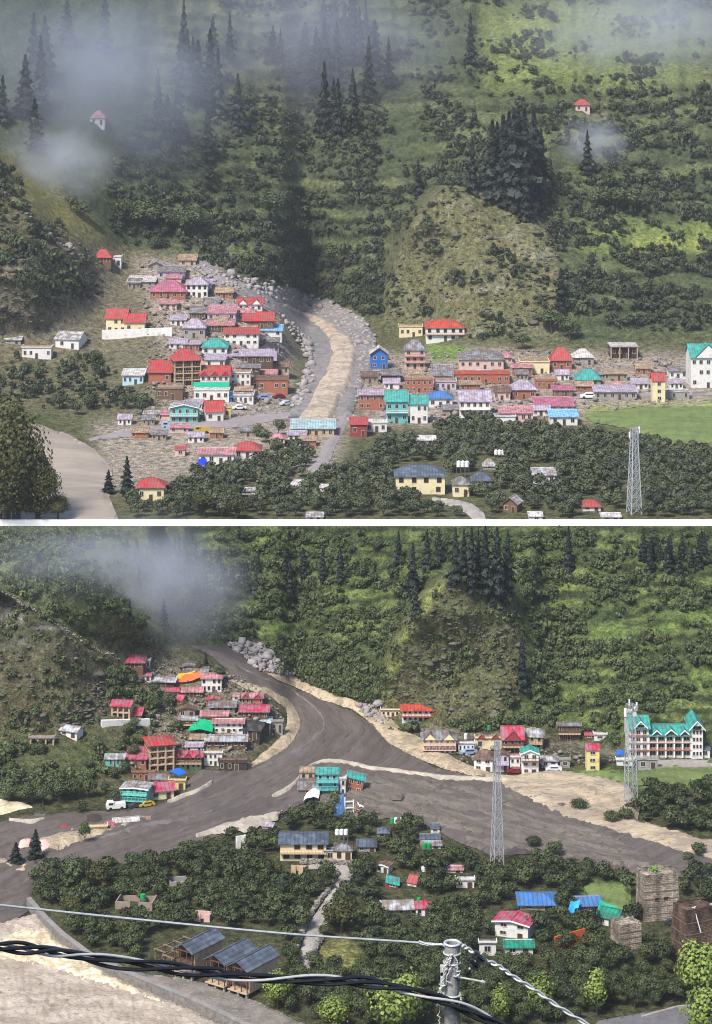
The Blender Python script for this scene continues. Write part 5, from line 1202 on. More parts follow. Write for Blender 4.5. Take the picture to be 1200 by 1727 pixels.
# ------------------------------------------------------------------ lattice towers
UNIT = MB(); UNIT.box(-.5, .5, -.5, .5, 0, 1); UNIT_ME = UNIT.me('bar', STEEL)
def bar(name, a, b_, t, parent, me=UNIT_ME):
    a = Vector(a); b_ = Vector(b_); d = b_ - a; o = link(name, me, parent)
    o.matrix_local = Matrix.LocRotScale(a, d.to_track_quat('Z', 'Y'), Vector((t, t, d.length))); return o
def lattice(fl, x, yt, yb, wt, wb, n, label, dishes=0, t=.075, leg_t=.15):
    p = fl.v(x, yb); k = p.y / F; H = (yb - yt) * k; root = empty('lattice_tower', p, R(20), label, 'tower')
    a0, a1 = wb * k / 2 / 1.28, wt * k / 2 / 1.28
    wid = lambda f: a0 + (a1 - a0) * min(1, f * 1.15)
    cs = [(-1, -1), (1, -1), (1, 1), (-1, 1)]
    c = lambda i, f: (cs[i % 4][0] * wid(f), cs[i % 4][1] * wid(f), H * f)
    for i in range(4):
        bar('leg', (cs[i][0] * a0, cs[i][1] * a0, -1), c(i, .87), leg_t, root); bar('leg', c(i, .87), c(i, 1), leg_t, root)
    for j in range(n):
        f0, f1 = j / n, (j + 1) / n
        for i in range(4):
            bar('brace', c(i, f0), c(i + 1, f1), t, root)
            if i % 2 == 0 or j < n * .6: bar('brace', c(i + 1, f0), c(i, f1), t, root)
            bar('strut', c(i, f1), c(i + 1, f1), t, root)
    rr = random.Random(4)
    for i in range(dishes):
        b = MB(); an = rr.uniform(0, 6.28); ra = a1 + .6; h_ = H * rr.uniform(.9, 1.0); M = Matrix.Translation((math.cos(an) * ra, math.sin(an) * ra, h_))
        if i % 2: b.box(-.2, .2, -.15, .15, -1.0, 1.0, 0, M @ Matrix.Rotation(an, 4, 'Z')); b.obj('antenna', WHITEP, root)
        else:
            b.tube([M @ Vector((0, 0, 0)), M @ Vector((math.cos(an) * .35, math.sin(an) * .35, 0))], [.25, .6], 10); b.obj('dish', WHITEP, root)
    keep(fl, x - wb / 2, x + wb / 2, yt + (yb - yt) * .55, yb)
lattice(Lo, 838, 1250, 1458, 9, 23, 11, 'slender tapering steel lattice tower standing between the orchard and the stony mud')
lattice(Lo, 1063, 1188, 1362, 15, 23, 11, 'steel lattice mast crowded with antennas in front of the big hotel', 9)
lattice(Up, 1069, 722, 866, 12, 25, 10, 'pale steel lattice tower among the upper valley orchard trees', 4, .14, .26)

# ------------------------------------------------------------------ vehicles
def vehicle(fl, x, y, L, label, col, yaw=0, kind='car', cat='car'):
    p = fl.v(x, y); root = empty('parked_' + kind, p, R(yaw), label, cat); m = mat('paint_' + col, lin(col), rough=.35, var=.05, spec=.5)
    W = L * .42; hl = L / 2; hw = W / 2; z0 = L * .08
    if kind == 'car': prof = [(-hl, z0), (-hl, L * .19), (-hl * .62, L * .22), (-hl * .32, L * .34), (hl * .5, L * .34), (hl * .86, L * .23), (hl, L * .21), (hl, z0)]
    else: prof = [(-hl, z0), (-hl, L * .22), (-hl * .86, L * .44), (-hl * .25, L * .44), (-hl * .25, L * .2), (hl, L * .2), (hl, z0)]
    b = MB(); n = len(prof); b.mesh([(a, -hw, c) for a, c in prof] + [(a, hw, c) for a, c in prof], [tuple(range(n)), tuple(range(2*n-1, n-1, -1))] + [(i, n + i, n + (i + 1) % n, (i + 1) % n) for i in range(n)]); b.obj('body', m, root)
    b = MB(); zz0, zz1 = (L * .235, L * .315) if kind == 'car' else (L * .28, L * .4); xa, xb = (-hl * .4, hl * .55) if kind == 'car' else (-hl * .8, -hl * .32)
    b.box(xa, xb, -hw - .02, hw + .02, zz0, zz1); b.obj('side_window', GLASS, root)
    for sx in (-.6, .6):
        for sy in (-1, 1):
            b = MB(); b.tube([(sx * hl, sy * hw * .8, z0 + .02), (sx * hl, sy * hw * 1.04, z0 + .02)], L * .085, 12); b.obj('wheel', DARK, root)
    if kind == 'truck':
        b = MB(); b.box(-hl * .2, hl, -hw, hw, L * .2, L * .23); b.box(-hl * .2, hl, -hw, -hw + .1, L * .23, L * .34); b.box(-hl * .2, hl, hw - .1, hw, L * .23, L * .34); b.box(hl - .1, hl, -hw + .1, hw - .1, L * .23, L * .34); b.obj('cargo_bed', m, root)
vehicle(Lo, 195, 1364, 4.6, 'white truck standing in mud beside the turquoise three storey house', 'd8d6d2', 15, 'truck', 'truck')
vehicle(Lo, 247, 1360, 4.0, 'yellow car at the mud edge in front of the turquoise house', 'b8983c', 22)
vehicle(Lo, 230, 1361, 4.0, 'dark grey car parked before the turquoise three storey house', '3a3c42', 20)
vehicle(Lo, 790, 1272, 4.6, 'blue-grey car parked before the white flat-roofed row', '8a9ab8', 8)
vehicle(Lo, 868, 1303, 4.2, 'dark red car between the lilac and teal roofed houses', '7a1f24', 5)
vehicle(Lo, 933, 1300, 4.2, 'white car parked beside the low white house on the right bank', 'd4d4d4', 0)
vehicle(Lo, 1137, 1560, 4.2, 'dark car parked on the lane between the two stone towers', '30343c', -35)
vehicle(Up, 403, 691, 5.2, 'white car parked in the street below the upper village', 'dcdcdc', 15)
vehicle(Up, 444, 674, 5.4, 'lilac-blue van parked beside the brown flat-roofed building', '8088b8', 10)
vehicle(Up, 470, 672, 5.0, 'maroon car among the row parked by the stream road', '6a2030', 20)
vehicle(Up, 482, 684, 5.0, 'pale grey car nearest the stream bed by the road', 'b8bcc4', 30)
vehicle(Up, 340, 730, 5.6, 'yellow truck on the dusty street of the upper village', 'b89a3c', 8, 'truck', 'truck')
vehicle(Up, 285, 722, 5.5, 'pale blue truck parked near the grey river', '9ab0c8', 10, 'truck', 'truck')
vehicle(Up, 992, 672, 6.5, 'white car in front of the long lilac warehouse', 'e0dede', 0)

# white gate posts
for x in (718, 730):
    p = Lo.v(x, 1614); r_ = empty('gate_post', p, 0, 'white masonry gate post standing among trees left of the concrete pole', 'gate post', 'pair of white gate posts')
    b = MB(); b.box(-.4, .4, -.4, .4, -.5, 1.5); b.obj('shaft', wm('white'), r_); b = MB(); b.frustum([(-.5, -.5, 1.5), (.5, -.5, 1.5), (.5, .5, 1.5), (-.5, .5, 1.5)], [(-.2, -.2, 1.8), (.2, -.2, 1.8), (.2, .2, 1.8), (-.2, .2, 1.8)]); b.obj('cap', wm('white'), r_)

# ------------------------------------------------------------------ pole and cables close to the camera
PY = 46.0
def near_pt(x, y, Y=PY): return Vector(((x - 600) / F * Y, Y, -y / F * Y))
pole = empty('utility_pole', near_pt(763, 1727 + 900), 0, 'grey hollow concrete pole with wires and clamps close to the camera', 'pole')
po = pole.location
ptop = near_pt(762, 1590) - po; pb = near_pt(765, 1900) - po
M_POLE = mat('pole_concrete', lin('8d8d8c'), rough=.8, var=.25, scale=8, bump=.2, bscale=30, col2=lin('5c5c5e'), s2=4)
b = MB(); rt_, rb_ = .145, .165; N_ = 20; V = []; Fc = []
for i, (z_, r_) in enumerate(((0, .21), (ptop.z, rt_), (ptop.z, rt_ - .045), (ptop.z - .6, rt_ - .045))):
    for q in range(N_): a = 2 * math.pi * q / N_; V.append((ptop.x + r_ * math.cos(a), ptop.y + r_ * math.sin(a), z_))
for i in range(3):
    for q in range(N_): j = (q + 1) % N_; Fc.append((i*N_+q, i*N_+j, (i+1)*N_+j, (i+1)*N_+q))
Fc.append(tuple(range(3*N_, 4*N_)))
b.mesh(V, Fc); b.obj('shaft', M_POLE, pole)
M_GALV = mat('bright_wire', lin('c9c9c6'), rough=.4, var=.15, scale=6, metallic=.4)
M_BLK = mat('black_cable', (.012, .012, .014), rough=.35, var=.3, scale=6, spec=.5)
def ring(z_, r_, t_): 
    pts = [(ptop.x + r_ * math.cos(a), ptop.y + r_ * math.sin(a), z_) for a in [2 * math.pi * i / 24 for i in range(25)]]; bb = MB(); bb.tube(pts, t_, 6, cap=False); return bb
def pz(y): return (near_pt(762, y) - po).z
ring(ptop.z, rt_ + .005, .022).obj('rim', M_GALV, pole)
for y in (1606, 1622, 1676): ring(pz(y), rt_ + .015, .018).obj('clamp', M_GALV, pole)
b = MB(); b.tube([near_pt(764, 1640) - po + Vector((0, -.16, 0)), near_pt(817, 1650) - po + Vector((0, -.16, 0))], .018, 8); b.tube([near_pt(811, 1648) - po + Vector((0, -.16, 0)), near_pt(814, 1650) - po + Vector((0, -.16, 0))], .032, 8); b.obj('bolt_rod', M_GALV, pole)
rr = random.Random(9)
for (x0_, y0_, x1_, y1_, wv) in ((754, 1608, 738, 1690, 4), (752, 1625, 736, 1672, 3), (768, 1606, 772, 1640, 4), (758, 1600, 756, 1650, 5), (744, 1630, 762, 1600, 3), (736, 1672, 772, 1690, 4), (742, 1676, 736, 1740, 3), (774, 1690, 776, 1665, 3), (748, 1645, 740, 1676, 4)):
    pts = []
    for i in range(13):
        f = i / 12; pts.append(near_pt(x0_ + (x1_ - x0_) * f + rr.uniform(-wv, wv), y0_ + (y1_ - y0_) * f + rr.uniform(-2, 2)) - po + Vector((0, -.2, 0)))
    b = MB(); b.tube(pts, .014, 6); b.obj('tie_wire', M_GALV, pole)
b = MB(); b.box(-.05, .05, -.05, .05, -.09, .09); b.obj('bracket', M_GALV, pole, near_pt(746, 1632) - po + Vector((0, -.1, 0))); b = MB(); b.box(-.06, .06, -.05, .05, -.12, .12); b.obj('bracket', M_GALV, pole, near_pt(747, 1645) - po + Vector((0, -.1, 0)))

def smooth(pts, n):
    pts = [np.array(p) for p in pts]; out = []
    P_ = [2 * pts[0] - pts[1]] + pts + [2 * pts[-1] - pts[-2]]
    for i in range(len(pts) - 1):
        p0, p1, p2, p3 = P_[i:i + 4]
        for j in range(n):
            t = j / n; out.append(.5 * (2 * p1 + (-p0 + p2) * t + (2 * p0 - 5 * p1 + 4 * p2 - p3) * t * t + (-p0 + 3 * p1 - 3 * p2 + p3) * t ** 3))
    out.append(pts[-1]); return [Vector(p.tolist()) for p in out]
line = smooth([near_pt(-120, 1512, 42), near_pt(0, 1526, 43), near_pt(200, 1547, 44), (near_pt(480, 1574, 45)), near_pt(700, 1589), near_pt(752, 1594)], 10)
o0 = line[0].copy(); b = MB(); b.tube([p - o0 for p in line], .021, 6); cab = b.obj('thin_wire', M_GALV, None, o0); setp(cab, 'single thin pale wire running from the pole top across the orchard', 'wire')
b = MB(); b.tube([near_pt(706, 1587) - o0, near_pt(716, 1590.5) - o0, near_pt(728, 1593) - o0, near_pt(744, 1592) - o0, near_pt(752, 1596) - o0], .022, 6); b.tube([near_pt(707, 1591) - o0, near_pt(722, 1594) - o0], .016, 6); b.obj('splice', M_GALV, cab)
path = smooth([near_pt(-120, 1592, 42), near_pt(0, 1596, 43), near_pt(70, 1602, 43.4), near_pt(140, 1612, 44), near_pt(250, 1626, 44.4), near_pt(340, 1640, 44.8), near_pt(450, 1650, 45.2), near_pt(560, 1652, 45.4), near_pt(640, 1660, 45.6), near_pt(740, 1684, 45.7), near_pt(830, 1722, 45.9), near_pt(900, 1765, 46)], 14)
o0 = path[0].copy(); cab = empty('twisted_cable', o0, 0, 'thick twisted bundle of black cables with one pale strand slung past the pole', 'cable')
for s in range(4):
    pts = []
    for i, p in enumerate(path):
        a = i * .155 + s * math.pi / 2 + .5 * math.sin(i * .045); rad = .046 + .045 * math.sin(i * .068 + s * 1.7) ** 2 + (.05 if (s == 1 and 40 < i < 75) else 0)
        pts.append(p - o0 + Vector((0, math.sin(a) * rad, math.cos(a) * rad)))
    b = MB(); b.tube(pts, .036 if s < 3 else .026, 8); b.obj('strand', M_BLK if s < 3 else M_GALV, cab)
rw_ = smooth([near_pt(776, 1592), near_pt(790, 1600), near_pt(812, 1616), near_pt(840, 1628), near_pt(862, 1644), near_pt(900, 1668), near_pt(940, 1696), near_pt(990, 1727), near_pt(1060, 1768)], 12)
o0 = rw_[0].copy(); cab = empty('twisted_wire', o0, 0, 'thin pale twisted wire falling away from the pole past a black spool', 'wire')
for s in range(2):
    b = MB(); b.tube([p - o0 + Vector((0, math.sin(i * .5 + s * 3.14) * .03, math.cos(i * .5 + s * 3.14) * .03)) for i, p in enumerate(rw_)], .02, 6); b.obj('strand', M_GALV, cab)
ins = empty('spool_insulator', near_pt(803, 1614) + Vector((0, -.15, 0)), 0, 'glossy black double spool insulator hanging on the wire beside the pole top', 'insulator')
ins.rotation_euler = (0, R(35), 0)
for z_, r_ in ((-.10, .13), (.08, .155)):
    b = MB(); b.tube([(0, 0, z_ - .07), (0, 0, z_ - .04), (0, 0, z_), (0, 0, z_ + .04), (0, 0, z_ + .07)], [r_ * .55, r_, r_ * .72, r_, r_ * .5], 18); b.obj('disc', M_BLK, ins)
b = MB(); b.tube([(-.02, 0, -.22), (.0, 0, .2)], .025, 8); b.obj('pin', M_GALV, ins)
# ------------------------------------------------------------------ foliage
def leafmat(name, c1, c2, c3=None):
    m = bpy.data.materials.new(name); m.use_nodes = True; N = m.node_tree; P = N.nodes['Principled BSDF']
    P.inputs['Roughness'].default_value = .6; P.inputs['Specular IOR Level'].default_value = .25
    at = N.nodes.new('ShaderNodeAttribute'); at.attribute_name = 'tint'; oi = N.nodes.new('ShaderNodeObjectInfo')
    ad = N.nodes.new('ShaderNodeMath'); ad.operation = 'MULTIPLY_ADD'; ad.inputs[1].default_value = .45; N.links.new(oi.outputs['Random'], ad.inputs[0]); 
    sc = N.nodes.new('ShaderNodeMath'); sc.operation = 'MULTIPLY'; sc.inputs[1].default_value = .62; N.links.new(at.outputs['Fac'], sc.inputs[0]); N.links.new(sc.outputs[0], ad.inputs[2])
    mx = N.nodes.new('ShaderNodeMix'); mx.data_type = 'RGBA'; mx.inputs[6].default_value = (*c1, 1); mx.inputs[7].default_value = (*c2, 1); N.links.new(ad.outputs[0], mx.inputs[0])
    N.links.new(mx.outputs[2], P.inputs['Base Color'])
    return m
LEAF_ORCH = leafmat('orchard_leaves', (.012, .020, .009), (.088, .108, .038))
LEAF_HILL = leafmat('shrub_leaves', (.014, .023, .012), (.105, .130, .050))
LEAF_UP = leafmat('upper_leaves', (.017, .024, .015), (.098, .112, .054))
LEAF_PALE = leafmat('bright_leaves', (.022, .042, .008), (.26, .33, .07))
LEAF_YEL = leafmat('yellow_green_leaves', (.009, .013, .004), (.085, .085, .020))
LEAF_CON = leafmat('conifer_needles', (.009, .014, .012), (.030, .042, .030))
BARK = mat('bark', lin('4d4038'), rough=.95, var=.3, scale=2)

def cards(C, Nn, size, r, asp=1.0):
    """leaf sprays: bent six-cornered sprays at C facing Nn"""
    n = len(C); Nn = Nn / (np.linalg.norm(Nn, axis=1, keepdims=True) + 1e-9)
    up = r.normal(size=(n, 3)); T = np.cross(Nn, up); T /= np.linalg.norm(T, axis=1, keepdims=True) + 1e-9; B = np.cross(Nn, T)
    s = (np.asarray(size) * r.uniform(.65, 1.35, n))[:, None]
    a = C + T * s * .5 * asp; b = C + B * s * .5 + Nn * s * .12; c = C - T * s * .5 * asp; d = C - B * s * .5 + Nn * s * .12
    V = np.stack([a, b, c, d], 1).reshape(-1, 3); Q = np.arange(4 * n).reshape(n, 4)
    return V, Q
def crown_np(seed, n, rx, rz, leaf, lobes=9, squash=1.0, z0=None, hollow=.55, jit=.75):
    r = np.random.default_rng(seed); z0 = rz if z0 is None else z0
    L = r.normal(size=(lobes, 3)); L /= np.linalg.norm(L, axis=1, keepdims=True); L[:, 2] = np.abs(L[:, 2]) * 1.1 - .35
    L = L * r.uniform(.35, .68, (lobes, 1)); lr = r.uniform(.30, .52, lobes)
    k = r.integers(0, lobes, n); d = r.normal(size=(n, 3)); d /= np.linalg.norm(d, axis=1, keepdims=True)
    rad = lr[k] * r.uniform(hollow, 1.08, n); p = L[k] + d * rad[:, None]
    nn = d * .7 + p * .8 + r.normal(size=(n, 3)) * jit * .5 + np.array((0, 0, .15))
    C = p * np.array((rx, rx, rz)) + np.array((0, 0, z0))
    V, Q = cards(C, nn, leaf, r, .8)
    t = np.clip(.5 + .32 * r.normal(size=n) + .25 * (r.random(lobes)[k] - .5), 0, 1)
    return V, Q, np.repeat(t, 4)
def conifer_np(seed, n, rad, h, leaf):
    r = np.random.default_rng(seed); V = []; t = []
    z = h * (.06 + .94 * r.random(n) ** 1.25); f = 1 - z / h
    tiers = .72 + .38 * np.sin(z / h * 46 + r.uniform(0, 6)) ; a = r.uniform(0, 6.283, n); lump = .8 + .3 * np.sin(a * 3 + z * 3 / h * 6 + seed)
    rr_ = rad * (f ** .8) * np.clip(tiers, .4, 1.1) * lump * r.uniform(.25, 1.05, n) ** .6
    C = np.stack([np.cos(a) * rr_, np.sin(a) * rr_, z - rr_ * .22], 1)
    Nn = np.stack([np.cos(a) * .7, np.sin(a) * .7, np.full(n, .75)], 1) + r.normal(size=(n, 3)) * .35
    V, Q = cards(C, Nn, leaf * (.5 + .7 * f), r, 1.3)
    return V, Q, np.repeat(np.clip(.45 + .3 * r.normal(size=n), 0, 1), 4)
def trunk_me(seed, h, r0, spread, limbs=4):
    rr = random.Random(seed); b = MB(); top = (rr.uniform(-.1, .1) * h, rr.uniform(-.1, .1) * h, h)
    b.tube([(0, 0, -.6), (top[0] * .4, top[1] * .4, h * .5), top], [r0 * 1.2, r0 * .85, r0 * .55], 7)
    for i in range(limbs):
        a = 6.283 * i / limbs + rr.uniform(-.4, .4); b.tube([(top[0] * .7, top[1] * .7, h * .75), (math.cos(a) * spread * .5, math.sin(a) * spread * .5, h * 1.35), (math.cos(a) * spread, math.sin(a) * spread, h * 1.9)], [r0 * .5, r0 * .35, r0 * .15], 5)
    return b.me('trunk', BARK)
class Kind:
    def __init__(s, name, crowns, trunks, m): s.name = name; s.cr = [np_mesh('crown', *c[:2], m, {'tint': c[2]}) for c in crowns]; s.tr = trunks; s.i = 0; s.raw = crowns
    def put(s, p, sc, rz, label, cat='tree', group=None, sz=None, name=None):
        i = s.i % len(s.cr); s.i += 1
        o = empty(name or s.name, p, rz, label, cat, group); o.scale = (sc, sc, sz or sc)
        link('crown', s.cr[i], o); link('trunk', s.tr[i % len(s.tr)], o); return o
def scatter(name, raw, P, sc, m, label, cat, kind='stuff', sz=None):
    """one joined mesh of many small plants that cannot be told apart"""
    Vs, Qs, Ts, off = [], [], [], 0
    r = np.random.default_rng(len(P)); a = r.uniform(0, 6.283, len(P)); k = r.integers(0, len(raw), len(P)); dt = r.normal(size=len(P)) * .27
    for j, (V, Q, t) in enumerate(raw):
        ii = np.nonzero(k == j)[0]
        if not len(ii): continue
        ca, sa = np.cos(a[ii]), np.sin(a[ii]); s_ = sc[ii]; zz = s_ if sz is None else s_ * sz[ii]
        X = (V[None, :, 0] * ca[:, None] - V[None, :, 1] * sa[:, None]) * s_[:, None] + P[ii, 0:1]; Y = (V[None, :, 0] * sa[:, None] + V[None, :, 1] * ca[:, None]) * s_[:, None] + P[ii, 1:2]; Z = V[None, :, 2] * zz[:, None] + P[ii, 2:3]
        Vs.append(np.stack([X, Y, Z], -1).reshape(-1, 3)); Qs.append((Q[None] + (np.arange(len(ii)) * len(V))[:, None, None]).reshape(-1, 4) + off); off += len(ii) * len(V); Ts.append(np.clip(t[None] + dt[ii][:, None], 0, 1).ravel())
    o = link(name, np_mesh(name, np.concatenate(Vs), np.concatenate(Qs), m, {'tint': np.concatenate(Ts)}))
    return setp(o, label, cat, None, kind)

ORCH = Kind('orchard_tree', [crown_np(100 + i, 1150, 2.35, 1.75, .34, 11, z0=2.3) for i in range(7)], [trunk_me(i, 1.3, .13, 1.0) for i in range(3)], LEAF_ORCH)
SHRUB = Kind('hillside_shrub', [crown_np(200 + i, 260, 1.5, 1.25, .42, 7, z0=1.0) for i in range(5)], [trunk_me(20 + i, .7, .08, .6, 3) for i in range(2)], LEAF_HILL)
UORCH = Kind('orchard_tree', [crown_np(300 + i, 700, 3.0, 2.4, .55, 10, z0=2.8) for i in range(6)], [trunk_me(40 + i, 1.6, .18, 1.3) for i in range(2)], LEAF_UP)
BROAD = Kind('broadleaf_tree', [crown_np(400 + i, 1500, 3.6, 3.6, .5, 16, z0=4.6) for i in range(3)], [trunk_me(60 + i, 2.4, .24, 1.8) for i in range(2)], LEAF_YEL)
PALE = Kind('pale_leaved_tree', [crown_np(500 + i, 1900, 3.0, 4.2, .44, 22, z0=4.6, hollow=.7) for i in range(3)], [trunk_me(70 + i, 2.6, .2, 1.4) for i in range(2)], LEAF_PALE)
POPL = Kind('poplar_tree', [crown_np(520 + i, 1300, 1.9, 4.4, .42, 18, z0=4.6, hollow=.65) for i in range(3)], [trunk_me(80 + i, 2.8, .15, .7) for i in range(2)], LEAF_PALE)
DARKB = Kind('dark_tree', [crown_np(540 + i, 1100, 3.2, 3.2, .5, 14, z0=4.0) for i in range(3)], [trunk_me(90 + i, 2.2, .2, 1.5) for i in range(2)], LEAF_HILL)
CONI = Kind('conifer', [conifer_np(600 + i, 1100, 3.0, 15, 1.0) for i in range(4)], None, LEAF_CON) if False else None
BIGT = Kind('big_tree', [crown_np(900 + i, 6500, 3.3, 4.3, .26, 30, z0=4.0, hollow=.6) for i in range(2)], [trunk_me(95, 2.4, .24, 1.8)], LEAF_YEL)
def con_trunk(seed):
    b = MB(); b.tube([(0, 0, -1), (0, 0, 7), (0, 0, 14.3)], [.32, .2, .04], 7); return b.me('trunk', BARK)
CONI = Kind('conifer', [conifer_np(600 + i, 1300, 2.9, 15, 1.0) for i in range(4)], [con_trunk(1)], LEAF_CON)

def clear(fl, x, y, up=26, below=16, side=6):
    for (f, x0, x1, yt, yb) in HOUSES:
        if f is fl and x0 - side < x < x1 + side and yt - 2 < y < yb + below: return False
    return True
MUDP = np.array(MUD)
def grid_pts(fl, poly, sp, jit, clearance, holes=()):
    """planting spots on the ground about sp metres apart inside the outline"""
    pl = np.array(poly); x0, y0 = pl.min(0); x1, y1 = pl.max(0); out = []
    y = y1; r = np.random.default_rng(int(x0 + y0 * 7) % 9999)
    row = 0
    while y > y0:
        c = fl.v((x0 + x1) / 2, y); k = c.y / F
        c2 = fl.v((x0 + x1) / 2, y - 6); dY = math.hypot(c2.y - c.y, c2.z - c.z) / 6   # metres of ground per row
        x = x0 + (row % 2) * sp / k / 2
        while x < x1:
            xx = x + r.uniform(-jit, jit) * sp / k; yy = y + r.uniform(-jit, jit) * sp / max(dY, .05)
            out.append((xx, yy)); x += sp / k
        y -= sp / max(dY, .05) * .9; row += 1
    out = np.array(out)
    ok = inpoly(out[:, 0], out[:, 1], poly)
    for h in holes: ok &= ~inpoly(out[:, 0], out[:, 1], h)
    return [tuple(p) for p in out[ok] if clearance(p[0], p[1])]
rt = random.Random(77)
PATHP = strip(PATH, 30)
# ---- orchard in the lower valley
OR1 = [(48,1500),(75,1470),(110,1462),(160,1470),(235,1462),(330,1432),(405,1412),(455,1392),(505,1372),(540,1372),(610,1388),(690,1392),(745,1418),(800,1450),(840,1462),(910,1450),(1000,1470),(1055,1482),(1062,1500),(1075,1545),(1140,1560),(1140,1640),(1210,1640),(1210,1690),(1100,1700),(1000,1730),(560,1735),(470,1700),(400,1672),(330,1650),(250,1630),(190,1616),(140,1592),(108,1560),(88,1532)]
holes = [PATHP, [(985,1490),(1055,1490),(1068,1545),(1015,1548)], [(535,1590),(585,1570),(605,1600),(600,1640),(535,1645)], [(300,1655),(330,1580),(470,1560),(470,1690)], [(1060,1560),(1140,1552),(1150,1590),(1120,1600)], [(990,1722),(1140,1692),(1220,1690),(1220,1740),(960,1740)]]
spots = grid_pts(Lo, OR1, 3.5, .34, lambda x, y: clear(Lo, x, y, below=17), holes)
OR2 = [(1055,1372),(1085,1352),(1085,1336),(1150,1330),(1230,1326),(1230,1410),(1150,1402),(1080,1384)]
OR3 = [(1145,1500),(1150,1478),(1230,1470),(1230,1540),(1160,1530)]
s2 = grid_pts(Lo, OR2, 3.6, .34, lambda x, y: True) ; s3 = grid_pts(Lo, OR3, 3.8, .3, lambda x, y: clear(Lo, x, y))
spots = [(x, y, 'a') for x, y in spots] + [(x, y, 'b') for x, y in s2] + [(x, y, 'c') for x, y in s3]
spots = [s for s in spots if -30 < s[0] < 1230]
spots.sort(key=lambda s: -s[1])
print('orchard spots', len(spots))
def ozone(x, y):
    if y > 1640 and x > 500:
        w_ = 'left of the concrete pole' if x < 740 else 'between the concrete pole and the lone poplar' if x < 1000 else 'between the lone poplar and the dark tapering tower'
        return 'dark green tree in the lowest rows ' + w_, 'lowest trees ' + w_
    if x < 330: return 'dark green apple tree between the river bend and the stilt cabins', 'trees by the river bend'
    if x < 540: return ('dark green apple tree behind the stilt cabins, left of the pale path', 'trees left of the pale path') if y > 1455 else ('dark green apple tree between the mud flow and the cream house', 'trees by the cream house')
    if x < 760: return 'dark green apple tree around the long grey shed right of the pale path', 'trees around the long grey shed'
    if y < 1530: return 'dark green apple tree in the belt around the slender lattice tower', 'trees around the slender lattice tower'
    return 'dark green apple tree around the crimson roofed orchard house and blue roofs', 'trees around the crimson roofed house'
LAB = {'a': ('dark green round apple tree in the dense orchard around the pale path', 'trees of the big orchard'), 'b': ('dark green apple tree in the grove beside the silt field and antenna mast', 'trees of the grove by the silt field'), 'c': ('dark green tree behind the tall square stone tower', 'trees behind the stone tower')}
far = []
for i, (x, y, g) in enumerate(spots):
    p = Lo.v(x, y); sc = rt.uniform(.62, 1.22) * (1.25 if rt.random() < .07 else 1)
    if y < 1720 or True:
        if i < 230: ORCH.put(p, sc, rt.uniform(0, 6.28), (ozone(x, y) if g == 'a' else LAB[g])[0], 'tree', (ozone(x, y) if g == 'a' else LAB[g])[1], sc * rt.uniform(.85, 1.2))
        else: far.append((p.x, p.y, p.z, sc))
fa = np.array(far)
scatter('far_orchard_trees', [crown_np(100 + i, 430, 2.35, 1.75, .5, 10, z0=2.1) for i in range(6)], fa[:, :3], fa[:, 3], LEAF_ORCH, 'mass of dark green apple trees filling the farther orchard', 'orchard', 'stuff')
# lone and special trees in the lower valley
def place(kind, fl, x, y, hpx, label, group=None, h0=None, sq=1.0, cat='tree', name=None):
    p = fl.v(x, y); k = p.y / F; base = {ORCH: 4.1, SHRUB: 2.3, UORCH: 5.4, BROAD: 8.2, PALE: 8.8, POPL: 9.0, DARKB: 7.2, CONI: 15, BIGT: 8.2}[kind]
    s = hpx * k / base; return kind.put(p, s * sq, rt.uniform(0, 6.28), label, cat, group, s, name)
place(ORCH, Lo, 977, 1370, 27, 'lone round dark tree in the middle of the silt field', sq=1.1)
place(ORCH, Lo, 1030, 1391, 29, 'dark round tree at the silt edge, left of a close pair'); place(ORCH, Lo, 1054, 1388, 32, 'dark round tree at the foot of the antenna mast', sq=.9)
place(ORCH, Lo, 898, 1432, 26, 'lone dark tree on the stony mud beyond the orchard edge', sq=1.1); place(ORCH, Lo, 937, 1446, 30, 'dark tree rising from the orchard edge beside stony mud')
place(ORCH, Lo, 1178, 1446, 28, 'dark tree on the far silt near the frame edge', sq=1.1); place(ORCH, Lo, 1160, 1452, 16, 'low spreading bush on the silt below the grove', sq=1.6, cat='bush')
place(DARKB, Lo, 123, 1498, 62, 'tall dark rounded tree at the tip of the orchard by the mud')
place(BROAD, Lo, 168, 1508, 62, 'yellowish green rounded tree beside the tall dark one near the river bend')
place(DARKB, Lo, 70, 1520, 40, 'low dark tree closest to the mud at the river bend')
place(BROAD, Lo, 120, 1548, 38, 'small yellow-green bushy tree above the river wall', sq=1.2)
place(BROAD, Lo, 575, 1572, 66, 'large leafy green tree overhanging the bend of the pale path', sq=1.25)
place(PALE, Lo, 468, 1702, 78, 'bright green leafy tree right of the lowest stilt cabin')
place(PALE, Lo, 660, 1745, 110, 'large bright yellow-green tree just left of the concrete pole', sq=1.2)
place(PALE, Lo, 690, 1735, 105, 'bright green tree directly behind the concrete pole', sq=.9)
place(POPL, Lo, 1006, 1712, 88, 'pale yellow-green poplar standing alone near the grey road', sq=1.1)
place(POPL, Lo, 912, 1722, 102, 'tall pale green poplar left of the lone poplar by the road', sq=1.1)
place(POPL, Lo, 842, 1735, 84, 'narrow dark tipped poplar right of the concrete pole')
place(PALE, Lo, 1180, 1700, 130, 'big yellow-green leafy tree in front of the dark tapering tower', sq=1.0)
place(PALE, Lo, 1196, 1758, 110, 'lowest yellow-green tree in the right hand corner of the lower valley', sq=1.2)
place(PALE, Lo, 560, 1742, 70, 'bright green bush below the small grass patch', sq=1.3)
place(DARKB, Lo, 143, 1426, 46, 'thin dark tree standing on the silt bank in the flood', sq=.55)
def placec(fl, x, y, h, label, group=None, sq=1.0): return place(CONI, fl, x, y, h, label, group, sq=sq, cat='conifer')
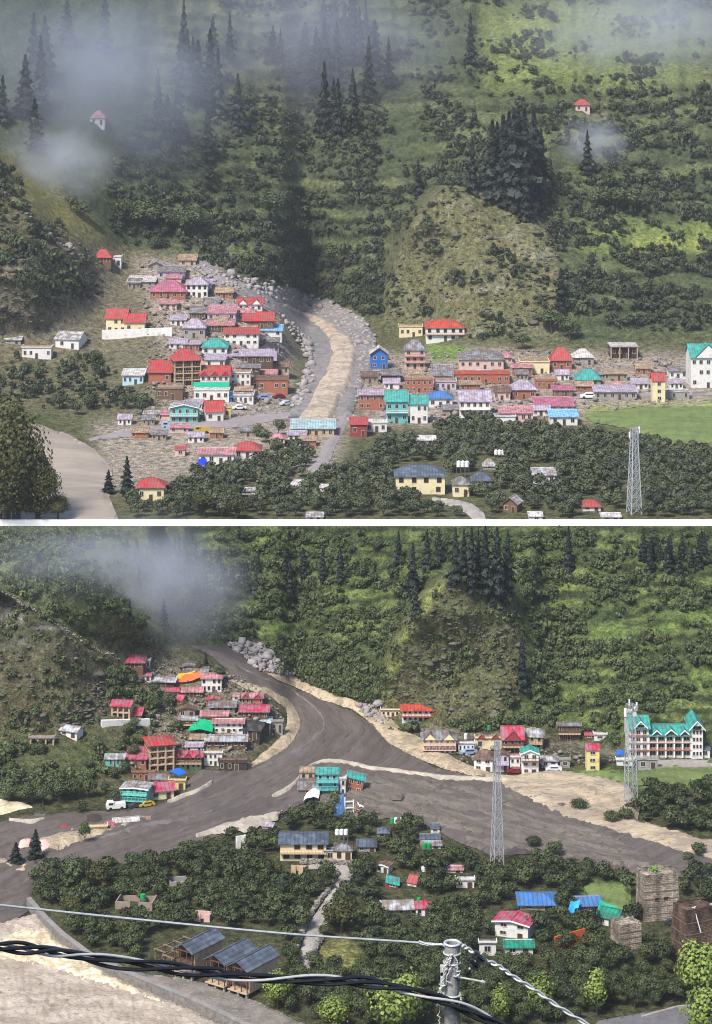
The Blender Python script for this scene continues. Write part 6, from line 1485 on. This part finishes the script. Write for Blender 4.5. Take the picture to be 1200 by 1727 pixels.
placec(Lo, 60, 1450, 52, 'dark conifer leaning beside pink wreckage on the mud', sq=1.7); placec(Lo, 27, 1458, 38, 'smaller broad dark conifer at the left of the pink wreckage', sq=2.2)
place(DARKB, Lo, 370, 1152, 32, 'round dark tree beside the white temple above the mud', sq=1.1); placec(Lo, 347, 1128, 28, 'thin dark conifer behind the white temple', sq=1.2)
place(DARKB, Lo, 335, 1133, 18, 'bushy tree between the temple and the upper mud flow')
place(DARKB, Lo, 565, 1372, 44, 'dark tree in front of the teal house at the orchard edge', sq=.9); place(DARKB, Lo, 545, 1385, 36, 'dark bushy tree beside the crumpled white sheeting')
for i, (x, y, h) in enumerate(((15, 1352, 36), (45, 1356, 40), (72, 1358, 38), (100, 1352, 44), (122, 1348, 40), (150, 1345, 36), (135, 1372, 26), (192, 1358, 30), (178, 1340, 24), (30, 1350, 30), (90, 1345, 44))):
    place(DARKB, Lo, x, y, h, 'dark bushy tree in the clump between the mud and the left slope', 'clump of bushy trees by the mud', sq=1.2)
for x, y, h in ((228, 1232, 26), (262, 1200, 30), (285, 1190, 26), (165, 1268, 26), (225, 1278, 26), (215, 1240, 24), (150, 1300, 22), (260, 1170, 24), (300, 1232, 20), (310, 1195, 16), (210, 1302, 20), (190, 1312, 20)):
    place(DARKB, Lo, x, y, h, 'dark bush on the slope among the left bank houses', 'bushes among the left bank houses', sq=1.2, cat='bush')
# conifers of the lower valley
for i, (x, y, h) in enumerate(((768, 990, 96), (795, 1003, 108), (818, 1006, 112), (838, 1010, 116), (856, 996, 102), (782, 975, 80), (828, 1022, 60), (806, 985, 90), (848, 1028, 50))):
    placec(Lo, x, y, h, 'tall dark conifer in the dense clump crowning the rocky spur in the lower valley', 'conifers crowning the lower rocky spur', .85)
placec(Lo, 880, 1166, 88, 'solitary dark conifer on the right flank of the rocky spur in the lower valley', sq=.9)
placec(Lo, 958, 963, 74, 'solitary tall conifer on the terraces right of the conifer clump in the lower valley', sq=.9)
for i, (x, y, h) in enumerate(((696, 1005, 90), (700, 1040, 60), (672, 960, 60), (720, 960, 66), (740, 950, 56))): placec(Lo, x, y, h, 'dark conifer on the terraces left of the rocky spur in the lower valley', 'conifers left of the lower rocky spur')
for i in range(44):
    x = rt.choice([rt.uniform(215, 345), rt.uniform(330, 640), rt.uniform(240, 330)]); h = rt.uniform(34, 64); y = rt.uniform(905 + h * .9, 1010) if x > 345 else rt.uniform(900 + h * .9, 1060)
    placec(Lo, x, max(y, 888 + h), h, 'hazy conifer on the misty slope around the gully in the lower valley', 'conifers around the misty lower gully', rt.uniform(.8, 1.1))
for i in range(16):
    h = rt.uniform(34, 56); placec(Lo, rt.uniform(1080, 1200), 892 + h + rt.uniform(0, 30), h, 'hazy conifer high on the far right terraces in the lower valley', 'conifers on the far right lower terraces')
# ---- hillside shrubs
def szone(fl, x, y):
    v = 'lower' if fl is Lo else 'upper'
    sp, top = (SPUR, 1040) if fl is Lo else (USPUR, 300)
    if inpoly(np.array([x]), np.array([y]), sp)[0]: w_ = 'on the rocky spur'
    elif x < 300: w_ = 'on the left hill' if y > 960 or fl is Up else 'on the high left slope by the gully'
    elif x < 690: w_ = 'on the high terraces left of the spur' if y < top else 'on the lower slope left of the spur'
    else: w_ = 'on the high terraces right of the spur' if y < top else 'on the lower terraces right of the spur'
    return 'large dark green shrub %s in the %s valley' % (w_, v), 'shrub', '%s valley shrubs %s' % (v, w_)
def tr_at(fl, X, Y):   # 1 on the flat of a terrace, 0 on its bank
    ix = np.clip(((X - fl.x[0]) / fl.step).astype(int), 0, len(fl.x) - 1); iy = np.clip(((Y - fl.y[0]) / fl.step).astype(int), 0, len(fl.y) - 1)
    return (fl.tread * fl.terr)[iy, ix]
def hills(fl, regs, n, seed, smin, smax, dens_scale):
    r = np.random.default_rng(seed); P = []
    for poly, m, thr in regs:
        pl = np.array(poly); x0, y0 = pl.min(0); x1, y1 = pl.max(0); got = 0; it = 0
        while got < m and it < 60:
            it += 1; X = r.uniform(x0, x1, 4000); Y = r.uniform(y0, y1, 4000); ok = inpoly(X, Y, poly)
            if poly is not SPUR: ok &= (tr_at(fl, X, Y) < r.uniform(.0, 1.15, 4000))
            ok &= (fbm(X / dens_scale[0], Y / dens_scale[1], seed + 4, 4) > thr + r.normal(size=4000) * .05)
            for x, y in zip(X[ok], Y[ok]):
                if got >= m: break
                if clear(fl, x, y, below=10): P.append((x, y)); got += 1
    P = np.array(P); W = fl.at(P[:, 0], P[:, 1]); s = smin + (smax - smin) * r.random(len(P)) ** 1.6; s = s * (1 + .6 * (r.random(len(P)) < .10)); return P, W, s
PATCH = [[(430,1052),(505,1045),(508,1064),(435,1080)], [(985,1050),(1150,1046),(1150,1080),(990,1084)], [(1155,1125),(1250,1128),(1250,1154),(1170,1158)], [(940,1160),(1045,1153),(1040,1174),(945,1182)]]
P1, W1, S1 = hills(Lo, [([(300,1078),(430,1085),(500,1140),(600,1182),(640,1190),(640,1130),(690,1010),(740,955),(600,903),(300,903)], 1900, -.06), ([(870,960),(895,1060),(900,1200),(940,1222),(1230,1255),(1230,903),(700,903),(760,950)], 2500, -.02),
                        (SPUR, 210, .08), ([(-20,900),(200,903),(300,1060),(300,1085),(240,1105),(120,1060),(0,985)], 800, -.02), (LRIDGE, 420, .03), ([(-10,1255),(160,1245),(210,1300),(150,1335),(-10,1335)], 330, -.05), ([(180,1125),(260,1120),(300,1200),(290,1260),(200,1265)], 190, -.08),
                        ([(470,1140),(600,1182),(640,1192),(635,1140),(560,1090),(470,1085)], 560, -.3), ([(640,1235),(760,1238),(930,1226),(1060,1262),(1060,1250),(920,1205),(760,1225)], 260, -.2)], 0, 5, .38, 1.05, (46, 20))
keepm = np.ones(len(P1), bool)
for q in PATCH: keepm &= ~inpoly(P1[:, 0], P1[:, 1], q)
P1, W1, S1 = P1[keepm], W1[keepm], S1[keepm]
P2, W2, S2 = hills(Up, [([(180,300),(180,410),(350,430),(440,475),(640,535),(660,420),(720,310),(600,120),(300,120)], 2200, -.06), ([(900,330),(970,560),(1230,560),(1230,150),(1000,150),(720,120),(700,310)], 2300, -.04), (USPUR, 200, .05),
                        ([(-20,260),(60,330),(180,430),(170,500),(-20,560)], 420, -.02), ([(350,0),(1230,0),(1230,150),(300,150)], 900, .05), ([(300,430),(440,475),(640,540),(640,470),(440,380),(300,380)], 500, -.3), ([(960,440),(1230,440),(1230,500),(960,500)], 300, -.1), ([(-20,600),(160,600),(230,655),(260,690),(80,690),(-20,680)], 160, -.1)], 0, 9, .75, 1.8, (60, 24))
print('shrubs', len(S1), len(S2)); n1 = np.argsort(-S1)[:140]; n2 = np.argsort(-S2)[:140]
for i in n1: SHRUB.put(Vector(W1[i].tolist()), float(S1[i]), rt.uniform(0, 6.28), *szone(Lo, *P1[i]))
for i in n2: SHRUB.put(Vector(W2[i].tolist()), float(S2[i]), rt.uniform(0, 6.28), *szone(Up, *P2[i]))
r1 = np.setdiff1d(np.arange(len(S1)), n1); r2 = np.setdiff1d(np.arange(len(S2)), n2)
rawb = [crown_np(200 + i, 88, 1.5, 1.2, .62, 6, z0=.9) for i in range(6)]
scatter('slope_shrubs', rawb, W1[r1], S1[r1], LEAF_HILL, 'countless small shrubs covering the lower valley slopes', 'shrubs', sz=rng.uniform(.65, 1.7, len(r1)))
scatter('slope_shrubs', rawb, W2[r2], S2[r2], LEAF_UP, 'countless small shrubs covering the upper valley slopes', 'shrubs', sz=rng.uniform(.65, 1.7, len(r2)))
# ---- upper valley trees
UO = [(230,880),(215,850),(290,830),(330,802),(400,790),(470,775),(440,745),(520,740),(560,745),(530,800),(600,790),(640,745),(700,745),(760,715),(840,712),(900,725),(980,735),(1060,740),(1130,755),(1230,765),(1230,878),(230,878)]
RD = strip([(578,712),(560,745),(545,775),(525,805)], 34); PU = strip([(728,842),(760,848),(790,858),(806,872),(808,884)], 34)
us = [(x, y) for x, y in grid_pts(Up, UO, 5.4, .34, lambda x, y: clear(Up, x, y, below=9, side=3), [RD, PU]) if -30 < x < 1230 and y < 876]
us.sort(key=lambda s: -s[1]); print('upper orchard', len(us))
ufar = []
for i, (x, y) in enumerate(us):
    p = Up.v(x, y); sc = rt.uniform(.75, 1.2)
    if i < 75: UORCH.put(p, sc, rt.uniform(0, 6.28), 'hazy dark green tree in the orchard just above the dividing wall', 'tree', 'orchard trees above the dividing wall', sc * rt.uniform(.85, 1.15))
    else: ufar.append((p.x, p.y, p.z, sc))
if ufar:
    fa = np.array(ufar); scatter('far_orchard_trees', [crown_np(300 + i, 330, 3.0, 2.4, .78, 9, z0=2.5) for i in range(5)], fa[:, :3], fa[:, 3], LEAF_UP, 'mass of hazy trees between the upper orchard and the right bank houses', 'orchard')
for i, (x, y, h, sq) in enumerate(((12, 877, 235, .8), (66, 877, 130, .8), (30, 877, 150, 1.0), (98, 877, 48, 1.4), (0, 877, 120, 1.2), (24, 877, 56, 1.9), (62, 877, 46, 1.8))):
    place(BIGT, Up, x, min(y, 877), h, ['biggest dark golden-green tree rising at the left edge above the dividing wall', 'mid sized golden-green tree just right of the biggest tree above the dividing wall', 'golden-green tree filling the front of the biggest tree above the dividing wall', 'lowest golden-green bushy tree at the river side of the biggest tree', 'golden-green tree at the very frame edge under the biggest tree', 'low wide golden-green bush under the biggest tree, first from the edge', 'low wide golden-green bush under the biggest tree, nearer the grey river'][i], sq=sq)
placec(Up, 214, 832, 62, 'dark conifer standing by the cream house with rounded coral roof', sq=1.3); placec(Up, 183, 832, 40, 'shorter dark conifer at the edge of the grey river', sq=1.7)
place(BROAD, Up, 345, 872, 48, 'bright green rounded tree in the near orchard of the upper valley', sq=1.2); place(BROAD, Up, 398, 877, 46, 'olive green rounded tree beside the bright green one in the upper orchard', sq=1.2)
place(DARKB, Up, 470, 735, 32, 'bushy tree between the street and the road to the stream', sq=1.1); place(DARKB, Up, 436, 737, 26, 'low bushy tree beside the red hipped house in the upper valley')
for i, (x, y, h) in enumerate(((830, 330, 130), (848, 345, 150), (866, 352, 165), (884, 350, 165), (900, 340, 150), (912, 330, 110), (858, 320, 130), (886, 375, 95), (838, 318, 110), (874, 330, 150))):
    placec(Up, x, y, h, 'very dark tall conifer in the dense clump above the rocky spur in the upper valley', 'dark conifers above the upper rocky spur', 1.0)
placec(Up, 796, 326, 92, 'narrow dark conifer just left of the dense clump in the upper valley', sq=.8)
placec(Up, 990, 294, 74, 'lone blue-grey conifer wrapped in a puff of mist in the upper valley', sq=1.0)
placec(Up, 793, 112, 84, 'lone conifer high on the pale terraces in the upper valley', sq=.8); placec(Up, 655, 150, 86, 'lone hazy conifer left of the pale terraces in the upper valley', sq=.8)
placec(Up, 945, 525, 70, 'dark conifer on the right foot of the rocky spur in the upper valley', sq=1.2); placec(Up, 705, 330, 60, 'dark conifer left of the rocky spur in the upper valley')
for i in range(60):
    x = rt.choice([rt.uniform(0, 420), rt.uniform(300, 640), rt.uniform(540, 640)]); h = rt.uniform(60, 120); y = rt.uniform(70, 290) if x < 540 else rt.uniform(60, 240)
    placec(Up, x, y, h, 'hazy conifer of the misty upper mountainside, ' + ('around the whitish pink hut' if x < 260 else 'above the red roofed village' if x < 480 else 'just left of the pale terraces'), 'misty upper conifers ' + ('by the pink hut' if x < 260 else 'above the village' if x < 480 else 'left of the terraces'), rt.uniform(.65, 1.35))
for i, (x, y, h) in enumerate(((250, 390, 60), (230, 385, 50), (275, 392, 52), (325, 390, 46), (300, 400, 44), (455, 370, 50), (210, 372, 40), (500, 410, 44), (560, 450, 40), (880, 590, 30), (960, 575, 40), (930, 560, 46), (1010, 352, 44), (1040, 360, 50), (1070, 365, 46), (140, 372, 34), (120, 355, 30), (240, 700, 30), (150, 690, 30), (130, 700, 26), (100, 690, 30), (215, 690, 28), (60, 640, 26))):
    place(DARKB, Up, x, y, h, 'rounded dark broadleaf tree scattered on the slopes of the upper valley', 'rounded trees of the upper slopes', sq=1.3)

# ---- boulders and rubble
def rock_np(seed):
    r = np.random.default_rng(seed); ph = (1 + 5 ** .5) / 2
    V = np.array([(-1, ph, 0), (1, ph, 0), (-1, -ph, 0), (1, -ph, 0), (0, -1, ph), (0, 1, ph), (0, -1, -ph), (0, 1, -ph), (ph, 0, -1), (ph, 0, 1), (-ph, 0, -1), (-ph, 0, 1)]) / 1.9
    V = V * r.uniform(.65, 1.2, (12, 1)) * np.array((1, .8, .65))
    Fc = np.array([(0, 11, 5), (0, 5, 1), (0, 1, 7), (0, 7, 10), (0, 10, 11), (1, 5, 9), (5, 11, 4), (11, 10, 2), (10, 7, 6), (7, 1, 8), (3, 9, 4), (3, 4, 2), (3, 2, 6), (3, 6, 8), (3, 8, 9), (4, 9, 5), (2, 4, 11), (6, 2, 10), (8, 6, 7), (9, 8, 1)])
    return V, np.concatenate([Fc, Fc[:, 2:]], 1)
ROCKS = [rock_np(i) for i in range(6)]
def rubble(name, fl, regs, m, label, seed, smin, smax, flat=1.0, lift=.5):
    r = np.random.default_rng(seed); Vs, Qs = [], []; off = 0
    for poly, n in regs:
        pl = np.array(poly); x0, y0 = pl.min(0); x1, y1 = pl.max(0); X = r.uniform(x0, x1, n * 5); Y = r.uniform(y0, y1, n * 5); ok = inpoly(X, Y, poly); X = X[ok][:n]; Y = Y[ok][:n]
        W = fl.at(X, Y)
        for w_ in W:
            V, Fc = ROCKS[r.integers(0, 6)]; s = r.uniform(smin, smax) * (1 + 1.2 * (r.random() < .06)); a = r.uniform(0, 6.28); ca, sa = math.cos(a), math.sin(a)
            Vs.append(np.stack([V[:, 0] * ca - V[:, 1] * sa, V[:, 0] * sa + V[:, 1] * ca, V[:, 2]], 1) * s * np.array((1, 1, flat)) + w_ + np.array((0, 0, s * .3 * flat + lift))); Qs.append(Fc[:, :3] + off); off += 12
    return setp(link(name, np_mesh(name, np.concatenate(Vs), np.concatenate(Qs), m)), label, 'rubble', None, 'stuff')
MRK = mat('mud_rocks', lin('5d5450'), rough=.9, var=.4, scale=.4, bump=.3, bscale=3); GRK = mat('grey_rocks', lin('8d8683'), rough=.9, var=.45, scale=.3, bump=.3, bscale=3); SRK = mat('silt_rocks', lin('a3937d'), rough=.9, var=.4, scale=.4)
rubble('mud_rubble', Lo, [([(520,1310),(620,1302),(870,1335),(1050,1420),(1150,1458),(900,1440),(760,1405),(690,1375),(600,1380),(510,1345)], 1100)], MRK, 'dark stones strewn over the stony mud field', 1, .2, .55, .8, .3)
rubble('silt_rubble', Lo, [([(870,1320),(1050,1325),(1070,1385),(1200,1425),(1200,1448),(1030,1388),(930,1350)], 420), ([(330,1415),(470,1376),(500,1355),(440,1392),(400,1402)], 160), ([(100,1405),(230,1382),(160,1416),(95,1440)], 120)], SRK, 'pale stones and scraps strewn over the silt', 2, .12, .4)
rubble('bank_rubble', Lo, [([(380,1088),(440,1092),(490,1128),(498,1146),(440,1136),(405,1108)], 420), ([(600,1188),(650,1196),(660,1216),(640,1225),(610,1205)], 120)], GRK, 'grey boulders heaped on the bank of the upper mud flow', 3, .3, .9)
rubble('stream_rubble', Up, [([(300,432),(380,465),(500,490),(610,535),(636,575),(610,650),(598,690),(606,600),(560,545),(455,505),(360,478)], 700), ([(470,530),(520,570),(530,640),(505,690),(490,690),(520,610)], 200)], GRK, 'grey boulders lining the gravel stream of the upper valley', 4, .5, 1.6)
rubble('slope_rocks', Lo, [(SPUR, 520), (LRIDGE, 430), ([(90,1230),(170,1150),(225,1115),(250,1140),(200,1190),(130,1235)], 260)], mat('slope_rock', lin('5f5a4e'), rough=.95, var=.5, scale=.5, bump=.6, bscale=2, col2=lin('454636')), 'weathered rock outcrops breaking the slopes of the lower valley', 5, .3, 1.0, .55, -.05)
rubble('slope_rocks', Up, [(USPUR, 420), ([(-20,300),(60,360),(180,430),(170,500),(60,560),(-20,570)], 240)], mat('slope_rock', lin('5f5a4e')), 'weathered rock outcrops breaking the slopes of the upper valley', 6, .6, 1.7, .55, -.1)
rubble('ridge_stones', Lo, [(strip([(-10,986),(60,1032),(120,1070),(165,1092),(205,1116)], 6), 700)], mat('pale_ridge_stone', lin('868378'), rough=.95, var=.45, scale=1), 'line of pale rubble stones running down the crest of the left ridge', 7, .14, .38, .8, .1)
rubble('ridge_stones', Up, [(strip([(-10,312),(30,350),(70,390),(120,420),(152,437)], 6), 320)], mat('pale_ridge_stone', lin('868378')), 'line of pale stones running down the left hill of the upper valley', 8, .4, 1.0)
rubble('yard_stones', Lo, [([(240,1110),(400,1140),(470,1190),(480,1235),(400,1280),(290,1298),(200,1300),(250,1230)], 900), ([(760,1262),(960,1270),(1060,1285),(900,1300),(780,1290)], 260)], mat('yard_stone', lin('7f766e'), rough=.9, var=.5, scale=.5), 'loose stones and scraps lying between the lower valley houses', 9, .15, .5)
rubble('yard_stones', Up, [([(230,440),(350,440),(470,520),(490,600),(470,700),(240,715),(250,600)], 900), ([(600,610),(760,590),(1150,600),(1150,680),(900,712),(640,715)], 900)], mat('yard_stone', lin('7f766e')), 'loose stones and scraps lying between the upper valley houses', 10, .3, .9)
bl = []
for i in range(5):
    V, Fc = rock_np(50 + i); b = MB(); b.mesh([tuple(v) for v in V], [tuple(int(q) for q in f[:3]) for f in Fc]); bl.append(b.me('boulder', MRK))
for i, (x, y, s) in enumerate(((668, 1354, 2.0), (676, 1350, 1.4), (948, 1364, 1.4), (1003, 1348, 1.2), (1004, 1380, 1.2), (780, 1340, 1.0), (720, 1362, 1.0), (880, 1350, .9), (860, 1392, .9), (770, 1378, .9), (700, 1392, .9), (990, 1410, .9))):
    o = link('boulder', bl[i % 5], None, Lo.v(x, y) + Vector((0, 0, s * .4 + .3))); o.scale = (s, s, s * .8); o.rotation_euler[2] = i * 1.3
    setp(o, ['large dark boulder lying alone on the stony mud', 'dark boulder touching the largest boulder on the stony mud'][i] if i < 2 else 'medium dark boulder scattered on the mud and silt fields', 'boulder', None if i < 2 else 'medium boulders on the mud and silt')
# ------------------------------------------------------------------ air: even haze, and puffs of cloud
def volmat(name, dens, col, ramp=None):
    m = bpy.data.materials.new(name); m.use_nodes = True; N = m.node_tree; N.nodes.clear(); out = N.nodes.new('ShaderNodeOutputMaterial'); v = N.nodes.new('ShaderNodeVolumePrincipled')
    v.inputs['Color'].default_value = (*col, 1); v.inputs['Density'].default_value = dens; v.inputs['Anisotropy'].default_value = .2
    N.links.new(v.outputs[0], out.inputs['Volume'])
    if ramp:
        tc = N.nodes.new('ShaderNodeTexCoord'); ln = N.nodes.new('ShaderNodeVectorMath'); ln.operation = 'LENGTH'; N.links.new(tc.outputs['Object'], ln.inputs[0])
        mr = N.nodes.new('ShaderNodeMapRange'); mr.interpolation_type = 'SMOOTHSTEP'; mr.inputs[1].default_value = 1.0; mr.inputs[2].default_value = .15; N.links.new(ln.outputs['Value'], mr.inputs[0])
        nz = N.nodes.new('ShaderNodeTexNoise'); nz.inputs['Scale'].default_value = 2.2; nz.inputs['Detail'].default_value = 3; N.links.new(tc.outputs['Object'], nz.inputs['Vector'])
        n2 = N.nodes.new('ShaderNodeMapRange'); n2.inputs[1].default_value = .38; n2.inputs[2].default_value = .66; n2.inputs[3].default_value = .35; n2.inputs[4].default_value = 1.3; N.links.new(nz.outputs['Fac'], n2.inputs[0])
        a = N.nodes.new('ShaderNodeMath'); a.operation = 'MULTIPLY'; N.links.new(mr.outputs[0], a.inputs[0]); N.links.new(n2.outputs[0], a.inputs[1])
        b = N.nodes.new('ShaderNodeMath'); b.operation = 'MULTIPLY'; b.inputs[1].default_value = dens; N.links.new(a.outputs[0], b.inputs[0]); N.links.new(b.outputs[0], v.inputs['Density'])
    return m
b = MB(); b.box(-700, 700, -40, 2400, -215, 95)
hz = b.obj('haze', volmat('haze_air', .00006, (.90, .90, .95))); setp(hz, kind='stuff')
import bmesh
def sph():
    bm = bmesh.new(); bmesh.ops.create_icosphere(bm, subdivisions=3, radius=1); me = bpy.data.meshes.new('mist'); bm.to_mesh(me); bm.free(); return me
SPH = sph()
def mist(fl, x, y, dpx, wpx, hpx, depth, dens, label, col=(.86, .88, .95)):
    p = fl.v(x, y); k = p.y / F; me = SPH.copy(); me.materials.append(volmat('cloud_mist', dens, col, True))
    o = link('mist', me, None, (p.x - (p.x / p.y) * dpx, p.y - dpx, p.z * (p.y - dpx) / p.y)); o.scale = (wpx * k / 2, depth, hpx * k / 2); setp(o, label, 'mist', None, 'stuff')
mist(Lo, 255, 990, 9, 400, 290, 15, .075, 'pale rainy mist hanging in the lower gully')
mist(Lo, 110, 945, 9, 420, 160, 14, .035, 'thin mist over the ridge left of the lower gully')
mist(Up, 130, 150, 30, 660, 460, 60, .020, 'grey cloud bank over the upper left mountainside', (.66, .70, .80))
mist(Up, 90, 280, 18, 260, 190, 25, .035, 'white wisp of mist beside the left hill of the upper valley')
mist(Up, 480, 90, 30, 760, 420, 60, .014, 'thin veil of mist over the upper mountain forest', (.66, .68, .78))
mist(Up, 1090, 60, 30, 620, 330, 50, .018, 'pale mist over the right top of the upper mountain')
mist(Up, 1000, 245, 16, 150, 130, 16, .05, 'small puff of mist around the lone blue-grey conifer')
